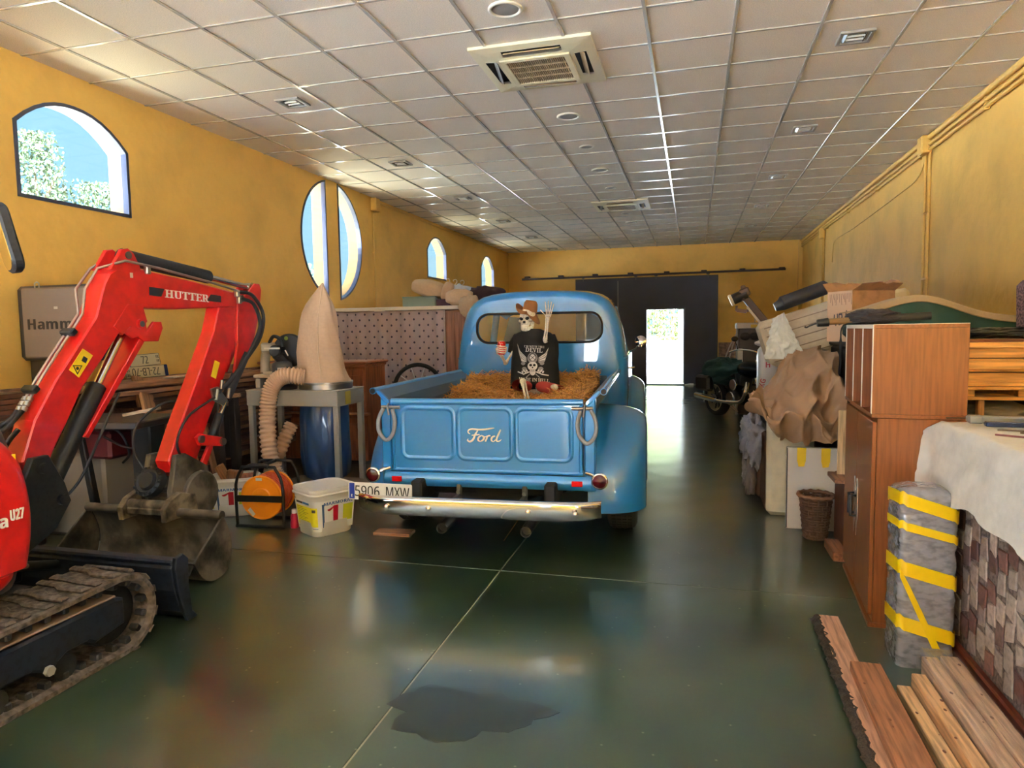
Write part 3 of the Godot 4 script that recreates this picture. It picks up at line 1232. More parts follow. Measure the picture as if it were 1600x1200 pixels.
	bl.box(Vector3(-3.26, 0.325, -2.78), Vector3(1.46, 0.03, 0.07), 0.01)
	put("dozer_blade", bl, navy, ex, T)
	for x in [-2.53, -4.0]:
		var pl := Mb.new()
		pl.prism([Vector2(-2.885, 0.005), Vector2(-2.845, 0.05), Vector2(-2.83, 0.2), Vector2(-2.835, 0.33), Vector2(-2.80, 0.365), Vector2(-2.75, 0.355), Vector2(-2.74, 0.3), Vector2(-2.765, 0.15), Vector2(-2.81, 0.005)], 0, 0.025, side_plane(x + 0.025), 0.004)
		put("blade_end_plate", pl, navy, ex, T)
	for s in [-1, 1]:
		var a := Mb.new()
		a.bar(Vector3(-3.26 + s * 0.28, 0.2, -2.75), Vector3(-3.26 + s * 0.28, 0.27, -2.15), 0.07, 0.1, 0.012)
		put("push_arm", a, navy, ex, T)
	var br := Mb.new()
	br.cyl(Vector3(-3.26, 0.42, -2.2), Vector3(-3.26, 0.34, -2.5), 0.05, 14)
	br.cyl(Vector3(-3.26, 0.34, -2.5), Vector3(-3.26, 0.27, -2.74), 0.025, 12)
	put("blade_ram", br, black, ex, T)
	# --- body
	var body := Mb.new()
	var rings := []
	for q in [[0.47, 0.02, 0.0], [0.5, 0.0, 0.0], [0.6, -0.03, 0.0], [1.0, -0.03, 0.0], [1.12, 0.0, 0.02], [1.2, 0.05, 0.08], [1.23, 0.12, 0.16]]:
		var a := []
		for p in rrect(1.36 - q[1] * 2, 1.96 - q[2] * 2, 0.16, 6):
			a.append(Vector3(-3.27 + p.x, q[0], -1.1 + p.y))
		rings.append(a)
	body.skin(rings, false, true)
	put("engine_cover", body, mat(c8(62, 60, 62), 0.45), ex, T)
	var sh := Mb.new()
	rings = []
	# red side shell wrapping the front right corner
	sh.slab_sheet(func(u: float, v: float):
		var y := lerpf(0.56, 1.14, v)
		var bulge := 0.03 * sin(PI * clampf(v, 0, 1))
		var zf := -1.96 - 0.1 * sin(PI * minf(1.0, 0.35 + v * 0.55)) + (0.1 * pow(maxf(0, v - 0.72) / 0.28, 2))
		var s := u * 1.5
		if s < 0.15:
			var a := s / 0.15 * PI * 0.5
			return Vector3(-2.56 - 0.05 + 0.05 * sin(a) + bulge, y, zf + 0.05 - 0.05 * cos(a))
		return Vector3(-2.56 + bulge, y, zf + 0.05 + (s - 0.15)), 40, 16, Vector3(0.02, 0, -0.005))
	put("side_shell", sh, red, ex, T)
	var sk := Mb.new()
	sk.slab_sheet(func(u: float, v: float):
		var y := lerpf(0.44, 0.555, v)
		var bulge := 0.04 - 0.08 * pow(1.0 - v, 2)
		var s := u * 1.5
		var zf := -2.02 + 0.12 * pow(1.0 - v, 2)
		if s < 0.14:
			var a := s / 0.14 * PI * 0.5
			return Vector3(-2.585 - 0.12 + 0.12 * sin(a) + bulge, y, zf + 0.12 - 0.12 * cos(a))
		return Vector3(-2.585 + bulge, y, zf + 0.12 + (s - 0.14)), 40, 8, Vector3(0.02, 0, -0.005))
	put("counterweight", sk, red, ex, T)
	var white := mat(c8(235, 232, 228), 0.5)
	letters("model_lettering", "Kubota", 0.05, white, ex, T * xf(Vector3(-2.529, 0.775, -1.822), 0, 90), 0.004, "Droid Sans")
	letters("model_lettering", "U27", 0.042, white, ex, T * xf(Vector3(-2.529, 0.79, -1.975), 0, 90), 0.004, "Droid Sans", 700, 0.55)
	var yel := mat(c8(238, 196, 20), 0.5)
	var lb := Mb.new()
	lb.box(Vector3(-2.548, 1.0, -1.985), Vector3(0.004, 0.045, 0.03), 0.001)
	put("warning_label", lb, yel, ex, T)
	var rg := Mb.new()
	rg.tube([Vector3(-2.75, 0.52, -2.08), Vector3(-2.75, 0.5, -2.17), Vector3(-2.84, 0.49, -2.19), Vector3(-2.9, 0.5, -2.1)], 0.012, 8)
	put("tie_down_loop", rg, mat(c8(120, 100, 90), 0.7), ex, T)
	# --- post and mirror
	var po := Mb.new()
	po.tube([Vector3(-2.72, 1.15, -1.62), Vector3(-2.7, 1.9, -1.7), Vector3(-2.64, 1.92, -1.95), Vector3(-2.62, 1.86, -2.02)], 0.014, 8)
	put("mirror_post", po, black, ex, T)
	var mb := Mb.new()
	var mr := rrect(0.12, 0.27, 0.05, 6)
	mb.prism(mr, -0.02, 0.02, Transform3D(), 0.008)
	var mo := put("mirror", mb, black, ex, T * xf(Vector3(-2.585, 1.86, -2.06), 10, -24, 6))
	var mg := Mb.new()
	mg.prism(rrect(0.1, 0.245, 0.045, 6), 0.0, 0.003)
	put("mirror_glass", mg, metal(c8(215, 210, 200), 0.04), mo, xf(Vector3(0, 0, 0.02)))
	# --- swing bracket
	var sb := Mb.new()
	for x in [-3.36, -3.16]:
		sb.prism([Vector2(-2.2, 0.42), Vector2(-2.5, 0.42), Vector2(-2.66, 0.5), Vector2(-2.75, 0.62), Vector2(-2.72, 0.72), Vector2(-2.64, 0.88), Vector2(-2.55, 0.88), Vector2(-2.48, 0.74), Vector2(-2.2, 0.62)], -0.02, 0.02, side_plane(x), 0.006)
	sb.cyl(Vector3(-3.26, 0.4, -2.4), Vector3(-3.26, 0.7, -2.4), 0.09, 18)
	sb.cyl(Vector3(-3.39, 0.64, -2.69), Vector3(-3.12, 0.64, -2.69), 0.028, 14)
	sb.cyl(Vector3(-3.39, 0.82, -2.6), Vector3(-3.12, 0.82, -2.6), 0.028, 14)
	put("swing_bracket", sb, black, ex, T)
	# --- boom: one welded box with its gusset for the ram
	var V := func(z: float, y: float) -> Vector2: return Vector2(z, y)
	var boom := Mb.new()
	boom.prism([Vector2(-2.54, 0.86), Vector2(-2.62, 1.06), Vector2(-2.75, 1.25), Vector2(-3.02, 1.58), Vector2(-3.09, 1.77), Vector2(-3.13, 1.83), Vector2(-3.20, 1.87), Vector2(-3.32, 1.875), Vector2(-3.78, 1.83), Vector2(-4.30, 1.765), Vector2(-4.33, 1.73), Vector2(-4.31, 1.69), Vector2(-4.24, 1.675), Vector2(-3.62, 1.64), Vector2(-3.34, 1.64), Vector2(-3.24, 1.58), Vector2(-3.19, 1.51), Vector2(-3.05, 1.35), Vector2(-2.91, 1.2), Vector2(-2.80, 1.02), Vector2(-2.72, 0.9), Vector2(-2.66, 0.78), Vector2(-2.60, 0.76)], -0.066, 0.066, side_plane(-3.26), 0.008)
	put("boom", boom, red, ex, T)
	for s in [-1.0, 1.0]:
		var gu := Mb.new()
		gu.prism([Vector2(-3.2, 1.5), Vector2(-3.26, 1.53), Vector2(-3.27, 1.565), Vector2(-3.33, 1.575), Vector2(-3.37, 1.55), Vector2(-3.37, 1.5), Vector2(-3.43, 1.56), Vector2(-3.49, 1.56), Vector2(-3.5, 1.52), Vector2(-3.46, 1.44), Vector2(-3.34, 1.44), Vector2(-3.3, 1.47), Vector2(-3.26, 1.46)], -0.01, 0.01, side_plane(-3.26 + s * 0.06), 0.003)
		gu.prism([Vector2(-3.13, 1.53), Vector2(-3.24, 1.66), Vector2(-3.35, 1.66), Vector2(-3.38, 1.56), Vector2(-3.32, 1.51), Vector2(-3.25, 1.53), Vector2(-3.19, 1.48)], -0.012, 0.012, side_plane(-3.26 + s * 0.058), 0.003)
		gu.cyl(Vector3(-3.26 + s * 0.068, 1.545, -3.32), Vector3(-3.26 + s * 0.085, 1.545, -3.32), 0.03, 16)
		put("ram_bracket", gu, red, ex, T)
		var ear := Mb.new()
		ear.prism([Vector2(-3.13, 1.85), Vector2(-3.19, 1.93), Vector2(-3.22, 1.975), Vector2(-3.27, 1.985), Vector2(-3.31, 1.96), Vector2(-3.35, 1.89), Vector2(-3.36, 1.85)], -0.012, 0.012, side_plane(-3.26 + s * 0.055), 0.004)
		put("boom_ear", ear, red, ex, T)
		var pin := Mb.new()
		pin.cyl(Vector3(-3.26 + s * 0.062, 1.945, -3.265), Vector3(-3.26 + s * 0.074, 1.945, -3.265), 0.022, 14)
		pin.cyl(Vector3(-3.26 + s * 0.072, 1.545, -3.32), Vector3(-3.26 + s * 0.09, 1.545, -3.32), 0.018, 12)
		pin.cyl(Vector3(-3.26 + s * 0.06, 1.735, -4.27), Vector3(-3.26 + s * 0.08, 1.735, -4.27), 0.025, 14)
		put("pin", pin, metal(c8(120, 116, 110), 0.45), ex, T)
	# decals and lettering on the boom side
	var X := -3.192
	letters("lettering", "HUTTER", 0.05, white, ex, T * xf(Vector3(X, 1.728, -3.73), 0, 90, -2.5), 0.003, "Droid Serif", 700, 1.35)
	var dk := mat(c8(36, 34, 36), 0.6)
	for q in [[Vector2(-3.41, 1.77), Vector2(-3.53, 1.765), Vector2(-3.50, 1.715), Vector2(-3.41, 1.72)], [Vector2(-3.95, 1.75), Vector2(-4.05, 1.745), Vector2(-4.05, 1.70), Vector2(-3.91, 1.705)]]:
		var m := Mb.new()
		m.prism(q, -0.002, 0.002, side_plane(X))
		put("stripe_decal", m, dk, ex, T)
	var wl := Mb.new()
	wl.prism([Vector2(-2.92, 1.41), Vector2(-2.98, 1.37), Vector2(-2.885, 1.255), Vector2(-2.83, 1.30)], -0.002, 0.002, side_plane(X))
	var dc := put("warning_label", wl, yel, ex, T)
	var tri := Mb.new()
	for k in 3:
		var c := Vector2(-2.878, 1.305)
		var a := TAU * k / 3 + 0.6
		var b := TAU * (k + 1) / 3 + 0.6
		tri.prism([c + Vector2(cos(a), sin(a)) * 0.034, c + Vector2(cos(b), sin(b)) * 0.034, c + Vector2(cos(b), sin(b)) * 0.025, c + Vector2(cos(a), sin(a)) * 0.025], -0.003, 0.003, side_plane(X + 0.001))
	tri.prism(circle(0.009, 8, Vector2(-2.878, 1.305)), -0.003, 0.003, side_plane(X + 0.001))
	tri.prism([Vector2(-2.92, 1.37), Vector2(-2.945, 1.355), Vector2(-2.93, 1.33), Vector2(-2.905, 1.345)], -0.003, 0.003, side_plane(X + 0.001))
	put("pictogram", tri, dk, dc)
	var ser := Mb.new()
	ser.box(Vector3(X, 1.83, -3.28), Vector3(0.003, 0.03, 0.022), 0.001)
	put("small_label", ser, white, ex, T)
	# --- boom ram
	var rb := Mb.new()
	rb.cyl(Vector3(-3.26, 0.64, -2.69), Vector3(-3.26, 1.2, -3.06), 0.05, 20, -1, 0.006)
	rb.box(Vector3(-3.26, 0.66, -2.70), Vector3(0.1, 0.12, 0.1), 0.02)
	put("ram_barrel", rb, black, ex, T)
	var rr := Mb.new()
	rr.cyl(Vector3(-3.26, 1.2, -3.06), Vector3(-3.26, 1.545, -3.29), 0.024, 16)
	put("ram_rod", rr, chrome, ex, T)
	var gd := Mb.new()
	gd.prism([Vector2(-2.90, 0.93), Vector2(-2.93, 0.92), Vector2(-3.40, 1.49), Vector2(-3.36, 1.51)], -0.062, 0.062, side_plane(-3.26), 0.004)
	put("ram_guard", gd, red, ex, T)
	# --- arm ram
	var ab := Mb.new()
	ab.cyl(Vector3(-3.26, 1.945, -3.27), Vector3(-3.26, 1.875, -4.02), 0.046, 20, -1, 0.01)
	put("ram_barrel", ab, black, ex, T)
	var ar := Mb.new()
	ar.cyl(Vector3(-3.26, 1.875, -4.02), Vector3(-3.26, 1.83, -4.46), 0.02, 16)
	ar.cyl(Vector3(-3.29, 1.83, -4.46), Vector3(-3.23, 1.83, -4.46), 0.035, 16)
	put("ram_rod", ar, chrome, ex, T)
	# --- arm
	var arm := Mb.new()
	arm.prism([Vector2(-4.05, 1.69), Vector2(-4.2, 1.74), Vector2(-4.30, 1.77), Vector2(-4.29, 1.60), Vector2(-4.20, 1.40), Vector2(-3.97, 1.02), Vector2(-3.80, 0.76), Vector2(-3.67, 0.59), Vector2(-3.60, 0.56), Vector2(-3.53, 0.6), Vector2(-3.50, 0.68), Vector2(-3.62, 0.90), Vector2(-3.78, 1.16), Vector2(-3.98, 1.5)], -0.055, 0.055, side_plane(-3.26), 0.008)
	put("arm", arm, red, ex, T)
	for s in [-1.0, 1.0]:
		var hp := Mb.new()
		hp.prism([Vector2(-4.22, 1.72), Vector2(-4.33, 1.77), Vector2(-4.44, 1.855), Vector2(-4.49, 1.855), Vector2(-4.51, 1.81), Vector2(-4.47, 1.62), Vector2(-4.38, 1.4), Vector2(-4.24, 1.2), Vector2(-4.15, 1.2), Vector2(-4.2, 1.4)], -0.01, 0.01, side_plane(-3.26 + s * 0.062), 0.004)
		put("arm_head_plate", hp, red, ex, T)
	var wd := Mb.new()
	wd.prism([Vector2(-3.97, 1.30), Vector2(-4.02, 1.28), Vector2(-3.97, 1.17), Vector2(-3.925, 1.19)], -0.002, 0.002, side_plane(-3.2035))
	put("warning_label", wd, yel, ex, T)
	# --- bucket ram, links
	var kb := Mb.new()
	kb.cyl(Vector3(-3.2, 1.33, -4.3), Vector3(-3.2, 1.02, -4.06), 0.035, 16)
	kb.cyl(Vector3(-3.2, 0.92, -3.99), Vector3(-3.2, 0.77, -3.9), 0.03, 16)
	put("ram_barrel", kb, black, ex, T)
	var kr := Mb.new()
	kr.cyl(Vector3(-3.2, 1.03, -4.07), Vector3(-3.2, 0.9, -3.98), 0.018, 12)
	put("ram_rod", kr, chrome, ex, T)
	var cl := Mb.new()
	cl.prism([Vector2(-3.86, 1.11), Vector2(-3.93, 1.12), Vector2(-4.02, 1.02), Vector2(-3.98, 0.98), Vector2(-3.88, 1.03)], -0.008, 0.008, side_plane(-3.16), 0.002)
	for p in [Vector3(-3.15, 1.09, -3.95), Vector3(-3.15, 1.03, -4.02), Vector3(-3.15, 1.03, -3.9)]:
		cl.cyl(p, p + Vector3(0, 0.07, -0.02), 0.012, 8)
	put("hose_coupling", cl, metal(c8(150, 146, 140), 0.4), ex, T)
	for s in [-1.0, 1.0]:
		var lk := Mb.new()
		lk.prism([Vector2(-3.71, 0.80), Vector2(-3.75, 0.82), Vector2(-3.96, 0.765), Vector2(-3.98, 0.73), Vector2(-3.96, 0.70), Vector2(-3.74, 0.74)], -0.015, 0.015, side_plane(-3.26 + s * 0.085), 0.005)
		lk.prism([Vector2(-3.93, 0.74), Vector2(-3.88, 0.74), Vector2(-3.74, 0.55), Vector2(-3.8, 0.53)], -0.012, 0.012, side_plane(-3.26 + s * 0.05), 0.004)
		put("bucket_link", lk, red, ex, T)
		var ln := Mb.new()
		ln.cyl(Vector3(-3.26 + s * 0.1, 0.785, -3.74), Vector3(-3.26 + s * 0.118, 0.785, -3.74), 0.025, 12)
		ln.cyl(Vector3(-3.26 + s * 0.1, 0.735, -3.95), Vector3(-3.26 + s * 0.118, 0.735, -3.95), 0.025, 12)
		put("pin", ln, metal(c8(150, 146, 140), 0.4), ex, T)
	# --- tilting hitch and bucket
	var hi := Mb.new()
	hi.prism(circle(0.155, 28, Vector2(-3.68, 0.43)), -0.03, 0.03, side_plane(-3.14), 0.008)
	hi.prism([Vector2(-3.50, 0.72), Vector2(-3.58, 0.72), Vector2(-3.78, 0.6), Vector2(-3.8, 0.45), Vector2(-3.62, 0.34), Vector2(-3.45, 0.36), Vector2(-3.44, 0.5)], -0.02, 0.02, side_plane(-3.16), 0.006)
	hi.prism([Vector2(-3.50, 0.72), Vector2(-3.58, 0.72), Vector2(-3.75, 0.6), Vector2(-3.7, 0.4), Vector2(-3.45, 0.36), Vector2(-3.44, 0.5)], -0.02, 0.02, side_plane(-3.36), 0.006)
	hi.box(Vector3(-3.26, 0.42, -3.58), Vector3(0.2, 0.12, 0.24), 0.02)
	put("tilt_hitch", hi, steelm, ex, T)
	var ge := Mb.new()
	ge.lathe([Vector2(0.095, -0.02), Vector2(0.095, 0.03), Vector2(0.075, 0.04), Vector2(0.06, 0.03), Vector2(0.05, 0.05), Vector2(0.0, 0.05)], xf(Vector3(-3.27, 0.56, -3.42), 62), 24, false)
	for k in 12:
		var a := TAU * k / 12
		ge.box(xf(Vector3(-3.27, 0.56, -3.42), 62) * Vector3(cos(a) * 0.088, 0.035, sin(a) * 0.088), Vector3(0.018, 0.018, 0.018), 0.004)
	put("rotary_joint", ge, black, ex, T)
	for s in [-1.0, 1.0]:
		var cp := Mb.new()
		cp.prism(rrect(0.13, 0.04, 0.018, 4), -0.006, 0.006, Transform3D(Basis(Vector3(1, 0, 0), 0.0), Vector3.ZERO), 0.002)
		put("keeper_plate", cp, metal(c8(150, 142, 132), 0.55), ex, T * Transform3D(Basis(Vector3(0, 1, 0), PI * 0.5) * Basis(Vector3(0, 0, 1), -0.7), Vector3(-3.26 + s * 0.135, 0.6 - 0.06 * s, -3.66 - 0.06 * s)))
	var hk := Mb.new()
	for x in [-3.42, -3.1]:
		hk.prism([Vector2(-3.36, 0.47), Vector2(-3.45, 0.5), Vector2(-3.58, 0.46), Vector2(-3.6, 0.34), Vector2(-3.32, 0.34), Vector2(-3.31, 0.42)], -0.02, 0.02, side_plane(x), 0.006)
	hk.cyl(Vector3(-3.42, 0.43, -3.38), Vector3(-3.1, 0.43, -3.38), 0.03, 14)
	hk.box(Vector3(-3.26, 0.39, -3.44), Vector3(0.34, 0.05, 0.18), 0.01)
	put("bucket_hanger", hk, mat(c8(134, 120, 98), 0.8, 0.1, {"tex": noise_tex("grime", 0.012, 0.25, 1.35, 5), "scale": Vector3.ONE * 2.0}), ex, T)
	var prof := []
	var ctl := [Vector2(-3.17, 0.16), Vector2(-3.22, 0.07), Vector2(-3.29, 0.015), Vector2(-3.37, 0.005), Vector2(-3.45, 0.03), Vector2(-3.49, 0.10), Vector2(-3.50, 0.2), Vector2(-3.47, 0.3), Vector2(-3.43, 0.37)]
	for i in ctl.size() - 1:
		for k in 4:
			var p0: Vector2 = ctl[maxi(i - 1, 0)]
			prof.append(ctl[i].cubic_interpolate(ctl[i + 1], p0, ctl[mini(i + 2, ctl.size() - 1)], k / 4.0))
	prof.append(ctl[-1])
	var bk := Mb.new()
	bk.slab_sheet(func(u: float, v: float):
		var f := v * (prof.size() - 1)
		var i := mini(int(f), prof.size() - 2)
		var p: Vector2 = prof[i].lerp(prof[i + 1], f - i)
		return Vector3(lerpf(-3.78, -2.78, u), p.y, p.x), 2, 32, Vector3(0.0, -0.003, 0.014))
	bk.cyl(Vector3(-3.79, 0.375, -3.43), Vector3(-2.77, 0.375, -3.43), 0.028, 14)
	bk.box(Vector3(-3.28, 0.135, -3.175), Vector3(1.0, 0.012, 0.1), 0.004, Basis(Vector3(1, 0, 0), 0.9))
	put("bucket", bk, steelm, ex, T)
	for x in [-3.785, -2.765]:
		var en := Mb.new()
		en.prism(prof, 0, 0.016, side_plane(x), 0.003)
		put("bucket_side", en, steelm, ex, T)
	# --- hydraulic lines along the back of the boom and hoses
	for k in 2:
		var dx := -0.035 + 0.03 * k
		var m := Mb.new()
		var pts := v3([[-3.26 + dx, 1.12, -2.63], [-3.26 + dx, 1.27, -2.735], [-3.26 + dx, 1.6, -3.0], [-3.28 + dx * 2.2, 1.74, -3.05], [-3.26 + dx * 1.7, 1.86, -3.12], [-3.27 + (0.12 if k else -0.05), 1.905, -3.2], [-3.27 + (0.115 if k else -0.05), 1.885, -3.45], [-3.27 + (0.115 if k else -0.05), 1.83, -3.9], [-3.27 + (0.115 if k else -0.05), 1.785, -4.2]])
		m.tube(pts, 0.008, 8)
		put("hydraulic_pipe", m, pipe, ex, T)
	for p in [Vector3(-3.27, 1.5, -2.91), Vector3(-3.27, 1.21, -2.67)]:
		var m := Mb.new()
		m.box(p, Vector3(0.085, 0.035, 0.04), 0.006, Basis(Vector3(1, 0, 0), 0.7))
		put("pipe_clamp", m, black, ex, T)
	for p in [Vector3(-3.19, 1.87, -3.4), Vector3(-3.165, 1.765, -4.19), Vector3(-3.165, 1.72, -4.21)]:
		var m := Mb.new()
		m.box(p, Vector3(0.03, 0.05, 0.035), 0.006)
		put("pipe_clip", m, metal(c8(170, 168, 160), 0.4), ex, T)
	var hoses := [
		[[-3.295, 1.12, -2.63], [-3.3, 1.05, -2.55], [-3.36, 0.98, -2.4], [-3.4, 0.85, -2.25]],
		[[-3.265, 1.12, -2.63], [-3.27, 1.03, -2.53], [-3.3, 0.93, -2.4], [-3.3, 0.8, -2.2]],
		[[-3.23, 1.02, -2.56], [-3.24, 0.95, -2.5], [-3.25, 0.8, -2.42], [-3.25, 0.6, -2.35]],
		[[-3.16, 1.78, -4.2], [-3.14, 1.76, -4.33], [-3.14, 1.62, -4.45], [-3.14, 1.45, -4.40], [-3.15, 1.3, -4.25], [-3.15, 1.1, -4.0]],
		[[-3.16, 1.73, -4.22], [-3.13, 1.7, -4.32], [-3.12, 1.56, -4.38], [-3.13, 1.42, -4.32], [-3.14, 1.25, -4.17], [-3.15, 1.08, -3.93]],
		[[-3.33, 1.72, -4.22], [-3.35, 1.65, -4.33], [-3.36, 1.4, -4.2], [-3.36, 1.2, -4.0], [-3.36, 1.05, -3.85]],
		[[-3.18, 1.05, -3.95], [-3.12, 1.03, -3.78], [-3.13, 0.95, -3.6], [-3.15, 0.8, -3.52], [-3.16, 0.66, -3.58]],
		[[-3.36, 1.03, -3.83], [-3.42, 1.02, -3.7], [-3.48, 0.9, -3.55], [-3.47, 0.75, -3.5], [-3.4, 0.62, -3.5]],
		[[-3.2, 0.62, -2.75], [-3.17, 0.72, -2.84], [-3.17, 0.95, -2.99], [-3.17, 1.15, -3.12]],
	]
	for h in hoses:
		var m := Mb.new()
		m.tube(curve(v3(h), 6), 0.013 if hoses.find(h) < 6 else 0.008, 8)
		put("hose", m, rubber, ex, T)
	for h in [[[-3.37, 1.13, -3.87], [-3.36, 1.03, -3.84]], [[-3.29, 1.17, -2.66], [-3.29, 1.1, -2.61]], [[-3.26, 1.17, -2.66], [-3.26, 1.1, -2.61]]]:
		var m := Mb.new()
		for k in 3:
			m.cyl(Vector3(h[0][0], h[0][1], h[0][2]).lerp(Vector3(h[1][0], h[1][1], h[1][2]), k * 0.33), Vector3(h[0][0], h[0][1], h[0][2]).lerp(Vector3(h[1][0], h[1][1], h[1][2]), k * 0.33 + 0.25), 0.016, 6)
		put("hose_fitting", m, metal(c8(180, 176, 170), 0.35), ex, T)


# ---------------------------------------------------------------- the pickup: its own axes start on the floor under the rear axle, +z is its tail
func resample(pts: Array, n: int) -> Array:
	# closed polygon -> n points at equal steps of its length
	var total := 0.0
	for i in pts.size():
		total += pts[i].distance_to(pts[(i + 1) % pts.size()])
	var out := []
	var i := 0
	var acc := 0.0
	for k in n:
		var want := total * k / n
		while acc + pts[i % pts.size()].distance_to(pts[(i + 1) % pts.size()]) < want:
			acc += pts[i % pts.size()].distance_to(pts[(i + 1) % pts.size()])
			i += 1
		var a: Vector2 = pts[i % pts.size()]
		var b: Vector2 = pts[(i + 1) % pts.size()]
		out.append(a.lerp(b, (want - acc) / maxf(a.distance_to(b), 0.0001)))
	return out


func fender(s: float, zc: float, rt: float, x0: float, x1: float, a0: float, a1: float, stretch: float) -> Mb:
	var m := Mb.new()
	var f := func(u: float, v: float):
		var a := lerpf(a0, a1, u)
		var ph := v * PI * 0.56
		var top := rt * (1.0 - 0.13 * pow(maxf(0.0, -sin(a)), 1.0)) + 0.05 * pow(maxf(0.0, cos(a)), 2)
		var r := lerpf(0.42, top, maxf(0.0, pow(maxf(0.0, cos(ph)), 0.8)))
		var x := x0 + (x1 - x0) * pow(sin(minf(ph, PI * 0.5)), 0.85)
		if ph > PI * 0.5:
			x -= 0.012
		return Vector3(s * x, 0.36 + sin(a) * r, zc + cos(a) * r * stretch)
	m.sheet(f, 36, 14, s < 0)
	m.sheet(func(u: float, v: float): return f.call(u, v) - Vector3(s * 0.012, 0.01 * sin(lerpf(a0, a1, u)), 0.012 * cos(lerpf(a0, a1, u))), 36, 14, s > 0)
	return m


func wheel(parent: Node3D, c: Vector3, rubber: Material, rim: Material):
	var t := Mb.new()
	var prof := [Vector2(0.2, -0.08), Vector2(0.25, -0.1), Vector2(0.32, -0.105), Vector2(0.35, -0.09), Vector2(0.36, -0.06), Vector2(0.36, 0.06), Vector2(0.35, 0.09), Vector2(0.32, 0.105), Vector2(0.25, 0.1), Vector2(0.2, 0.08)]
	var R := Transform3D(Basis(Vector3(0, 0, 1), PI * 0.5), c)
	t.lathe(prof, R, 40)
	var w := put("tyre", t, rubber, parent)
	var g := Mb.new()
	for k in 60:
		var a := TAU * k / 60
		for j in 4:
			g.box(c + Vector3((j - 1.5) * 0.038, cos(a) * 0.362, sin(a) * 0.362), Vector3(0.028, 0.01, 0.03), 0.0, Basis(Vector3(1, 0, 0), a))
	put("tread", g, rubber, w)
	var h := Mb.new()
	h.lathe([Vector2(0.21, -0.08), Vector2(0.19, -0.03), Vector2(0.12, 0.0), Vector2(0.1, 0.03), Vector2(0, 0.04)], R, 32, false)
	h.lathe([Vector2(0.21, 0.08), Vector2(0.19, 0.03), Vector2(0.12, 0.0), Vector2(0.1, -0.03), Vector2(0, -0.04)], R, 32, false)
	put("wheel_rim", h, rim, parent)


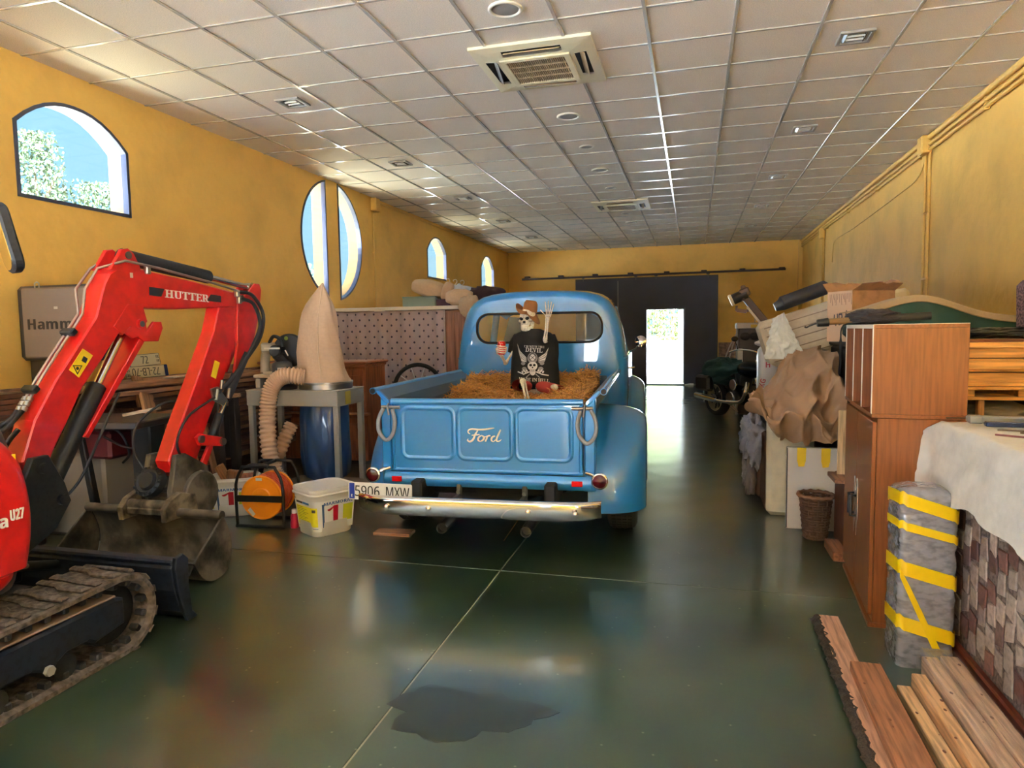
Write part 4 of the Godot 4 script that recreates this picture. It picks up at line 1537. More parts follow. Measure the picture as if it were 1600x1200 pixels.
func pickup() -> Transform3D:
	var t := thing("pickup_truck", "blue vintage pickup truck seen from behind with a straw filled bed and chrome bumper", "pickup truck", Vector3(-1.31, 0, -4.95), 3.5)
	var blue := mat(c8(34, 122, 188), 0.28, 0.1, {"coat": 1.0, "coat_rough": 0.03})
	var dark := mat(c8(26, 26, 28), 0.7)
	var inside := mat(c8(40, 44, 50), 0.8)
	var bedm := mat(c8(58, 82, 104), 0.4, 0.2)
	var rubber := mat(c8(40, 38, 37), 0.75)
	var chrome := metal(c8(225, 225, 228), 0.06)
	var dull := metal(c8(140, 138, 135), 0.4)
	# wheels
	for s in [-1.0, 1.0]:
		wheel(t, Vector3(s * 0.81, 0.36, 0), rubber, dark)
		wheel(t, Vector3(s * 0.76, 0.36, -2.9), rubber, dark)
		put("rear_fender", fender(s, 0.0, 0.56, 0.62, 0.985, deg_to_rad(-9), deg_to_rad(195), 1.12), blue, t)
		put("front_fender", fender(s, -2.85, 0.62, 0.5, 0.95, deg_to_rad(-14), deg_to_rad(200), 1.2), blue, t)
		var rb := Mb.new()
		rb.box(Vector3(s * 0.8, 0.4, -1.45), Vector3(0.28, 0.05, 1.7), 0.015)
		put("running_board", rb, blue, t)
	# chassis
	var ch := Mb.new()
	for s in [-1.0, 1.0]:
		ch.box(Vector3(s * 0.42, 0.48, -1.0), Vector3(0.07, 0.14, 4.2), 0.01)
		ch.tube(curve(v3([[s * 0.45, 0.44, 0.75], [s * 0.45, 0.34, 0.3], [s * 0.45, 0.31, 0], [s * 0.45, 0.36, -0.5]])), 0.035, 8, false, true, 0.6)
	ch.cyl(Vector3(-0.75, 0.36, 0), Vector3(0.75, 0.36, 0), 0.045, 14)
	ch.blob(Vector3(0.05, 0.36, 0), Vector3(0.16, 0.16, 0.18))
	ch.box(Vector3(0, 0.46, 0.8), Vector3(0.9, 0.1, 0.06), 0.01)
	put("chassis", ch, dark, t)
	var sw := Mb.new()
	sw.lathe([Vector2(0.15, -0.08), Vector2(0.28, -0.09), Vector2(0.34, -0.05), Vector2(0.35, 0.0), Vector2(0.34, 0.05), Vector2(0.28, 0.09), Vector2(0.15, 0.08)], xf(Vector3(0.0, 0.44, 0.5)), 32)
	put("spare_tyre", sw, rubber, t)
	for x in [-0.26, 0.27]:
		var p := Mb.new()
		var e := Vector3(x, 0.255, 1.06)
		p.cyl(Vector3(x, 0.27, -0.6), e, 0.034, 18)
		p.lathe([Vector2(0.034, 0.02), Vector2(0.034, 0.06), Vector2(0.028, 0.06), Vector2(0.028, 0.0), Vector2(0, 0)], Transform3D(Basis(Vector3(1, 0, 0), PI * 0.5), e - Vector3(0, 0, 0.02)), 18, false)
		put("exhaust_pipe", p, mat(c8(48, 46, 44), 0.5, 0.5), t)
	for x in [-0.17, 0.25]:
		var p := Mb.new()
		p.box(Vector3(x, 0.50, 1.0), Vector3(0.035, 0.13, 0.02), 0.008)
		p.cyl(Vector3(x, 0.47, 0.99), Vector3(x, 0.47, 1.03), 0.012, 10)
		p.box(Vector3(x, 0.435, 1.08), Vector3(0.035, 0.045, 0.18), 0.008)
		put("bumper_bracket", p, dull, t)
	# bed
	var bd := Mb.new()
	bd.box(Vector3(0, 0.61, -0.03), Vector3(1.24, 0.03, 2.04), 0.004)
	bd.box(Vector3(0, 0.83, -1.02), Vector3(1.26, 0.46, 0.03), 0.006)
	put("bed_floor", bd, bedm, t)
	for s in [-1.0, 1.0]:
		var sd := Mb.new()
		sd.prism([Vector2(0.61, 0.52), Vector2(0.635, 0.52), Vector2(0.635, 0.98), Vector2(0.655, 1.03), Vector2(0.73, 1.095), Vector2(0.725, 1.112), Vector2(0.64, 1.05), Vector2(0.61, 0.98)], -1.04, 0.975, Transform3D(Basis.from_scale(Vector3(s, 1, 1)), Vector3.ZERO), 0.002)
		put("bed_side", sd, bedm, t)
		var rl := Mb.new()
		rl.cyl(Vector3(s * 0.735, 1.10, -1.04), Vector3(s * 0.735, 1.10, 0.99), 0.022, 16)
		put("bed_rail", rl, blue, t)
		var rc := Mb.new()
		rc.cyl(Vector3(s * 0.735, 1.10, 0.99), Vector3(s * 0.735, 1.10, 0.995), 0.017, 16)
		put("rail_end", rc, dark, t)
		var ps := Mb.new()
		ps.prism([Vector2(0.617, 0.49), Vector2(0.685, 0.49), Vector2(0.685, 1.06), Vector2(0.617, 1.0)], 0.9, 0.99, Transform3D(Basis.from_scale(Vector3(s, 1, 1)), Vector3.ZERO), 0.008)
		ps.prism([Vector2(0.617, 1.0), Vector2(0.685, 1.06), Vector2(0.72, 1.1), Vector2(0.70, 1.105), Vector2(0.63, 1.04)], 0.955, 0.985, Transform3D(Basis.from_scale(Vector3(s, 1, 1)), Vector3.ZERO), 0.003)
		put("bed_post", ps, blue, t)
		var wb := Mb.new()
		wb.box(Vector3(s * 0.628, 0.72, -0.05), Vector3(0.03, 0.4, 1.95), 0.004)
		put("bed_side_panel", wb, blue, t)
	# tailgate: flat sheet with a folded rim and three framed panels
	var tg := Mb.new()
	tg.box(Vector3(0, 0.815, 0.985), Vector3(1.22, 0.42, 0.022), 0.006)
	tg.cyl(Vector3(-0.612, 1.033, 0.985), Vector3(0.612, 1.033, 0.985), 0.021, 16)
	tg.cyl(Vector3(-0.61, 0.60, 0.985), Vector3(0.61, 0.60, 0.985), 0.016, 14)
	tg.box(Vector3(-0.598, 0.81, 0.99), Vector3(0.022, 0.42, 0.036), 0.008)
	tg.box(Vector3(0.598, 0.81, 0.99), Vector3(0.022, 0.42, 0.036), 0.008)
	var gate := put("tailgate", tg, blue, t)
	for k in 3:
		var fr := Mb.new()
		var cx := (k - 1) * 0.37
		var o := rrect(0.345, 0.325, 0.05, 6, Vector2(cx, 0.835))
		var lv := [[0.012, 0.0], [0.0, 0.007], [-0.006, 0.007], [-0.018, 0.0]]
		fr.smooth()
		var po := PackedVector2Array(o)
		for q in 3:
			var A := fr.inset(po, -lv[q][0])
			var B := fr.inset(po, -lv[q + 1][0])
			for i in o.size():
				var j := (i + 1) % o.size()
				fr.quad(Vector3(A[i].x, A[i].y, 0.996 + lv[q][1]), Vector3(A[j].x, A[j].y, 0.996 + lv[q][1]), Vector3(B[j].x, B[j].y, 0.996 + lv[q + 1][1]), Vector3(B[i].x, B[i].y, 0.996 + lv[q + 1][1]), Vector3(0, 0, 1))
		put("panel_bead", fr, blue, gate)
	ford_script(gate)
	# valance under the tailgate
	var vl := Mb.new()
	vl.slab_sheet(func(u: float, v: float): return Vector3(lerpf(-0.66, 0.66, u), lerpf(0.495, 0.582, v), 0.995 + 0.022 * sin(v * PI)), 4, 8, Vector3(0, 0, 0.02))
	put("rear_valance", vl, blue, t)
	for s in [-1.0, 1.0]:
		var rf := Mb.new()
		rf.box(Vector3(s * 0.575, 0.542, 1.022), Vector3(0.066, 0.034, 0.012), 0.003)
		put("reflector", rf, mat(c8(190, 14, 20), 0.2), t)
		# chain in a hose hanging at each tailgate end
		var lp := Mb.new()
		lp.tube(curve(v3([[s * 0.66, 0.99, 1.0], [s * 0.69, 0.92, 1.015], [s * 0.685, 0.84, 1.02], [s * 0.64, 0.79, 1.02], [s * 0.595, 0.83, 1.02], [s * 0.58, 0.91, 1.018], [s * 0.60, 0.985, 1.005]]), 5), 0.013, 8)
		put("tailgate_chain", lp, mat(c8(128, 132, 140), 0.55), t)
		var hk := Mb.new()
		hk.tube(v3([[s * 0.67, 1.0, 1.0], [s * 0.58, 1.0, 1.02], [s * 0.545, 1.0, 1.015]]), 0.011, 8)
		hk.tube(v3([[s * 0.625, 1.02, 1.0], [s * 0.625, 1.01, 1.025], [s * 0.615, 0.95, 1.025]]), 0.007, 8)
		put("latch", hk, dull, t)
		# tail lamps on brackets
		var X := Transform3D(Basis(Vector3(1, 0, 0), PI * 0.5), Vector3(s * 0.715, 0.575, 1.06))
		var lh := Mb.new()
		lh.lathe([Vector2(0.0, -0.05), Vector2(0.03, -0.045), Vector2(0.046, -0.01), Vector2(0.05, 0.012), Vector2(0.049, 0.02), Vector2(0.041, 0.022)], X, 28)
		lh.tube(v3([[s * 0.70, 0.585, 1.03], [s * 0.66, 0.6, 1.01], [s * 0.63, 0.605, 0.99]]), 0.014, 8)
		put("tail_lamp", lh, chrome, t)
		var ln := Mb.new()
		ln.lathe([Vector2(0.042, 0.02), Vector2(0.03, 0.03), Vector2(0, 0.034)], X, 24)
		put("lens", ln, mat(c8(70, 6, 14), 0.12), t)
	# bumper
	var bp := Mb.new()
	bp.slab_sheet(func(u: float, v: float):
		var x := lerpf(-0.735, 0.735, u)
		var e := pow(absf(x) / 0.735, 8)
		var b := sin(v * PI)
		return Vector3(x, lerpf(0.385, 0.505, v) - 0.02 * e * (v - 0.5), 1.31 + 0.03 * pow(maxf(b, 0.0), 0.3) + 0.026 * (v - 0.5) - 0.09 * e), 48, 14, Vector3(0, 0, 0.012))
	put("rear_bumper", bp, chrome, t)
	for x in [-0.52, -0.26, 0.33, 0.6]:
		var b := Mb.new()
		b.blob(Vector3(x, 0.445, 1.345), Vector3(0.016, 0.016, 0.012), null, 14, 8)
		put("bumper_bolt", b, chrome, t)
	# number plate
	var pl := Mb.new()
	pl.prism(rrect(0.43, 0.108, 0.01, 3), -0.004, 0.004, Transform3D(), 0.001)
	var pt := xf(Vector3(-0.63, 0.49, 1.17), -2, -4)
	var np := put("number_plate", pl, mat(c8(225, 226, 226), 0.4), t, pt)
	var bb := Mb.new()
	bb.box(Vector3(-0.19, 0, 0.0045), Vector3(0.036, 0.098, 0.002))
	put("country_band", bb, mat(c8(24, 50, 150), 0.4), np)
	letters("plate_lettering", "5906", 0.068, mat(c8(22, 22, 24), 0.5), np, xf(Vector3(-0.085, 0.0, 0.005)), 0.002, "Droid Sans", 400, 0.85)
	letters("plate_lettering", "MXW", 0.068, mat(c8(22, 22, 24), 0.5), np, xf(Vector3(0.118, 0.0, 0.005)), 0.002, "Droid Sans", 400, 0.75)
	letters("plate_lettering", "E", 0.016, mat(c8(225, 225, 225), 0.5), np, xf(Vector3(-0.19, -0.03, 0.0055)), 0.002)
	# cab: rear panel with its window, shell, roof, doors, glass
	var half := [Vector2(0.0, 0.55), Vector2(0.7, 0.55), Vector2(0.79, 0.62), Vector2(0.808, 0.9), Vector2(0.805, 1.2), Vector2(0.79, 1.24), Vector2(0.775, 1.36), Vector2(0.745, 1.52), Vector2(0.70, 1.65), Vector2(0.64, 1.735), Vector2(0.55, 1.79), Vector2(0.42, 1.822), Vector2(0.22, 1.838), Vector2(0.0, 1.842)]
	var poly := half.duplicate()
	for i in range(half.size() - 2, 0, -1):
		poly.append(Vector2(-half[i].x, half[i].y))
	var N := 96
	var outer := resample(poly, N)
	var c0 := Vector2(0, 1.495)
	var wq := []
	for p in rrect(1.15, 0.265, 0.1, 8, c0):
		wq.append(p)
	# window outline with the same start and turn as the outer one
	var wp := [Vector2(0, 1.3625)]
	var rr := rrect(1.15, 0.265, 0.11, 8, c0)
	rr = rr.slice(27) + rr.slice(0, 27)
	wp.append_array(rr)
	var win := resample(wp, N)
	var ringz := func(o: Array, w: Array, k: float, z: float) -> Array:
		var a := []
		for i in N:
			var p: Vector2 = w[i].lerp(o[i], k)
			a.append(Vector3(p.x, p.y, z))
		return a
	var grow := func(o: Array, d: float) -> Array:
		var a := []
		for p in o:
			a.append(c0 + (p - c0) * (1.0 + d))
		return a
	var cb := Mb.new()
	var zz := -1.115
	cb.skin([ringz.call(grow.call(win, -0.012), win, 1.0, zz - 0.02), ringz.call(grow.call(win, 0.0), win, 1.0, zz - 0.004), ringz.call(grow.call(win, 0.02), win, 1.0, zz)], false, false, true)
	var face := []
	for k in 6:
		var f := k / 5.0
		face.append(ringz.call(grow.call(outer, -0.10), grow.call(win, 0.02), f, zz - 0.012 * f * f))
	face.append(ringz.call(grow.call(outer, -0.045), win, 1.0, zz - 0.032))
	face.append(ringz.call(grow.call(outer, -0.012), win, 1.0, zz - 0.075))
	face.append(ringz.call(outer, win, 1.0, zz - 0.14))
	face.append(ringz.call(grow.call(outer, 0.005), win, 1.0, zz - 0.3))
	cb.smooth()
	for k in face.size() - 1:
		for i in N:
			var j := (i + 1) % N
			var A: Vector3 = face[k][i]
			var out := Vector3(A.x, A.y - 1.4, 1.2 if k < 6 else 0.1)
			cb.quad(face[k][i], face[k][j], face[k + 1][j], face[k + 1][i], out)
	put("cab_back", cb, blue, t)
	var gk := Mb.new()
	var gp := []
	for p in grow.call(win, 0.012):
		gp.append(Vector3(p.x, p.y, zz + 0.002))
	gk.tube(gp, 0.011, 8, true)
	put("window_gasket", gk, dark, t)
	var cr := Mb.new()
	for s in [0]:
		cr.tube(v3([[-0.806, 1.215, -1.26], [-0.78, 1.215, -1.165], [-0.72, 1.215, -1.135], [0.72, 1.215, -1.135], [0.78, 1.215, -1.165], [0.806, 1.215, -1.26]]), 0.008, 8)
	put("belt_bead", cr, blue, t)
	var rw := Mb.new()
	rw.prism(Array(win), 0, 0.004, xf(Vector3(0, 0, zz - 0.014)))
	put("rear_glass", rw, glass(), t)
	# roof
	var rings := []
	for q in [[-1.415, 0.005, 0.0], [-1.7, 0.005, 0.03], [-2.0, -0.03, 0.02], [-2.25, -0.1, -0.05], [-2.36, -0.16, -0.12]]:
		var a := []
		for p in outer:
			if p.y > 1.66:
				a.append(Vector3(p.x * (1.0 + q[1]), p.y + q[2] * (p.y - 1.5) / 0.34, q[0]))
		rings.append(a)
	var rf := Mb.new()
	for pass_k in 2:
		rf.smooth()
		for k in rings.size() - 1:
			for i in rings[k].size() - 1:
				var d := Vector3(0, -0.03 * pass_k, 0)
				var up := Vector3(rings[k][i].x * 0.5, 1, 0) * (1 - 2 * pass_k)
				rf.quad(rings[k][i] + d, rings[k][i + 1] + d, rings[k + 1][i + 1] + d, rings[k + 1][i] + d, up)
	put("roof", rf, blue, t)
	for s in [-1.0, 1.0]:
		var dr := Mb.new()
		dr.prism([Vector2(-1.41, 0.58), Vector2(-1.41, 1.24), Vector2(-2.42, 1.24), Vector2(-2.42, 0.58)], -0.03, 0.03, side_plane(s * 0.78), 0.02)
		put("door", dr, blue, t)
		var pl2 := Mb.new()
		pl2.tube(v3([[s * 0.74, 1.22, -2.38], [s * 0.63, 1.7, -2.2]]), 0.04, 8)
		put("pillar", pl2, blue, t)
		var mi := Mb.new()
		mi.tube(v3([[s * 0.8, 1.24, -1.95], [s * 0.86, 1.27, -1.93], [s * 0.9, 1.32, -1.9]]), 0.008, 8)
		mi.lathe([Vector2(0.0, -0.025), Vector2(0.05, -0.015), Vector2(0.06, 0.0), Vector2(0.055, 0.006), Vector2(0, 0.006)], Transform3D(Basis(Vector3(1, 0, 0), PI * 0.45), Vector3(s * 0.915, 1.345, -1.9)), 20)
		put("door_mirror", mi, chrome, t)
		var hd := Mb.new()
		hd.tube(v3([[s * 0.81, 1.1, -1.55], [s * 0.85, 1.1, -1.55], [s * 0.85, 1.1, -1.68]]), 0.011, 8)
		put("door_handle", hd, chrome, t)
	var ws := Mb.new()
	ws.quad(Vector3(-0.68, 1.24, -2.42), Vector3(0.68, 1.24, -2.42), Vector3(0.6, 1.7, -2.24), Vector3(-0.6, 1.7, -2.24), Vector3(0, 0, -1))
	put("windscreen", ws, glass(), t)
	var sr := Mb.new()
	sr.bar(Vector3(-0.64, 1.70, -2.24), Vector3(0.64, 1.70, -2.24), 0.08, 0.1, 0.02)
	for s in [-1.0, 1.0]:
		sr.prism([Vector2(s * 0.47, 1.25), Vector2(s * 0.72, 1.25), Vector2(s * 0.63, 1.72), Vector2(s * 0.47, 1.7)], -0.02, 0.02, xf(Vector3(0, 0, -2.33), -18), 0.006)
	put("windscreen_surround", sr, inside, t)
	var ins := Mb.new()
	ins.box(Vector3(0, 1.0, -1.4), Vector3(1.4, 0.52, 0.14), 0.05)
	ins.box(Vector3(0, 0.85, -1.65), Vector3(1.4, 0.16, 0.5), 0.04)
	ins.box(Vector3(0, 1.15, -2.35), Vector3(1.45, 0.22, 0.14), 0.04)
	put("bench_seat", ins, inside, t)
	var st := Mb.new()
	var sc := []
	for k in 24:
		sc.append(xf(Vector3(-0.36, 1.2, -2.1), 55) * Vector3(cos(TAU * k / 24) * 0.2, 0, sin(TAU * k / 24) * 0.2))
	st.tube(sc, 0.013, 8, true)
	put("steering_wheel", st, dark, t)
	# bonnet and nose, hidden behind the cab
	var bn := Mb.new()
	var br := []
	for q in [[-2.42, 0.62, 1.24], [-2.9, 0.55, 1.2], [-3.4, 0.46, 1.12], [-3.62, 0.38, 1.0], [-3.7, 0.3, 0.9]]:
		var a := []
		for p in rrect(q[1] * 2, q[2] - 0.45, 0.2, 5, Vector2(0, (q[2] + 0.45) * 0.5)):
			a.append(Vector3(p.x, p.y, q[0]))
		br.append(a)
	bn.skin(br)
	put("bonnet", bn, blue, t)
	var an := Mb.new()
	an.cyl(Vector3(0.66, 1.2, -2.5), Vector3(0.66, 2.0, -2.52), 0.003, 6)
	put("aerial", an, dull, t)
	# the board under the left rear wheel
	var wp2 := Mb.new()
	wp2.box(Vector3.ZERO, Vector3(0.28, 0.022, 0.12), 0.002)
	single("wood_block", wp2, wood(c8(170, 125, 95), 0), "short flat piece of plank on the floor behind the left rear wheel of the pickup", "wood block", "", Transform3D(Basis(Vector3.UP, 0.06), t.transform * Vector3(-0.83, 0.011, 0.46)))
	return t.transform


func ford_script(gate: Node3D):
	# the raised script in the middle panel, drawn as swelling strokes
	var m := Mb.new()
	var strokes := [
		# F: top bar with its curl, stem, cross bar
		[[[-0.095, 0.012, 4], [-0.108, 0.022, 5], [-0.103, 0.037, 6], [-0.08, 0.043, 7], [-0.04, 0.040, 8], [0.0, 0.042, 8], [0.04, 0.049, 6], [0.06, 0.052, 3]]],
		[[[-0.045, 0.036, 5], [-0.062, 0.010, 8], [-0.075, -0.02, 9], [-0.095, -0.036, 8], [-0.112, -0.030, 6], [-0.108, -0.018, 3]]],
		[[[-0.085, 0.004, 4], [-0.06, 0.006, 6], [-0.034, 0.010, 4]]],
		# o
		[[[-0.022, 0.004, 6], [-0.040, -0.008, 8], [-0.044, -0.026, 8], [-0.030, -0.033, 5], [-0.012, -0.022, 8], [-0.008, -0.006, 8], [-0.022, 0.004, 5]]],
		[[[-0.008, -0.004, 4], [0.004, -0.004, 4], [0.016, 0.002, 4]]],
		# r
		[[[0.016, 0.003, 7], [0.010, -0.015, 8], [0.002, -0.034, 7]], [[0.010, -0.012, 4], [0.022, 0.002, 6], [0.034, 0.002, 7]]],
		# d
		[[[0.064, 0.002, 6], [0.046, -0.006, 8], [0.040, -0.024, 8], [0.052, -0.033, 5], [0.070, -0.020, 5]], [[0.100, 0.042, 6], [0.086, 0.012, 8], [0.074, -0.016, 8], [0.076, -0.031, 6], [0.094, -0.028, 4], [0.104, -0.018, 2]]],
	]
	for g in strokes:
		for s in g:
			var pts := []
			var rad := []
			for i in s.size() - 1:
				var p0: Array = s[maxi(i - 1, 0)]
				var p3: Array = s[mini(i + 2, s.size() - 1)]
				for k in 4:
					var f := k / 4.0
					var a := Vector3(s[i][0], s[i][1], s[i][2])
					var b := Vector3(s[i + 1][0], s[i + 1][1], s[i + 1][2])
					var q := a.cubic_interpolate(b, Vector3(p0[0], p0[1], p0[2]), Vector3(p3[0], p3[1], p3[2]), f)
					pts.append(Vector3(q.x, q.y, 0))
					rad.append(maxf(q.z, 1.5) * 0.00072)
			pts.append(Vector3(s[-1][0], s[-1][1], 0))
			rad.append(s[-1][2] * 0.00072)
			m.tube(pts, rad, 8, false, true, 0.6, Vector3(0, 0, 1))
	put("script_emblem", m, mat(c8(225, 218, 200), 0.35), gate, Transform3D(Basis.from_scale(Vector3(1.0, 1.0, 0.8)), Vector3(0.003, 0.822, 1.0)))


func straw_load(T: Transform3D):
	var h := func(x: float, z: float) -> float:
		var n := 0.012 * sin(x * 17 + z * 9) + 0.01 * sin(x * 31 - z * 23)
		var near := exp(-pow((x - 0.1) / 0.26, 2)) * smoothstep(-0.6, -0.35, z)
		var y := 0.985 + 0.06 * smoothstep(-0.35, -0.75, z) - 0.07 * near + 0.03 * smoothstep(0.2, 0.5, x)
		y -= 0.22 * smoothstep(0.0, -0.45, x) * smoothstep(-0.3, 0.35, z)
		return y - 0.05 * smoothstep(0.4, 0.9, z) + n
	var o := thing("straw", "loose golden straw heaped in the pickup bed round the skeleton", "straw", Vector3.ZERO)
	o.transform = T
	stuff(o)
	var m := Mb.new()
	m.sheet(func(u: float, v: float): return Vector3(lerpf(-0.6, 0.6, u), h.call(lerpf(-0.6, 0.6, u), lerpf(0.93, -0.98, v)) if u > 0.01 and u < 0.99 and v > 0.01 else 0.7, lerpf(0.93, -0.98, v)), 30, 40)
	var sm := mat(c8(176, 120, 62), 0.85, 0.0, {"tex": noise_tex("strawt", 0.09, 0.35, 1.3, 4), "scale": Vector3(4, 4, 4)})
	stuff(put("straw_heap", m, sm, o))
	var st := Mb.new()
	st.flat()
	for a in 3:
		var p := Vector3(cos(TAU * a / 3), sin(TAU * a / 3), 0) * 0.0022
		var q := Vector3(cos(TAU * (a + 1) / 3), sin(TAU * (a + 1) / 3), 0) * 0.0022
		st.quad(p + Vector3(0, 0, -0.5), q + Vector3(0, 0, -0.5), q + Vector3(0, 0, 0.5), p + Vector3(0, 0, 0.5), p + q)
	var mm := MultiMesh.new()
	mm.transform_format = MultiMesh.TRANSFORM_3D
	mm.use_colors = true
	mm.mesh = st.mesh()
	mm.instance_count = 7000
	for i in 7000:
		var x := rng.randf_range(-0.58, 0.58)
		var z := rng.randf_range(-0.98, 0.9)
		var L := rng.randf_range(0.06, 0.2)
		var b := Basis.from_euler(Vector3(rng.randfn(0.0, 0.35), rng.randf() * TAU, 0)).scaled_local(Vector3(1, 1, L))
		var e := b.z * 0.5
		var y: float = h.call(x, z) + rng.randf_range(-0.01, 0.035)
		if absf(x + e.x) > 0.6 or absf(x - e.x) > 0.6 or absf(z + e.z) > 0.96 or absf(z - e.z) > 0.98:
			continue
		mm.set_instance_transform(i, Transform3D(b, Vector3(x, y, z)))
		var k := rng.randf_range(0.5, 1.15)
		mm.set_instance_color(i, Color(k, k * rng.randf_range(0.82, 1.0), k * rng.randf_range(0.6, 0.95)))
	var f := MultiMeshInstance3D.new()
	f.name = "stalks"
	f.multimesh = mm
	var fm: StandardMaterial3D = mat(c8(214, 158, 88), 0.7).duplicate()
	fm.vertex_color_use_as_albedo = true
	f.material_override = fm
	o.add_child(f)
	stuff(f)


func skeleton(T: Transform3D):
	var s := thing("skeleton", "skeleton in straw hat and black printed shirt sitting in the pickup bed, hand raised", "skeleton")
	s.transform = T
	var bone := mat(c8(226, 216, 196), 0.5, 0.0, {"tex": noise_tex("bonet", 0.05, 0.7, 1.1, 3), "scale": Vector3.ONE * 6.0})
	var hole := mat(c8(16, 14, 14), 0.9)
	# skull, turned a little to the picture's left
	var H := xf(Vector3(0.03, 1.56, -0.40), 4, -14, 3)
	H.basis = H.basis.scaled(Vector3.ONE * 1.18)
	var m := Mb.new()
	m.blob(Vector3(0, 0.02, -0.01), Vector3(0.054, 0.06, 0.07), func(d: Vector3): return 1.0 - 0.12 * maxf(0.0, -d.y) * maxf(0.0, d.z), 28, 20)
	m.blob(Vector3(0, -0.018, 0.036), Vector3(0.036, 0.028, 0.026), null, 18, 12)
	for k in [-1.0, 1.0]:
		m.blob(Vector3(k * 0.034, -0.004, 0.04), Vector3(0.016, 0.011, 0.018), null, 12, 8)
		m.tube(v3([[k * 0.028, 0.028, 0.05], [k * 0.012, 0.024, 0.058], [0, 0.018, 0.058]]), 0.007, 8)
	put("skull", m, bone, s, H)
	m = Mb.new()
	m.tube(curve(v3([[-0.038, -0.02, 0.005], [-0.036, -0.05, 0.02], [-0.018, -0.064, 0.048], [0.018, -0.064, 0.048], [0.036, -0.05, 0.02], [0.038, -0.02, 0.005]]), 4), 0.011, 8, false, true, 1.4)
	m.blob(Vector3(0, -0.058, 0.05), Vector3(0.022, 0.014, 0.012), null, 14, 8)
	put("jaw", m, bone, s, H)
	m = Mb.new()
	for r in 2:
		for k in 8:
			m.box(Vector3((k - 3.5) * 0.0068, -0.036 - r * 0.011, 0.059 - 0.0009 * pow(k - 3.5, 2)), Vector3(0.0056, 0.0095, 0.006), 0.0015)
	put("teeth", m, mat(c8(238, 230, 210), 0.35), s, H)
	m = Mb.new()
	for k in [-1.0, 1.0]:
		m.blob(Vector3(k * 0.021, 0.012, 0.053), Vector3(0.0145, 0.0125, 0.010), null, 14, 10)
		m.blob(Vector3(k * 0.0045, -0.013, 0.060), Vector3(0.0055, 0.010, 0.006), null, 10, 8)
	put("eye_sockets", m, hole, s, H)
	# straw hat with a curled brim
	var B := xf(Vector3(0.045, 1.632, -0.425), -4, -16, -8)
	m = Mb.new()
	m.lathe([Vector2(0.066, -0.01), Vector2(0.064, 0.02), Vector2(0.06, 0.06), Vector2(0.045, 0.083), Vector2(0.02, 0.078), Vector2(0, 0.07)], B, 28, true, 0.9)
	m.slab_sheet(func(u: float, v: float):
		var a := u * TAU
		var r := lerpf(0.06, 0.125, v)
		var lift := (0.055 * pow(absf(cos(a)), 2.0) - 0.03 * pow(absf(sin(a)), 2)) * v * v
		if cos(a) > 0.2:
			lift = -0.09 * v * cos(a)
			r *= 0.8
		return B * Vector3(cos(a) * r * 0.95, lift - 0.006, sin(a) * r), 40, 6, B.basis.y * 0.004)
	put("straw_hat", m, mat(c8(168, 110, 58), 0.85, 0.0, {"tex": noise_tex("strawt", 0.09, 0.35, 1.3, 4), "scale": Vector3.ONE * 9.0, "bump": bump_tex("weave", 0.15, 2.0, 2)}), s)
	# spine and shoulders
	m = Mb.new()
	for k in 14:
		m.cyl(Vector3(0.06, 1.02 + k * 0.034, -0.46), Vector3(0.06, 1.045 + k * 0.034, -0.46), 0.014, 10)
	put("spine", m, bone, s)
	# shirt: a body, two sleeves; the front carries the print
	var im := shirt_print()
	var body := func(u: float, v: float, fr: float) -> Vector3:
		# u across, v from hem to shoulder
		var y := lerpf(1.0, 1.485, v)
		var w := lerpf(0.205, 0.172, pow(v, 1.5))
		if v > 0.9:
			w = lerpf(0.172, 0.07, pow((v - 0.9) / 0.1, 2.0))
		var x := (u * 2 - 1) * w
		var cx := 0.075 + 0.01 * (1 - v) - 0.02 * maxf(0.0, v - 0.9)
		var d := sqrt(maxf(0.0, 1.0 - pow(absf(u * 2 - 1), 2.6)))
		var fold := 0.008 * sin(u * 17 + v * 5) * (1 - v) + 0.006 * sin(v * 14 + u * 6)
		return Vector3(cx + x, y - 0.02 * (1 - d) * v, -0.44 + fr * (0.10 * d + fold * d) + 0.05 * (1 - v))
	m = Mb.new()
	m.sheet(func(u: float, v: float): return body.call(u, v, 1.0), 30, 30)
	var fm := uv_mat(im, 0.92)
	put("printed_shirt", m, fm, s)
	m = Mb.new()
	m.sheet(func(u: float, v: float): return body.call(u, v, -1.0), 20, 20, true)
	m.tube(v3([[-0.05, 1.42, -0.45], [-0.09, 1.36, -0.45], [-0.10, 1.29, -0.44]]), [0.05, 0.05, 0.048], 14, false, false)
	m.tube(v3([[0.2, 1.42, -0.45], [0.225, 1.36, -0.44], [0.23, 1.28, -0.42], [0.23, 1.22, -0.4]]), [0.05, 0.052, 0.05, 0.046], 14, false, false)
	put("shirt_back", m, mat(c8(14, 14, 16), 0.92), s)
	# arms
	var limb := func(called: String, a: Vector3, b: Vector3, r: float, knob: float):
		var q := Mb.new()
		q.tube([a, a.lerp(b, 0.08), a.lerp(b, 0.25), a.lerp(b, 0.75), a.lerp(b, 0.92), b], [knob * 0.7, knob, r, r, knob, knob * 0.7], 10)
		put(called, q, bone, s)
	limb.call("upper_arm", Vector3(0.2, 1.37, -0.44), Vector3(0.185, 1.385, -0.3), 0.01, 0.016)
	limb.call("forearm", Vector3(0.178, 1.385, -0.29), Vector3(0.198, 1.575, -0.33), 0.0065, 0.011)
	limb.call("forearm", Vector3(0.196, 1.385, -0.295), Vector3(0.212, 1.575, -0.335), 0.0055, 0.009)
	limb.call("upper_arm", Vector3(-0.06, 1.37, -0.44), Vector3(-0.15, 1.2, -0.34), 0.01, 0.016)
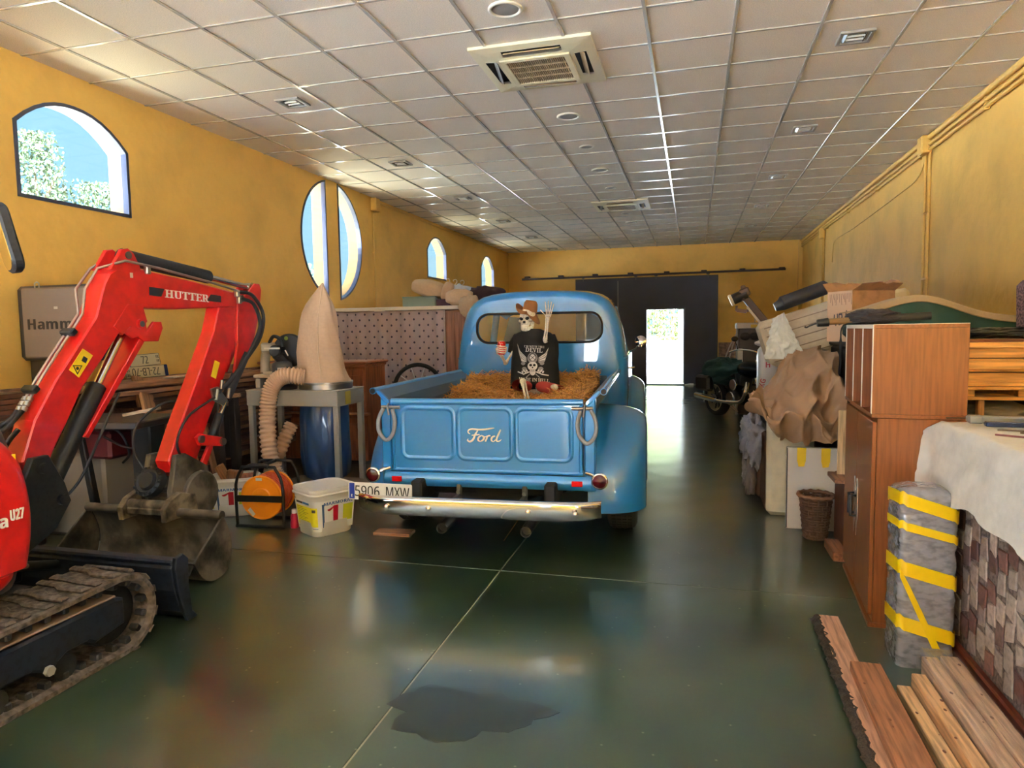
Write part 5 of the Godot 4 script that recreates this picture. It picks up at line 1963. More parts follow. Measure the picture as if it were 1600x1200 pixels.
	limb.call("forearm", Vector3(-0.15, 1.2, -0.335), Vector3(-0.155, 1.275, -0.22), 0.0065, 0.011)
	limb.call("forearm", Vector3(-0.14, 1.2, -0.335), Vector3(-0.143, 1.275, -0.22), 0.0055, 0.009)
	# raised open hand
	var hand := func(called: String, base: Transform3D, curl: Array, spread: float):
		var q := Mb.new()
		for k in 5:
			q.blob(base * Vector3((k - 2) * 0.008, 0.006 + 0.003 * (k % 2), 0), Vector3(0.007, 0.008, 0.006), null, 10, 6)
		for k in 5:
			var lens := [0.026, 0.042, 0.045, 0.042, 0.036]
			var x := (k - 2) * 0.011
			var dir := Vector3((k - 2) * spread, 1, 0).normalized()
			if k == 0:
				dir = Vector3(-0.75, 0.75, 0.15).normalized()
			var side := dir.cross(Vector3(0, 0, 1)).normalized()
			var p := base * Vector3(x, 0.014, 0)
			var ang := 0.0
			for j in 4:
				var L: float = lens[k] * [1.0, 0.72, 0.48, 0.36][j]
				if k == 0 and j == 3:
					break
				ang += curl[k] * (0.2 if j == 0 else 1.0)
				var d: Vector3 = base.basis * (dir.rotated(side, ang))
				var e := p + d * L
				q.tube([p, p.lerp(e, 0.15), p.lerp(e, 0.5), p.lerp(e, 0.85), e], [0.0034, 0.0042, 0.0028, 0.0038, 0.003], 8)
				p = e
		put(called, q, bone, s)
	hand.call("raised_hand", xf(Vector3(0.206, 1.578, -0.332), -4, 0, -2), [0.05, 0.03, 0.02, 0.03, 0.05], 0.13)
	# the hand round the can
	var gh := Mb.new()
	var C := Vector3(-0.145, 1.335, -0.19)
	for k in 4:
		var y := -0.032 + k * 0.0165
		var pts := []
		for j in 8:
			var a := deg_to_rad(205 - j * 26)
			pts.append(C + Vector3(cos(a) * 0.0385, y + 0.004 * sin(j * 0.8), sin(a) * 0.0385 + 0.0))
		gh.tube(pts, 0.0048, 8)
	gh.tube(v3([[-0.15, 1.277, -0.22], [-0.178, 1.30, -0.205], [-0.186, 1.335, -0.185]]), [0.012, 0.016, 0.009], 10)
	gh.tube(v3([[-0.15, 1.285, -0.22], [-0.118, 1.31, -0.222], [-0.11, 1.345, -0.212]]), 0.0055, 8)
	put("gripping_hand", gh, bone, s)
	# pelvis, legs and red shorts
	m = Mb.new()
	m.blob(Vector3(0.08, 1.0, -0.36), Vector3(0.12, 0.05, 0.07))
	put("pelvis", m, bone, s)
	for k in 2:
		var hip := Vector3(0.02 + 0.13 * k, 1.02, -0.36)
		var knee := Vector3(0.055 if k == 0 else 0.30, 1.085 if k == 0 else 1.04, -0.02 if k == 0 else -0.02)
		var foot := Vector3(0.13 if k == 0 else 0.34, 0.90, 0.22)
		limb.call("thigh_bone", hip, knee, 0.013, 0.023)
		if k == 0:
			limb.call("shin_bone", knee + Vector3(0.0, -0.005, 0.012), foot, 0.010, 0.017)
			limb.call("shin_bone", knee + Vector3(0.016, -0.008, 0.004), foot + Vector3(0.03, 0, 0), 0.007, 0.011)
		var kn := Mb.new()
		kn.blob(knee, Vector3(0.026, 0.024, 0.022), null, 14, 10)
		put("knee", kn, bone, s)
		var sh := Mb.new()
		var a := hip + Vector3(0, 0.0, 0.02)
		var b := knee + Vector3(-0.035 if k == 0 else 0.03, -0.03, -0.02)
		sh.tube([a, a.lerp(b, 0.5), b], [0.06, 0.062, 0.058], 18, false, false, 0.75)
		sh.tube([a, a.lerp(b, 0.5), b], [0.056, 0.058, 0.054], 18, false, false, 0.75)
		put("red_shorts", sh, mat(c8(190, 62, 52), 0.9, 0.0, {"tex": noise_tex("cloth", 0.02, 0.95, 1.02, 4), "scale": Vector3.ONE * 6.0}), s)
	# the drink can
	var can := thing("drink_can", "red drink can with pale lettering held in the skeleton's bony hand", "can")
	can.transform = T * Transform3D(Basis(), C - Vector3(0, 0.05, 0))
	m = Mb.new()
	m.lathe([Vector2(0.0, 0.002), Vector2(0.024, 0.0), Vector2(0.031, 0.012), Vector2(0.032, 0.092), Vector2(0.028, 0.104)], Transform3D(), 28)
	put("can_body", m, mat(c8(190, 16, 22), 0.3, 0.3), can)
	m = Mb.new()
	m.lathe([Vector2(0.028, 0.104), Vector2(0.0285, 0.108), Vector2(0.026, 0.108), Vector2(0.025, 0.104), Vector2(0, 0.104)], Transform3D(), 28)
	put("lid", m, metal(c8(215, 215, 215), 0.25), can)
	m = Mb.new()
	for q in [[0.3, 0.06, 1.0, 0.075], [0.9, 0.075, 1.6, 0.07], [0.5, 0.085, 1.4, 0.095], [0.2, 0.03, 1.5, 0.04]]:
		var pts := []
		for j in 7:
			var f := j / 6.0
			var a := lerpf(q[0], q[2], f) + 0.6
			pts.append(Vector3(cos(a) * 0.0322, lerpf(q[1], q[3], f) + 0.004 * sin(f * 7), sin(a) * 0.0322))
		m.tube(pts, 0.0016, 6)
	put("can_lettering", m, mat(c8(235, 230, 225), 0.4), can)


func shirt_print() -> Image:
	var w := 320
	var h := 400
	var im := new_image(w, h, c8(15, 15, 17))
	var lt := c8(196, 192, 190)
	var md := c8(130, 127, 128)
	# wings
	for s in [-1.0, 1.0]:
		for k in 7:
			var b := Vector2(160 + s * 34, 196)
			var t := Vector2(160 + s * (112 - k * 6), 92 + k * 17 + (30 if s > 0 else 0))
			var mid := b.lerp(t, 0.55) + Vector2(s * 14, 10)
			fill_poly(im, [b + Vector2(0, k * 4), mid + Vector2(-s * 3, -5), t, mid + Vector2(s * 5, 8)], lt if k % 2 == 0 else md)
	# hooded head, face, jaw
	ellipse(im, Vector2(160, 192), Vector2(34, 36), md)
	ellipse(im, Vector2(160, 188), Vector2(26, 27), c8(60, 60, 62))
	ellipse(im, Vector2(160, 190), Vector2(20, 22), lt)
	stroke(im, [Vector2(143, 176), Vector2(177, 205)], 3, c8(30, 30, 32))
	stroke(im, [Vector2(177, 176), Vector2(143, 205)], 3, c8(30, 30, 32))
	ellipse(im, Vector2(160, 246), Vector2(32, 30), lt)
	ellipse(im, Vector2(148, 240), Vector2(9, 8), c8(20, 20, 22))
	ellipse(im, Vector2(172, 240), Vector2(9, 8), c8(20, 20, 22))
	ellipse(im, Vector2(160, 256), Vector2(4, 7), c8(20, 20, 22))
	ellipse(im, Vector2(160, 284), Vector2(19, 24), lt)
	for k in 5:
		stroke(im, [Vector2(148 + k * 6, 268), Vector2(149 + k * 5.5, 284)], 1.6, c8(30, 30, 32))
	for s in [-1.0, 1.0]:
		ellipse(im, Vector2(160 + s * 62, 228), Vector2(15, 12), md)
		ellipse(im, Vector2(160 + s * 54, 264), Vector2(17, 13), md)
		stroke(im, [Vector2(160 + s * 24, 285), Vector2(160 + s * 60, 300), Vector2(160 + s * 100, 296 + s * 12)], 8, lt)
		stroke(im, [Vector2(160 + s * 20, 300), Vector2(160 + s * 44, 322)], 7, md)
		for k in 4:
			ellipse(im, Vector2(160 + s * (38 + k * 10), 276 + 9 * (k % 2)), Vector2(6, 9), lt, 0.5 * s)
	print_text(im, "I'M WITH THE", Vector2(172, 118), 13, lt, "Droid Serif", 1.1, 0.05)
	print_text(im, "DEVIL", Vector2(170, 142), 26, lt, "Droid Serif", 1.05, 0.06)
	print_text(im, "MADE IN HELL", Vector2(166, 338), 21, lt, "Droid Serif", 0.9, 0.06)
	return im


# ---------------------------------------------------------------- the left side
func left_side():
	bandsaw()
	lumber()
	near_planks()
	mitre_bench()
	dust_extractor()
	dresser()
	wardrobe()
	buckets()
	cable_reel()


func plate(called: String, label: String, text: String, at: Transform3D, w := 0.5):
	var p := thing(called, label, "number plate", at.origin, 0, "old number plates on the timber stack")
	p.transform = at
	var m := Mb.new()
	m.prism(rrect(w, 0.11, 0.012, 3), -0.003, 0.003, Transform3D(), 0.001)
	put("plate", m, mat(c8(205, 192, 150), 0.5), p)
	m = Mb.new()
	m.box(Vector3(-w * 0.5 + 0.024, 0, 0.0035), Vector3(0.04, 0.1, 0.001))
	put("country_band", m, mat(c8(40, 58, 120), 0.5), p)
	var ink := mat(c8(28, 28, 30), 0.6)
	letters("plate_lettering", text, 0.07, ink, p, xf(Vector3(0.015, 0, 0.0045)), 0.001, "Droid Sans", 400, 0.85)
	m = Mb.new()
	for q in [[0, 0.052, w - 0.02, 0.004], [0, -0.052, w - 0.02, 0.004], [w * 0.5 - 0.004, 0, 0.004, 0.1]]:
		m.box(Vector3(q[0], q[1], 0.0035), Vector3(q[2], q[3], 0.001))
	put("border", m, ink, p)
	letters("small_lettering", "FE", 0.025, ink, p, xf(Vector3(w * 0.5 - 0.03, 0.02, 0.0045)), 0.001)
	letters("small_lettering", "FE", 0.025, ink, p, xf(Vector3(w * 0.5 - 0.03, -0.02, 0.0045)), 0.001)


func bandsaw():
	var b := thing("bandsaw", "tall grey bandsaw against the left wall behind the excavator boom", "bandsaw", Vector3(-4.505, 0, -4.1))
	var g := mat(c8(128, 114, 104), 0.5)
	var lg := mat(c8(150, 136, 122), 0.5)
	var d := mat(c8(52, 47, 46), 0.5)
	var m := Mb.new()
	m.box(Vector3(-0.02, 0.31, 0.0), Vector3(0.78, 0.62, 0.42), 0.02)
	put("lower_cabinet", m, lg, b)
	m = Mb.new()
	m.box(Vector3(-0.33, 0.95, -0.05), Vector3(0.14, 0.75, 0.28), 0.015)
	put("column", m, d, b)
	m = Mb.new()
	m.box(Vector3(-0.04, 1.58, 0.0), Vector3(0.76, 0.56, 0.3), 0.03)
	put("upper_cabinet", m, d, b)
	m = Mb.new()
	m.box(Vector3(0.0, 1.58, 0.165), Vector3(0.66, 0.52, 0.03), 0.012)
	var door := put("cabinet_door", m, g, b)
	letters("lettering", "Hammer", 0.075, mat(c8(40, 36, 36), 0.6), door, xf(Vector3(0.0, 1.57, 0.182)), 0.002, "Droid Sans", 700, 1.3)
	m = Mb.new()
	m.box(Vector3(0.0, 1.69, 0.182), Vector3(0.035, 0.018, 0.002))
	m.tube(v3([[-0.22, 1.84, 0.15], [-0.22, 1.875, 0.15], [-0.2, 1.885, 0.15], [-0.18, 1.875, 0.15], [-0.18, 1.84, 0.15]]), 0.005, 6)
	put("lifting_eye", m, mat(c8(190, 185, 175), 0.4), b)
	m = Mb.new()
	m.box(Vector3(0.44, 0.87, 0.22), Vector3(0.86, 0.05, 0.52), 0.008, Basis(Vector3(0, 1, 0), 0.12))
	put("saw_table", m, mat(c8(66, 58, 54), 0.4, 0.4), b)
	m = Mb.new()
	m.box(Vector3(0.38, 0.7, 0.16), Vector3(0.26, 0.2, 0.24), 0.02)
	put("red_housing", m, mat(c8(92, 22, 28), 0.5), b)
	m = Mb.new()
	m.box(Vector3(0.66, 0.44, 0.08), Vector3(0.17, 0.8, 0.16), 0.012)
	m.bar(Vector3(0.26, 0.82, 0.28), Vector3(0.42, 0.02, 0.3), 0.05, 0.05, 0.006)
	m.box(Vector3(0.6, 0.03, 0.1), Vector3(0.5, 0.06, 0.3), 0.01)
	for k in 4:
		m.cyl(Vector3(0.62 + 0.05 * (k % 2), 0.25 + 0.2 * (k / 2), 0.16), Vector3(0.62 + 0.05 * (k % 2), 0.25 + 0.2 * (k / 2), 0.17), 0.012, 8)
	put("stand", m, mat(c8(34, 32, 34), 0.5), b)
	m = Mb.new()
	m.tube(curve(v3([[0.5, 0.86, 0.3], [0.68, 0.8, 0.34], [0.7, 0.66, 0.3], [0.6, 0.58, 0.26]])), 0.009, 6)
	m.tube(curve(v3([[0.55, 0.78, 0.36], [0.7, 0.72, 0.36], [0.78, 0.70, 0.34]])), 0.008, 6)
	put("power_cord", m, mat(c8(24, 24, 24), 0.6), b)
	m = Mb.new()
	m.bar(Vector3(-3.98, 0.905, -3.95), Vector3(-3.72, 0.955, -4.0), 0.05, 0.022, 0.002)
	single("wood_offcut", m, wood(c8(205, 185, 160), 0), "pale strip of wood lying on the bandsaw table by the excavator ram", "offcut")


func lumber():
	var cols := [c8(128, 88, 68), c8(104, 70, 56), c8(150, 108, 82), c8(92, 62, 54), c8(172, 128, 98)]
	var meshes := []
	for k in 3:
		var m := Mb.new()
		m.box(Vector3.ZERO, [Vector3(0.2, 0.036, 3.0), Vector3(0.26, 0.03, 3.2), Vector3(0.16, 0.045, 2.6)][k], 0.003)
		meshes.append(m.mesh())
	var y := 0.2
	var r := RandomNumberGenerator.new()
	r.seed = 11
	# bearers under the stack
	for z in [-5.2, -6.2]:
		var m := Mb.new()
		m.box(Vector3(-4.62, 0.1, z), Vector3(0.58, 0.2, 0.1), 0.006)
		single("stack_bearer", m, wood(c8(90, 66, 54), 0), "dark timber bearer under the plank stack, %s one" % ("nearer" if z > -5.5 else "farther"), "timber", "bearers under the plank stack")
	var n := 0
	var layer := 1
	while y < 1.04:
		var x := -4.91
		var hmax := 0.0
		var slot := 0
		while x < -4.42:
			var k := r.randi() % 3
			var s: Vector3 = [Vector3(0.2, 0.036, 3.0), Vector3(0.26, 0.03, 3.2), Vector3(0.16, 0.045, 2.6)][k]
			if x + s.x > -4.4:
				break
			var tone: int = r.randi() % 5
			var where: String = ["by the wall", "in the middle", "towards the front", "outermost"][slot]
			var lab: String = "%s plank of the wall timber stack, %s layer from the floor, %s" % [["brown", "dark brown", "light brown", "blackish brown", "pale"][tone], ["first", "second", "third", "fourth", "fifth", "sixth", "seventh", "eighth", "ninth", "tenth", "eleventh", "twelfth", "thirteenth", "fourteenth", "fifteenth", "sixteenth", "seventeenth", "eighteenth", "nineteenth", "twentieth", "topmost"][mini(layer - 1, 20)], where]
			single("plank", meshes[k], wood(cols[tone], 2), lab, "plank", "planks of the stack along the left wall", Transform3D(Basis(Vector3.UP, r.randfn(0, 0.006)), Vector3(x + s.x * 0.5 + 0.005, y + s.y * 0.5, -5.75 + r.randf_range(-0.35, 0.2))))
			hmax = maxf(hmax, s.y)
			x += s.x + r.randf_range(0.006, 0.03)
			slot += 1
			n += 1
		y += hmax + 0.008
		layer += 1
	var top := [["long pale plank on top of the timber stack below the old number plates", Vector3(-4.75, 1.075, -5.2), Vector3(0.22, 0.035, 2.4), 2.0], ["light squared batten lying on the front of the timber stack top", Vector3(-4.47, 1.075, -5.2), Vector3(0.06, 0.05, 2.2), -1.0]]
	for t in top:
		var m := Mb.new()
		m.box(Vector3.ZERO, t[2], 0.003)
		single("plank", m, wood(c8(190, 140, 105), 2), t[0], "plank", "", xf(t[1], 0, t[3]))
	for t in [["short brown block with a pale end on the timber stack", Vector3(-4.5, 1.14, -5.75), Vector3(0.16, 0.08, 0.12), c8(120, 80, 60)], ["white scrap board lying on the timber stack", Vector3(-4.42, 1.11, -4.95), Vector3(0.1, 0.012, 0.2), c8(220, 205, 190)]]:
		var m := Mb.new()
		m.box(Vector3.ZERO, t[2], 0.004)
		single("wood_offcut", m, wood(t[3], 0), t[0], "offcut", "", xf(t[1], 0, 12))
	plate("old_number_plate", "old cream number plate reading 72-LB-70 upside down, resting on the timber stack", "72-LB-70", xf(Vector3(-4.83, 1.15, -5.08), -8, 90, 180))
	plate("old_number_plate", "short old number plate reading 72 standing above the upside down plate", "72", xf(Vector3(-4.86, 1.255, -5.07), -10, 90, 2), 0.4)
	# boards leaning against the front of the stack
	var lean := [
		[Vector3(-4.30, 0.0, -4.62), Vector3(-4.60, 1.12, -4.72), 0.15, 0.03, c8(172, 122, 84), "tall leaning board with a thick edge rising to the number plates"],
		[Vector3(-4.14, 0.0, -4.55), Vector3(-4.46, 0.98, -4.66), 0.2, 0.025, c8(206, 152, 108), "pale leaning board with a large dark oval knot"],
		[Vector3(-4.02, 0.0, -4.50), Vector3(-4.28, 0.62, -4.58), 0.16, 0.02, c8(196, 142, 102), "short wide pale board leaning in front of the knotted board"],
		[Vector3(-3.86, 0.0, -4.62), Vector3(-4.12, 0.62, -4.72), 0.16, 0.02, c8(190, 136, 98), "short wide board leaning next to the pale one, nearer the white pails"],
		[Vector3(-4.28, 0.0, -4.5), Vector3(-4.5, 0.72, -4.55), 0.05, 0.05, c8(160, 96, 74), "reddish perforated batten leaning leftmost of the boards"],
		[Vector3(-3.9, 0.0, -4.85), Vector3(-4.2, 0.8, -5.0), 0.07, 0.03, c8(150, 108, 78), "narrow brown batten leaning at the right of the boards"],
	]
	for q in lean:
		var L: float = q[0].distance_to(q[1])
		var dz: Vector3 = (q[1] - q[0]).normalized()
		var bx := Vector3(0.35, 0, 0.94)
		bx = (bx - dz * bx.dot(dz)).normalized()
		var B := Basis(bx, dz.cross(bx).normalized() * 1.0, dz)
		B = Basis(bx, dz, bx.cross(dz))
		var o := thing("leaning_board", q[5], "board", q[0])
		o.basis = B
		var m := Mb.new()
		m.box(Vector3(0, L * 0.5 + 0.01, 0), Vector3(q[2], L, q[3]), 0.003)
		put("board", m, wood(q[4], 1, 0.6, 4.0), o)
		if q[5].contains("knot"):
			var k := Mb.new()
			k.lathe([Vector2(0.0, 0.001), Vector2(0.04, 0.0)], Transform3D(Basis(Vector3(1, 0, 0), PI * 0.5).scaled(Vector3(0.8, 1.5, 1)), Vector3(0.02, 0.62, q[3] * 0.5 + 0.001)), 20)
			put("knot", k, wood(c8(120, 66, 40), 1, 0.6, 20.0), o)


func near_planks():
	var b := thing("plank_trestle", "low dark crate carrying the short planks at the left picture edge", "crate", Vector3(-4.68, 0, -3.3))
	var m := Mb.new()
	m.box(Vector3(0, 0.44, 0), Vector3(0.42, 0.88, 0.8), 0.01)
	put("body", m, wood(c8(80, 56, 46), 1), b)
	var cols := [c8(150, 108, 82), c8(112, 78, 62), c8(176, 134, 104), c8(128, 88, 68)]
	for k in 6:
		for j in 2:
			m = Mb.new()
			m.box(Vector3.ZERO, Vector3(0.19, 0.032, 0.84), 0.003)
			single("plank", m, wood(cols[(k * 2 + j * 3) % 4], 2), "short plank at the left picture edge, %s layer from the crate, %s" % [["first", "second", "third", "fourth", "fifth", "sixth"][k], ["wall side", "room side"][j]], "plank", "short planks at the left picture edge", xf(Vector3(-4.79 + 0.205 * j, 0.897 + 0.036 * k, -3.3 + 0.02 * ((k * 3 + j) % 4)), 0, (k * 5 + j) % 3 - 1))


func mitre_bench():
	var b := thing("workbench", "dark workbench with a pale top between the timber stack and the dust extractor", "workbench", Vector3(-4.36, 0, -5.3))
	var dk := mat(c8(52, 42, 42), 0.6)
	var m := Mb.new()
	m.box(Vector3(0.0, 0.905, 0), Vector3(0.46, 0.035, 0.32), 0.004)
	put("bench_top", m, wood(c8(190, 145, 108), 0), b)
	for x in [-0.18, 0.18]:
		for z in [-0.11, 0.11]:
			m = Mb.new()
			m.box(Vector3(x, 0.444, z), Vector3(0.07, 0.885, 0.07), 0.006)
			put("leg", m, dk, b)
	m = Mb.new()
	m.box(Vector3(0.0, 0.55, -0.15), Vector3(0.42, 0.5, 0.02), 0.003)
	put("back_panel", m, dk, b)
	m = Mb.new()
	m.box(Vector3(0.0, 0.82, 0.145), Vector3(0.42, 0.12, 0.02), 0.003)
	put("apron", m, dk, b)
	var s := thing("mitre_saw", "mitre saw with cast beige base and round black blade guard behind the timber stack", "mitre saw", Vector3(-3.97, 0.952, -5.84), 8)
	var beige := mat(c8(178, 164, 144), 0.5, 0.2)
	m = Mb.new()
	for q in [[-0.14, 0.05, 0.05, 0.1], [0.14, 0.05, 0.05, 0.1]]:
		m.box(Vector3(q[0], q[1], 0.06), Vector3(q[2], q[3], 0.22), 0.008)
	m.box(Vector3(0, 0.115, 0.05), Vector3(0.36, 0.035, 0.26), 0.008)
	put("base", m, beige, s)
	m = Mb.new()
	m.box(Vector3(0, 0.04, 0.0), Vector3(0.22, 0.08, 0.12), 0.004)
	put("base_recess", m, mat(c8(24, 22, 22), 0.7), s)
	m = Mb.new()
	m.lathe([Vector2(0.14, 0), Vector2(0.14, 0.02), Vector2(0, 0.022)], xf(Vector3(0, 0.133, 0.02)), 28)
	m.box(Vector3(0.0, 0.19, -0.08), Vector3(0.4, 0.08, 0.02), 0.005)
	put("turntable", m, beige, s)
	m = Mb.new()
	m.tube(curve(v3([[-0.15, 0.14, -0.02], [-0.16, 0.26, -0.04], [-0.12, 0.36, -0.02], [-0.04, 0.38, 0.0]])), [0.05, 0.05, 0.048, 0.046, 0.045, 0.045, 0.045, 0.046, 0.046, 0.047, 0.048, 0.05, 0.052, 0.054, 0.055, 0.056, 0.056, 0.055, 0.05], 12)
	m.box(Vector3(-0.08, 0.39, 0.02), Vector3(0.14, 0.1, 0.12), 0.02)
	put("tilting_arm", m, beige, s)
	m = Mb.new()
	m.cyl(Vector3(0.12, 0.36, -0.03), Vector3(0.12, 0.36, 0.02), 0.165, 40, -1, 0.012)
	put("blade_guard", m, mat(c8(26, 26, 28), 0.45), s)
	m = Mb.new()
	m.cyl(Vector3(0.04, 0.36, 0.02), Vector3(0.04, 0.36, 0.16), 0.06, 24, -1, 0.012)
	m.bar(Vector3(0.0, 0.34, 0.06), Vector3(0.16, 0.2, 0.1), 0.08, 0.1, 0.02)
	m.tube(curve(v3([[-0.06, 0.44, 0.05], [0.0, 0.5, 0.08], [0.08, 0.47, 0.1], [0.1, 0.4, 0.1]])), 0.018, 10)
	put("motor", m, mat(c8(36, 34, 34), 0.5), s)
	m = Mb.new()
	m.box(Vector3(0.02, 0.385, 0.165), Vector3(0.16, 0.016, 0.004), 0.001)
	m.box(Vector3(0.16, 0.34, 0.15), Vector3(0.012, 0.06, 0.004), 0.001, Basis(Vector3(0, 0, 1), 0.5))
	put("metal_strip", m, metal(c8(210, 200, 180), 0.3), s)
	for q in [Vector3(0.1, 0.48, 0.021), Vector3(0.22, 0.34, 0.021)]:
		m = Mb.new()
		m.cyl(q, q + Vector3(0, 0, 0.004), 0.02, 16)
		put("green_badge", m, mat(c8(150, 170, 70), 0.5), s)
	m = Mb.new()
	m.prism([Vector2(-0.07, 0), Vector2(0.07, 0), Vector2(0.1, 0.12), Vector2(-0.02, 0.1)], -0.05, 0.05, Transform3D(), 0.003)
	single("wood_offcut", m, wood(c8(226, 160, 100), 0), "bright orange wedge of wood leaning by the mitre saw base", "offcut", "", xf(Vector3(-4.3, 0.924, -5.32), 0, -25))
	m = Mb.new()
	m.box(Vector3.ZERO, Vector3(0.2, 0.03, 0.06), 0.003)
	single("wood_offcut", m, wood(c8(140, 96, 70), 0), "small dark brown offcut on the bench front before the mitre saw", "offcut", "", xf(Vector3(-4.24, 0.939, -5.2), 0, 8))
	var ap := thing("clear_bag", "crumpled translucent bag lying on the dresser behind the mitre saw", "bag", Vector3(-4.2, 1.165, -6.8))
	m = Mb.new()
	m.blob(Vector3(0.1, 0.13, 0), Vector3(0.24, 0.15, 0.16), func(d: Vector3): return 1.0 + 0.12 * sin(d.x * 9 + d.y * 5) * cos(d.z * 8 + d.y * 6), 30, 20)
	put("film", m, mat(c8(196, 178, 160), 0.35), ap)


func dust_extractor():
	var d := thing("dust_extractor", "grey framed dust extractor with pointed tan filter bag, blue sack and beige ribbed hose", "dust extractor", Vector3(-3.62, 0, -5.75))
	var g := mat(c8(150, 146, 138), 0.45)
	# frame: four legs and four rails
	for q in [[-0.45, 0.22], [0.45, 0.22], [-0.45, -0.24], [0.45, -0.24]]:
		var m := Mb.new()
		m.box(Vector3(q[0], 0.46, q[1]), Vector3(0.055, 0.92, 0.05), 0.006)
		put("leg", m, g, d)
	for q in [[0, 0.25, 0.96, 0.012], [0, -0.26, 0.96, 0.012], [-0.475, 0, 0.012, 0.5], [0.475, 0, 0.012, 0.5]]:
		var m := Mb.new()
		m.box(Vector3(q[0], 0.87, q[1]), Vector3(q[2], 0.14, q[3]), 0.004)
		put("rail", m, g, d)
	var m := Mb.new()
	m.box(Vector3(0, 0.945, 0), Vector3(0.97, 0.012, 0.53), 0.004)
	put("deck", m, mat(c8(166, 158, 148), 0.5), d)
	m = Mb.new()
	m.box(Vector3(0.483, 0.87, 0.06), Vector3(0.003, 0.12, 0.1), 0.001)
	put("yellow_label", m, mat(c8(190, 170, 60), 0.5), d)
	m = Mb.new()
	m.lathe([Vector2(0.25, 0.93), Vector2(0.25, 1.0), Vector2(0.255, 1.005), Vector2(0.255, 1.02), Vector2(0.24, 1.02)], xf(Vector3(0.22, 0, 0)), 36, false)
	put("collar_ring", m, metal(c8(160, 155, 148), 0.35), d)
	# filter bag: round at the foot, flattening to a seam that ends in a point
	m = Mb.new()
	var prof := [[1.0, 0.245, 0.235], [1.03, 0.25, 0.24], [1.07, 0.235, 0.22], [1.15, 0.22, 0.2], [1.3, 0.21, 0.17], [1.45, 0.20, 0.15], [1.6, 0.18, 0.13], [1.68, 0.165, 0.11], [1.76, 0.135, 0.08], [1.82, 0.095, 0.055], [1.88, 0.052, 0.03], [1.95, 0.006, 0.005]]
	var rings := []
	for q in prof:
		var a := []
		for k in 48:
			var t := TAU * k / 48
			var v: float = (q[0] - 1.0) / 0.94
			var fold := 1.0 + (0.05 * sin(t * 5 + v * 6) + 0.03 * sin(t * 9 - v * 11)) * minf(1.0, v * 6) + 0.05 * exp(-pow((wrapf(t - 1.2, -PI, PI)) / 0.14, 2)) * minf(1.0, v * 3)
			var lean := -0.03 * v - 0.06 * sin(PI * v) + 0.03 * v * v
			a.append(Vector3(0.22 + lean + cos(t) * q[1] * fold, q[0] + (0.012 * sin(t * 4) if v > 0.03 and v < 0.2 else 0.0), sin(t) * q[2] * fold))
		rings.append(a)
	m.skin(rings)
	put("filter_bag", m, cloth(c8(196, 164, 136), 5.0), d)
	m = Mb.new()
	m.tube([rings[2][9], rings[4][9], rings[6][9], rings[8][9], rings[10][9], rings[11][9]], 0.006, 6)
	put("bag_seam", m, cloth(c8(206, 178, 150)), d)
	# blue sack below
	m = Mb.new()
	rings = []
	for j in 13:
		var v := j / 12.0
		var a := []
		for k in 48:
			var t := TAU * k / 48
			var f := 1.0 + 0.05 * sin(t * 7 + v * 3) + 0.035 * sin(t * 13 - v * 8) * (1 - v)
			var r := 0.235 * (1.0 - 0.12 * pow(absf(v - 0.5) * 2, 3))
			if j == 0:
				r = 0.1
			a.append(Vector3(0.2 + cos(t) * r * f, 0.05 + v * 0.85, sin(t) * r * 0.9 * f))
		rings.append(a)
	m.skin(rings)
	put("blue_sack", m, mat(c8(38, 66, 110), 0.3, 0.0, {"coat": 0.3}), d)
	# ribbed hose
	m = Mb.new()
	var path := curve(v3([[0.12, 1.07, 0.2], [-0.02, 1.09, 0.27], [-0.13, 1.03, 0.3], [-0.185, 0.9, 0.32], [-0.2, 0.7, 0.34], [-0.17, 0.45, 0.38], [-0.12, 0.22, 0.4], [-0.05, 0.09, 0.35]]), 24)
	var rad := []
	for i in path.size():
		rad.append(0.079 if i % 4 < 2 else 0.066)
	m.tube(path, rad, 16)
	put("ribbed_hose", m, mat(c8(206, 170, 142), 0.45), d)
	m = Mb.new()
	path = curve(v3([[-0.1, 0.62, 0.1], [-0.16, 0.45, 0.16], [-0.24, 0.22, 0.22], [-0.28, 0.08, 0.3]]), 22)
	rad = []
	for i in path.size():
		rad.append(0.068 if i % 4 < 2 else 0.058)
	m.tube(path, rad, 16)
	put("ribbed_hose", m, mat(c8(190, 152, 122), 0.45), d)
	m = Mb.new()
	m.box(Vector3(0.2, 0.02, 0), Vector3(0.9, 0.03, 0.5), 0.006)
	put("bottom_tray", m, g, d)
	# motor unit standing on the deck
	var c := thing("router_motor", "grey black upright motor with a white label standing on the dust extractor deck", "motor", Vector3(-3.77, 0.951, -5.6))
	m = Mb.new()
	m.lathe([Vector2(0.13, 0.0), Vector2(0.135, 0.03), Vector2(0.09, 0.045), Vector2(0, 0.045)], Transform3D(), 32, false)
	put("foot", m, mat(c8(44, 42, 44), 0.5), c)
	m = Mb.new()
	m.lathe([Vector2(0.075, 0.04), Vector2(0.075, 0.15)], Transform3D(), 28)
	put("body", m, mat(c8(90, 86, 86), 0.4, 0.3), c)
	m = Mb.new()
	m.lathe([Vector2(0.085, 0.14), Vector2(0.092, 0.15), Vector2(0.094, 0.22), Vector2(0.085, 0.25), Vector2(0.06, 0.262), Vector2(0, 0.265)], Transform3D(), 32)
	put("cap", m, mat(c8(58, 57, 60), 0.45), c)
	m = Mb.new()
	for a in [-0.5, 0.0, 0.5]:
		m.cyl(Vector3(sin(a) * 0.077, 0.05, cos(a) * 0.077), Vector3(sin(a) * 0.077, 0.14, cos(a) * 0.077), 0.006, 6)
	put("rod", m, metal(c8(200, 200, 200), 0.25), c)
	m = Mb.new()
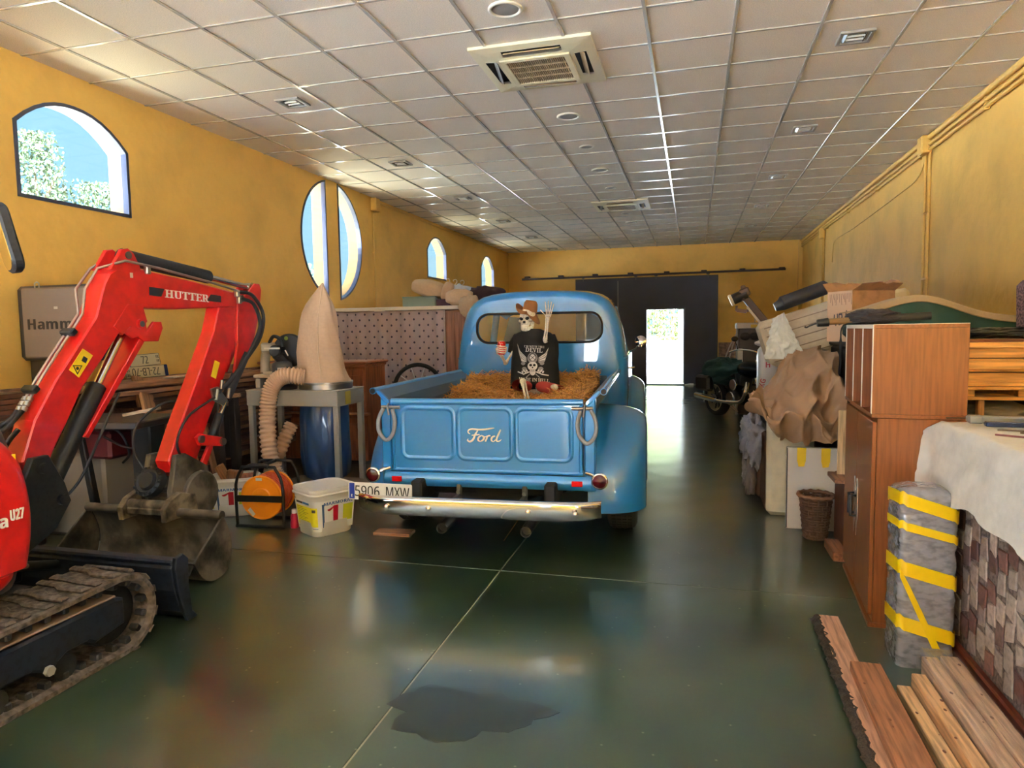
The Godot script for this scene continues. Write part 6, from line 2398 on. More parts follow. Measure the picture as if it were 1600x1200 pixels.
	m.box(Vector3(0.045, 0.195, 0.082), Vector3(0.07, 0.028, 0.004), 0.001, Basis(Vector3.UP, 0.45))
	put("white_label", m, mat(c8(225, 220, 220), 0.5), c)


func dresser():
	var d := thing("dresser", "reddish brown wooden dresser with a moulded top behind the dust extractor", "dresser", Vector3(-4.22, 0, -7.1))
	var w := wood(c8(168, 98, 66), 1, 0.4, 3.0)
	var m := Mb.new()
	m.box(Vector3(0, 0.56, -0.02), Vector3(1.32, 1.08, 0.5), 0.006)
	put("carcass", m, w, d)
	m = Mb.new()
	m.box(Vector3(0.0, 1.14, 0), Vector3(1.4, 0.03, 0.6), 0.012)
	m.box(Vector3(0.0, 1.11, 0), Vector3(1.36, 0.04, 0.56), 0.014)
	put("moulded_top", m, wood(c8(180, 108, 74), 0, 0.4, 3.0), d)
	for i in 4:
		m = Mb.new()
		var x := -0.48 + i * 0.32
		m.box(Vector3(x, 0.83, 0.235), Vector3(0.30, 0.46, 0.02), 0.004)
		m.box(Vector3(x, 0.83, 0.248), Vector3(0.19, 0.34, 0.016), 0.007)
		put("upper_door", m, w, d)
		m = Mb.new()
		m.box(Vector3(x, 0.28, 0.235), Vector3(0.30, 0.46, 0.02), 0.004)
		m.box(Vector3(x, 0.28, 0.248), Vector3(0.19, 0.34, 0.016), 0.007)
		var dr := put("lower_door", m, w, d)
		m = Mb.new()
		m.blob(Vector3(x + 0.11, 0.32, 0.262), Vector3(0.013, 0.013, 0.013), null, 10, 8)
		put("knob", m, mat(c8(60, 44, 36), 0.4, 0.5), dr)
	m = Mb.new()
	m.box(Vector3(0, 0.56, 0.25), Vector3(1.4, 0.026, 0.09), 0.01)
	put("middle_moulding", m, wood(c8(186, 120, 84), 0, 0.4, 3.0), d)
	# the dark wheel seen over the bed rail
	var wh := thing("spare_wheel", "black spoked wheel standing between the dresser and the curtained wardrobe", "wheel", Vector3(-3.3, 0.0, -7.75), 15)
	m = Mb.new()
	var c := []
	for k in 40:
		c.append(Vector3(cos(TAU * k / 40) * 0.29, 0.78 + sin(TAU * k / 40) * 0.29, 0))
	m.tube(c, 0.026, 10, true)
	put("tyre", m, mat(c8(22, 22, 23), 0.7), wh)
	m = Mb.new()
	m.cyl(Vector3(0, 0.78, -0.04), Vector3(0, 0.78, 0.04), 0.035, 16)
	for k in 10:
		m.cyl(Vector3(0, 0.78, 0), Vector3(cos(TAU * k / 10) * 0.27, 0.78 + sin(TAU * k / 10) * 0.27, 0), 0.006, 6)
	put("spokes", m, metal(c8(190, 190, 195), 0.3), wh)
	m = Mb.new()
	m.box(Vector3(0, 0.24, 0), Vector3(0.5, 0.48, 0.3), 0.02)
	put("stand", m, mat(c8(34, 32, 34), 0.6), wh)
	var pc := thing("purple_cloth", "crumpled purple cloth heaped low before the curtain behind the pickup bed", "cloth", Vector3(-2.7, 0, -7.6))
	m = Mb.new()
	m.blob(Vector3(0, 0.48, 0), Vector3(0.24, 0.5, 0.2), func(q: Vector3): return 1.0 + 0.08 * sin(q.x * 11 + q.z * 7) + 0.06 * sin(q.y * 13 + q.x * 5), 32, 22)
	put("folds", m, cloth(c8(120, 44, 110)), pc)


func wardrobe():
	var w := thing("wardrobe", "long low wardrobe with a polka dot curtain front and pale slab top", "wardrobe", Vector3(-3.96, 0, -8.95))
	var pk := wood(c8(176, 122, 98), 1, 0.5, 2.5)
	var m := Mb.new()
	m.box(Vector3(0, 1.80, 0.0), Vector3(1.96, 0.05, 0.72), 0.006)
	put("pale_top", m, mat(c8(226, 216, 206), 0.5), w)
	m = Mb.new()
	m.box(Vector3(0, 0.89, -0.06), Vector3(1.9, 1.76, 0.56), 0.005)
	put("carcass", m, pk, w)
	for x in [0.74, 0.88]:
		m = Mb.new()
		m.box(Vector3(x, 0.89, 0.235), Vector3(0.13, 1.74, 0.022), 0.005)
		put("door", m, pk, w)
	m = Mb.new()
	m.box(Vector3(0, 1.755, 0.24), Vector3(1.92, 0.035, 0.05), 0.006)
	put("header_rail", m, wood(c8(170, 120, 92), 0), w)
	m = Mb.new()
	m.box(Vector3(-0.25, 1.79, 0.365), Vector3(0.16, 0.05, 0.003), 0.001, Basis(Vector3(1, 0, 0), 0.3))
	put("paper_flap", m, mat(c8(232, 224, 214), 0.8), w)
	# dotted curtain
	var im := new_image(128, 128, c8(178, 160, 164))
	for q in [Vector2(32, 32), Vector2(96, 96)]:
		for k in 5:
			var a := TAU * k / 5
			ellipse(im, q + Vector2(cos(a), sin(a)) * 7, Vector2(6, 6), c8(66, 58, 78))
	var cm := uv_mat(im, 0.95)
	cm.uv1_scale = Vector3(12, 8, 1)
	m = Mb.new()
	m.sheet(func(u: float, v: float):
		return Vector3(lerpf(-0.96, 0.68, u), lerpf(0.5, 1.77, v), 0.285 + 0.016 * sin(u * 62 + 0.7 * sin(v * 3)) * (0.5 + 0.5 * (1 - v)) + 0.012 * sin(u * 27 + 2)), 150, 8)
	put("dotted_curtain", m, cm, w)
	m = Mb.new()
	m.bar(Vector3(0.685, 0.5, 0.295), Vector3(0.685, 1.77, 0.295), 0.035, 0.012, 0.004)
	put("curtain_edge", m, mat(c8(206, 190, 186), 0.9), w)
	# things lying on top
	var y := 1.826
	m = Mb.new()
	m.box(Vector3(0, 0.065, 0), Vector3(0.48, 0.13, 0.34), 0.008)
	m.box(Vector3(0, 0.128, 0), Vector3(0.49, 0.02, 0.35), 0.006)
	single("storage_box", m, mat(c8(128, 146, 134), 0.7), "flat grey green box lying on the wardrobe top under the tan pillow", "box", "", xf(Vector3(-3.66, y, -8.85)))
	m = Mb.new()
	m.box(Vector3(0, 0.045, 0), Vector3(0.2, 0.09, 0.25), 0.006)
	single("storage_box", m, mat(c8(70, 36, 46), 0.7), "small dark maroon box on the wardrobe top next to the green box", "box", "", xf(Vector3(-3.3, y, -8.8)))
	var pil := func(label: String, at: Transform3D, s: Vector3, c: Color):
		var p := Mb.new()
		p.blob(Vector3.ZERO, s, func(q: Vector3):
			var k := pow(pow(absf(q.x), 3.0) + pow(absf(q.z), 3.0), -0.25) if absf(q.x) + absf(q.z) > 0.3 else 1.0
			return minf(k, 1.18) * (1.0 + 0.03 * sin(q.x * 12 + q.z * 9)), 36, 22)
		single("pillow", p, cloth(c, 4.0), label, "pillow", "", at)
	pil.call("large tan pillow resting tilted on the green box on the wardrobe", xf(Vector3(-3.55, y + 0.25, -8.85), 10, 0, -14), Vector3(0.26, 0.1, 0.17), c8(190, 158, 124))
	pil.call("second tan pillow slumped right of the green box on the wardrobe", xf(Vector3(-3.08, y + 0.11, -8.75), 4, 0, -3), Vector3(0.19, 0.1, 0.16), c8(204, 172, 142))
	pil.call("small cream bolster standing upright beside the large tan pillow", xf(Vector3(-3.27, y + 0.2, -8.78), 0, 20, 70), Vector3(0.13, 0.07, 0.12), c8(186, 150, 118))
	# hangers with shirts
	var hg: Node3D = null
	for k in 3:
		var at := xf(Vector3(-3.32 + k * 0.1, y + 0.3 - 0.015 * k, -8.98), -70, 0, 0)
		var lab: String = "%s of three white hanger hooks above the blue striped shirts on the wardrobe" % ["leftmost", "middle", "rightmost"][k]
		if hg == null:
			hg = thing("coat_hanger", lab, "hanger", at.origin, 0, "coat hangers on the wardrobe")
			m = Mb.new()
			m.tube(v3([[-0.16, 0, 0.12], [0, 0, 0.03], [0.16, 0, 0.12], [-0.16, 0, 0.12]]), 0.007, 6)
			put("yoke", m, mat(c8(235, 228, 215), 0.4), hg)
			m = Mb.new()
			m.tube(curve(v3([[0, 0, 0.03], [0.0, 0.02, -0.02], [0.025, 0.03, -0.05], [0.015, 0.035, -0.085], [-0.02, 0.035, -0.08], [-0.022, 0.035, -0.06]]), 5), 0.006, 6)
			put("hook", m, mat(c8(238, 226, 205), 0.3), hg)
			hg.transform = xf(at.origin, 90)
		else:
			dup(hg, xf(at.origin, 90, 8 * k), lab)
	var heap := func(called: String, label: String, cat: String, at: Vector3, s: Vector3, c: Color, seed_: float):
		var p := Mb.new()
		p.blob(Vector3.ZERO, s, func(q: Vector3): return 1.0 + 0.16 * sin(q.x * 7 + seed_) * cos(q.z * 6 - seed_) + 0.1 * sin(q.x * 15 + q.y * 11 + seed_), 34, 20)
		single(called, p, cloth(c), label, cat, "", xf(at))
	heap.call("folded_shirts", "pale blue and white shirts piled under the coat hangers", "shirts", Vector3(-3.2, y + 0.2, -9.0), Vector3(0.24, 0.1, 0.14), c8(190, 200, 218), 1.0)
	heap.call("dark_coat", "dark purple brown coat heaped at the right end of the wardrobe top", "coat", Vector3(-2.78, y + 0.13, -8.95), Vector3(0.3, 0.13, 0.2), c8(58, 38, 48), 2.2)
	heap.call("cream_cloth", "crumpled cream cloth hanging at the wardrobe corner behind the cab", "cloth", Vector3(-2.9, y - 0.02, -8.6), Vector3(0.14, 0.15, 0.1), c8(196, 172, 150), 4.0)
	heap.call("red_cloth", "flat red cloth at the far right of the wardrobe top heap", "cloth", Vector3(-2.52, y + 0.1, -9.05), Vector3(0.22, 0.05, 0.12), c8(150, 50, 44), 3.0)


func pail(parent: Node3D, label_im: Image, tall := 0.3, w := 0.36, dirty := false):
	var wm := mat(c8(232, 228, 222), 0.4) if not dirty else mat(c8(205, 196, 186), 0.6, 0.0, {"tex": noise_tex("mudt", 0.05, 0.45, 1.2, 5), "scale": Vector3.ONE * 2.0})
	var rings := []
	for q in [[0.0, 0.84], [0.006, 0.87], [tall * 0.8, 0.97], [tall * 0.82, 1.0], [tall, 1.01]]:
		var a := []
		for p in rrect(w * q[1], w * 0.92 * q[1], 0.07, 6):
			a.append(Vector3(p.x, q[0], p.y))
		rings.append(a)
	var m := Mb.new()
	m.skin(rings, false, false)
	m.fan(rings[0], Vector3.DOWN)
	var inn := []
	for r in rings:
		var a := []
		for p in r:
			a.append(Vector3(p.x * 0.96, p.y + 0.004, p.z * 0.96))
		inn.append(a)
	m.skin(inn, false, false, true, true)
	put("body", m, wm, parent)
	m = Mb.new()
	var lo := []
	for p in rrect(w * 1.05, w * 0.97, 0.075, 6):
		lo.append(Vector3(p.x, tall * 0.94, p.y))
	m.tube(lo, 0.009, 8, true)
	put("rim", m, wm, parent)
	if label_im != null:
		# label: two faces of the pail that touch at a rounded corner
		var lm := uv_mat(label_im, 0.45)
		m = Mb.new()
		var o := rrect(w * 0.945, w * 0.92 * 0.945, 0.067, 6)
		var seq := []
		for k in range(15, 28):
			seq.append(o[k])
		seq.append(o[0])
		var start: Vector2 = seq[0].lerp(seq[-1], 0)
		var f := func(u: float, v: float):
			var pts := [o[7] + Vector2(0, 0.0)]
			# along the -x side, round the corner, along the +y side
			var path := [Vector2(-w * 0.4725, -w * 0.32), Vector2(-w * 0.4725, w * 0.4347 - 0.067)]
			for k in 7:
				var a := PI - PI * 0.5 * k / 6.0
				path.append(Vector2(-w * 0.4725 + 0.067 + cos(a) * 0.067, w * 0.4347 - 0.067 + sin(a) * 0.067))
			path.append(Vector2(w * 0.42, w * 0.4347))
			var tot := 0.0
			for i in path.size() - 1:
				tot += path[i].distance_to(path[i + 1])
			var want := u * tot
			var p: Vector2 = path[0]
			for i in path.size() - 1:
				var dd: float = path[i].distance_to(path[i + 1])
				if want <= dd:
					p = path[i].lerp(path[i + 1], want / dd)
					break
				want -= dd
				p = path[i + 1]
			var k2 := lerpf(0.885, 1.0, v) / 0.945 * 0.985
			return Vector3(p.x * k2 * 1.004, lerpf(tall * 0.12, tall * 0.8, v), p.y * k2 * 1.004)
		m.sheet(f, 40, 4)
		put("printed_label", m, lm, parent)


func pail_label() -> Image:
	var im := new_image(420, 200, c8(232, 229, 224))
	im.fill_rect(Rect2i(10, 40, 190, 128), c8(228, 212, 30))
	im.fill_rect(Rect2i(16, 12, 62, 14), c8(40, 40, 46))
	im.fill_rect(Rect2i(80, 12, 68, 14), c8(50, 110, 170))
	for k in 10:
		im.fill_rect(Rect2i(20, 48 + k * 11, 60 + (k * 37) % 60, 3), c8(120, 116, 50))
	im.fill_rect(Rect2i(168, 52, 22, 20), c8(110, 96, 80))
	im.fill_rect(Rect2i(10, 180, 190, 3), c8(90, 110, 170))
	im.fill_rect(Rect2i(226, 20, 12, 160), c8(60, 90, 130))
	print_text(im, "MARMORAL", Vector2(322, 22), 20, c8(40, 90, 160), "Droid Sans", 1.1)
	im.fill_rect(Rect2i(352, 44, 60, 110), c8(206, 206, 40))
	print_text(im, "1", Vector2(304, 102), 112, c8(200, 22, 44), "Droid Serif", 1.25)
	print_text(im, "Fondo", Vector2(316, 176), 16, c8(30, 30, 34), "Droid Serif")
	return im


func buckets():
	var im := pail_label()
	var a := thing("paint_pail", "white lidded pail with yellow label and red 1 beside the cable reel", "pail", Vector3(-2.66, 0, -4.42), 60)
	pail(a, im, 0.33, 0.36)
	var m := Mb.new()
	var rings := []
	for q in [[0.33, 1.06], [0.342, 1.07], [0.352, 1.05], [0.348, 0.98], [0.345, 0.96]]:
		var r := []
		for p in rrect(0.36 * q[1], 0.331 * q[1], 0.075, 6):
			r.append(Vector3(p.x, q[0], p.y))
		rings.append(r)
	m.skin(rings)
	put("lid", m, mat(c8(238, 236, 232), 0.4), a)
	var b := thing("paint_pail", "open white pail with a red 1 label holding wood scraps behind the cable reel", "pail", Vector3(-3.68, 0, -4.72), 28)
	pail(b, im, 0.31, 0.36)
	var k := 0
	for q in [[Vector3(-3.74, 0.26, -4.72), Vector3(0.05, 0.3, 0.09), 24.0, "curved brown offcut poking out of the open pail"], [Vector3(-3.66, 0.25, -4.7), Vector3(0.12, 0.22, 0.05), -8.0, "square brown offcut standing in the open pail"], [Vector3(-3.57, 0.24, -4.74), Vector3(0.14, 0.18, 0.04), 4.0, "flat reddish offcut at the right in the open pail"]]:
		m = Mb.new()
		m.box(Vector3.ZERO, q[1], 0.006)
		single("wood_offcut", m, wood([c8(176, 122, 76), c8(140, 96, 66), c8(150, 92, 64)][k], 1), q[3], "offcut", "", xf(q[0], 6, 20, q[2]))
		k += 1
	var c := thing("paint_pail", "low dirty white pail with black squares behind the bucket hitch", "pail", Vector3(-3.9, 0, -4.42), 15)
	pail(c, null, 0.22, 0.3, true)
	m = Mb.new()
	for x in [-0.05, 0.03]:
		for q in [[0, 0.03, 0.06, 0.006], [0, -0.03, 0.06, 0.006], [0.03, 0, 0.006, 0.066], [-0.03, 0, 0.006, 0.066]]:
			m.box(Vector3(x + q[0] + 0.02, 0.1 + q[1], 0.113), Vector3(q[2], q[3], 0.004))
	put("black_symbol", m, mat(c8(30, 28, 28), 0.6), c)
	var bo := thing("bottle", "small red bottle with a white cap on the floor beside the cable reel", "bottle", Vector3(-2.93, 0, -4.43))
	m = Mb.new()
	m.lathe([Vector2(0, 0), Vector2(0.03, 0), Vector2(0.033, 0.01), Vector2(0.032, 0.05), Vector2(0.026, 0.06), Vector2(0.03, 0.072), Vector2(0.026, 0.1), Vector2(0.015, 0.115)], Transform3D(), 24)
	put("body", m, mat(c8(176, 22, 54), 0.3), bo)
	m = Mb.new()
	m.lathe([Vector2(0.019, 0.112), Vector2(0.019, 0.14), Vector2(0.016, 0.144), Vector2(0, 0.144)], Transform3D(), 20)
	put("cap", m, mat(c8(225, 215, 215), 0.4), bo)


func cable_reel():
	var r := thing("cable_reel", "orange extension cable reel in a black tube frame on the floor", "cable reel", Vector3(-3.2, 0, -4.5), 6)
	var blk := mat(c8(24, 24, 26), 0.5)
	var org := mat(c8(236, 138, 20), 0.4)
	for z in [0.13, -0.13]:
		var m := Mb.new()
		var o := []
		for p in [[-0.19, 0.03], [-0.17, 0.012], [0.17, 0.012], [0.19, 0.03], [0.19, 0.33], [0.14, 0.45], [0.11, 0.47], [-0.11, 0.47], [-0.14, 0.45], [-0.19, 0.33]]:
			o.append(Vector3(p[0], p[1], z))
		m.tube(curve(o, 3, true), 0.0115, 8, true)
		put("tube_frame", m, blk, r)
	var m := Mb.new()
	m.cyl(Vector3(0, 0.47, -0.13), Vector3(0, 0.47, 0.13), 0.014, 10)
	m.tube(v3([[-0.08, 0.472, 0.13], [-0.05, 0.48, 0.13], [0.05, 0.48, 0.13], [0.08, 0.472, 0.13]]), 0.018, 8)
	put("carry_handle", m, blk, r)
	m = Mb.new()
	m.box(Vector3(0, 0.225, 0.138), Vector3(0.39, 0.05, 0.012), 0.004)
	put("cross_strap", m, blk, r)
	for z in [0.10, -0.10]:
		m = Mb.new()
		m.lathe([Vector2(0, -0.006), Vector2(0.165, -0.006), Vector2(0.172, 0), Vector2(0.165, 0.008), Vector2(0.15, 0.004), Vector2(0.08, 0.006), Vector2(0.07, 0.012), Vector2(0, 0.012)], Transform3D(Basis(Vector3(1, 0, 0), PI * 0.5), Vector3(0, 0.225, z)), 48, false)
		put("side_disc", m, org, r)
	m = Mb.new()
	var pts := []
	for k in 12 * 28:
		var f := k / (12.0 * 28)
		var layer := 0.155 + 0.006 * sin(k * 1.7)
		pts.append(Vector3(cos(k * TAU / 28) * layer, 0.225 + sin(k * TAU / 28) * layer, lerpf(-0.085, 0.085, f)))
	m.tube(pts, 0.0085, 6)
	put("wound_cable", m, mat(c8(206, 74, 34), 0.45), r)
	m = Mb.new()
	m.cyl(Vector3(0, 0.225, -0.09), Vector3(0, 0.225, 0.09), 0.148, 32)
	put("drum", m, mat(c8(190, 66, 30), 0.5), r)
	m = Mb.new()
	m.prism([Vector2(-0.11, 0.13), Vector2(-0.09, 0.15), Vector2(-0.05, 0.10), Vector2(-0.07, 0.08)], 0.112, 0.115)
	m.box(Vector3(-0.01, 0.37, 0.113), Vector3(0.05, 0.022, 0.003), 0.001)
	put("sticker", m, mat(c8(225, 225, 225), 0.4), r)
	var pg := thing("cable_plug", "orange plug end of the cable lying behind the cable reel and red bottle", "plug", Vector3(-2.98, 0, -4.6))
	m = Mb.new()
	m.cyl(Vector3(0, 0.1, 0), Vector3(0.03, 0.12, 0.06), 0.03, 14, -1, 0.006)
	m.cyl(Vector3(0.03, 0.0, 0.03), Vector3(0.03, 0.11, 0.03), 0.014, 8)
	put("plug_body", m, mat(c8(226, 80, 24), 0.45), pg)


# ---------------------------------------------------------------- the right side
func right_side():
	bar_counter()
	wrapped_roll()
	cabinets()
	crate_corner()
	stack_behind()
	motorcycle()
	floor_planks()


func bar_counter():
	var b := thing("bar_counter", "counter faced with red and grey tumbled stone mosaic at the right edge", "counter", Vector3(1.1, 0, -3.45))
	var m := Mb.new()
	m.box(Vector3(0.36, 0.49, 1.2), Vector3(0.68, 0.98, 2.4), 0.006)
	put("carcass", m, mat(c8(120, 104, 98), 0.9, 0.0, {"tex": noise_tex("stone", 0.03, 0.55, 1.25, 5), "scale": Vector3.ONE * 5.0}), b)
	m = Mb.new()
	m.box(Vector3(0.36, 1.0, 1.2), Vector3(0.74, 0.03, 2.46), 0.008)
	put("worktop", m, wood(c8(150, 100, 70), 2), b)
	m = Mb.new()
	m.box(Vector3(0.006, 0.05, 1.2), Vector3(0.034, 0.1, 2.4), 0.008)
	put("skirting", m, wood(c8(116, 48, 28), 2, 0.4), b)
	var stones := []
	var dark := [c8(104, 66, 58), c8(92, 58, 52), c8(122, 78, 66), c8(112, 84, 78)]
	var pale := [c8(168, 150, 138), c8(152, 136, 126), c8(142, 122, 114), c8(178, 156, 142)]
	var r := RandomNumberGenerator.new()
	r.seed = 5
	var mm := []
	for c in dark + pale:
		mm.append(mat(c, 0.5, 0.0, {"tex": noise_tex("stonelet", 0.02, 0.75, 1.15, 4), "scale": Vector3.ONE * 5.0, "bump": bump_tex("mudb", 0.08, 5.0), "bump_scale": 0.1}))
	var cw := 0.083
	var ch := 0.098
	for i in 29:
		for j in 9:
			# columns of stones, each column stepped against its neighbour
			var z0 := i * cw
			var y0 := 0.105 + (j + (0.5 if i % 2 == 1 else 0.0)) * ch
			if y0 + ch > 0.985:
				continue
			var jit := func() -> float: return r.randf_range(-0.010, 0.010)
			var sh := 0.012 * (1 if (i + j) % 2 == 0 else -1)
			var q := [Vector2(z0 + 0.008 + jit.call(), y0 + 0.005 + jit.call()), Vector2(z0 + cw - 0.008 + jit.call(), y0 + 0.005 + sh + jit.call()), Vector2(z0 + cw - 0.008 + jit.call(), y0 + ch - 0.008 + sh * 0.6 + jit.call()), Vector2(z0 + 0.008 + jit.call(), y0 + ch - 0.008 + jit.call())]
			var st := Mb.new()
			st.prism(q, 0.0, 0.006 + r.randf() * 0.004, Transform3D(Basis(Vector3(0, 0, 1), Vector3(0, 1, 0), Vector3(-1, 0, 0)), Vector3(0.02, 0, 0)), 0.004)
			var isdark := ((i + j * 2) % 3 == 0) if r.randf() < 0.8 else r.randf() < 0.5
			put("mosaic_stone", st, mm[(r.randi() % 4) + (0 if isdark else 4)], b)
	m = Mb.new()
	m.box(Vector3(-0.002, 0.5, -0.004), Vector3(0.02, 0.96, 0.012), 0.003)
	put("corner_bead", m, mat(c8(130, 116, 116), 0.4, 0.4), b)
	# the sheet thrown over the top
	var s := thing("dust_sheet", "off-white fabric sheet draped over the mosaic counter and its tools", "sheet", Vector3(1.1, 1.017, -3.45))
	m = Mb.new()
	var n := FastNoiseLite.new()
	n.frequency = 1.6
	n.fractal_octaves = 4
	n.seed = 3
	m.slab_sheet(func(u: float, v: float):
		# u runs along the counter, v from the hem up the front and over the top
		var z := lerpf(-0.13, 2.5, u)
		var drop := 0.30 + 0.012 * sin(u * 19) + 0.01 * sin(u * 47)
		if u < 0.06:
			drop -= 0.03 * (1.0 - u / 0.06)
		var len := drop + 0.72
		var d := v * len
		var w := n.get_noise_2d(z * 2, d * 3)
		var w2 := n.get_noise_2d(z * 5 + 40, d * 6)
		var p: Vector3
		if d < drop:
			p = Vector3(-0.03 - 0.03 * (1 - d / drop) + 0.02 * w, -(drop - d) + 0.004, z + 0.02 * w2)
		else:
			p = Vector3(-0.025 + (d - drop) + 0.005 * w, 0.012 + 0.010 * absf(w) + 0.006 * w2, z)
		if z < 0.0:
			# beyond the end of the counter the sheet sags
			p.y -= 0.16 * (-z / 0.13) * smoothstep(0.0, 0.2, d - drop + 0.1)
			p.x -= 0.05 * (-z / 0.13) * (1 - v)
		return p, 90, 44, Vector3(0.0, 0.004, 0.0))
	put("cloth", m, cloth(c8(214, 208, 200), 3.0), s)
	var top := 1.05
	# things lying on the sheet
	m = Mb.new()
	m.box(Vector3.ZERO, Vector3(0.26, 0.03, 0.045), 0.006)
	m.box(Vector3(-0.1, 0.0, 0), Vector3(0.05, 0.034, 0.05), 0.004)
	single("spirit_level", m, mat(c8(150, 156, 160), 0.3, 0.8), "grey metal tool bar lying across the sheet at the far end of the counter", "tool", "", xf(Vector3(1.27, top + 0.012, -3.28), 0, -8))
	m = Mb.new()
	m.box(Vector3.ZERO, Vector3(0.2, 0.02, 0.03), 0.004)
	single("tool_bar", m, mat(c8(60, 70, 100), 0.25, 0.6), "short bluish metal bar in front of the grey tool on the sheet", "tool", "", xf(Vector3(1.27, top + 0.006, -3.18), 0, -4))
	for q in [[Vector3(1.42, top + 0.03, -3.12), Vector3(0.2, 0.07, 0.12), c8(228, 220, 205), "white carton on the counter sheet under the black cable loop", 12.0], [Vector3(1.52, top + 0.04, -3.3), Vector3(0.2, 0.09, 0.14), c8(222, 196, 160), "cream carton behind the white one on the counter sheet", -5.0], [Vector3(1.36, top + 0.004, -2.75), Vector3(0.21, 0.006, 0.16), c8(228, 226, 224), "white booklet lying on the counter sheet nearest the camera", 30.0]]:
		m = Mb.new()
		m.box(Vector3.ZERO, q[1], 0.004)
		single("carton", m, mat(q[2], 0.7), q[3], "carton", "", xf(q[0], 0, q[4]))
	var wire := func(called: String, label: String, pts: Array, rad: float, c: Color):
		var q := Mb.new()
		q.tube(curve(v3(pts), 8), rad, 8)
		single(called, q, mat(c, 0.5), label, "cable")
	wire.call("black_cable", "thick black cable looping up over the cartons on the counter", [[1.6, 1.17, -2.95], [1.42, 1.17, -2.9], [1.3, 1.12, -2.86], [1.27, 1.07, -2.8], [1.34, 1.06, -2.72], [1.55, 1.06, -2.66]], 0.009, c8(26, 26, 28))
	wire.call("red_wire", "thin red wire with a crimson tip lying on the counter sheet", [[1.12, 1.046, -2.95], [1.2, 1.05, -2.86], [1.26, 1.055, -2.82]], 0.004, c8(110, 50, 50))
	m = Mb.new()
	m.cyl(Vector3(0, 0, 0), Vector3(0.09, 0.01, -0.02), 0.014, 12, 0.01, 0.003)
	single("screwdriver", m, mat(c8(150, 24, 60), 0.35), "crimson screwdriver handle on the counter sheet beside the cable", "screwdriver", "", xf(Vector3(1.25, top + 0.012, -2.80)))
	for k in 4:
		m = Mb.new()
		m.bar(Vector3(-0.1, 0, 0), Vector3(0.1, 0.004, 0.02), 0.012, 0.006, 0.001)
		single("file", m, metal(c8(96, 82, 68), 0.5), ["brown steel file lying leftmost on the sheet behind the spirit level", "steel file near the middle of the counter sheet", "dark steel file beside the crimson screwdriver", "steel file at the foot of the white carton"][k], "file", "", xf([Vector3(1.2, top, -3.42), Vector3(1.26, top, -3.02), Vector3(1.3, top + 0.004, -2.93), Vector3(1.34, top, -3.05)][k], 0, [5, -20, -14, 30][k]))


func wrapped_roll():
	var w := thing("wrapped_bundle", "tall grey bundle in clear film with yellow tape standing before the counter", "bundle", Vector3(0.965, 0, -3.24))
	var n := FastNoiseLite.new()
	n.frequency = 9.0
	n.fractal_octaves = 3
	var sec := rrect(0.22, 0.22, 0.032, 8)
	var rings := []
	for j in 49:
		var v := j / 48.0
		var a := []
		for k in sec.size():
			var p: Vector2 = sec[k]
			var f := 1.0 + 0.035 * n.get_noise_3d(p.x * 2, v * 1.4, p.y * 2) + 0.012 * sin(v * 60 + p.x * 30)
			if v > 0.96:
				f *= 1.0 - 0.5 * pow((v - 0.96) / 0.04, 2)
			a.append(Vector3(p.x * f, v * 0.78, p.y * f))
		rings.append(a)
	var m := Mb.new()
	m.skin(rings)
	put("film_wrap", m, mat(c8(138, 134, 138), 0.22, 0.0, {"coat": 0.8, "coat_rough": 0.1, "tex": noise_tex("filmt", 0.03, 0.75, 1.2, 3), "scale": Vector3(2, 4, 2), "bump": bump_tex("crinkle", 0.02, 8.0, 3), "bump_scale": 0.8}), w)
	var yt := mat(c8(232, 190, 8), 0.35)
	for q in [[0.69, -0.35, 0.055], [0.585, -0.28, 0.035], [0.40, -0.3, 0.06], [0.16, -0.3, 0.06]]:
		m = Mb.new()
		var yc: float = q[0]
		var sl: float = q[1]
		var h: float = q[2]
		m.sheet(func(u: float, v: float):
			var s := u * sec.size()
			var i := int(s) % sec.size()
			var p: Vector2 = sec[i].lerp(sec[(i + 1) % sec.size()], s - floorf(s))
			return Vector3(p.x * 1.035, yc + sl * (p.x - p.y * 0.4) + (v - 0.5) * h + 0.004 * sin(u * 40), p.y * 1.035), 72, 2, true)
		put("yellow_tape", m, yt, w)
	m = Mb.new()
	m.prism([Vector2(-0.11, 0.44), Vector2(-0.11, 0.40), Vector2(0.02, 0.10), Vector2(0.05, 0.10), Vector2(-0.07, 0.36)], 0.1155, 0.118)
	put("yellow_tape", m, yt, w)


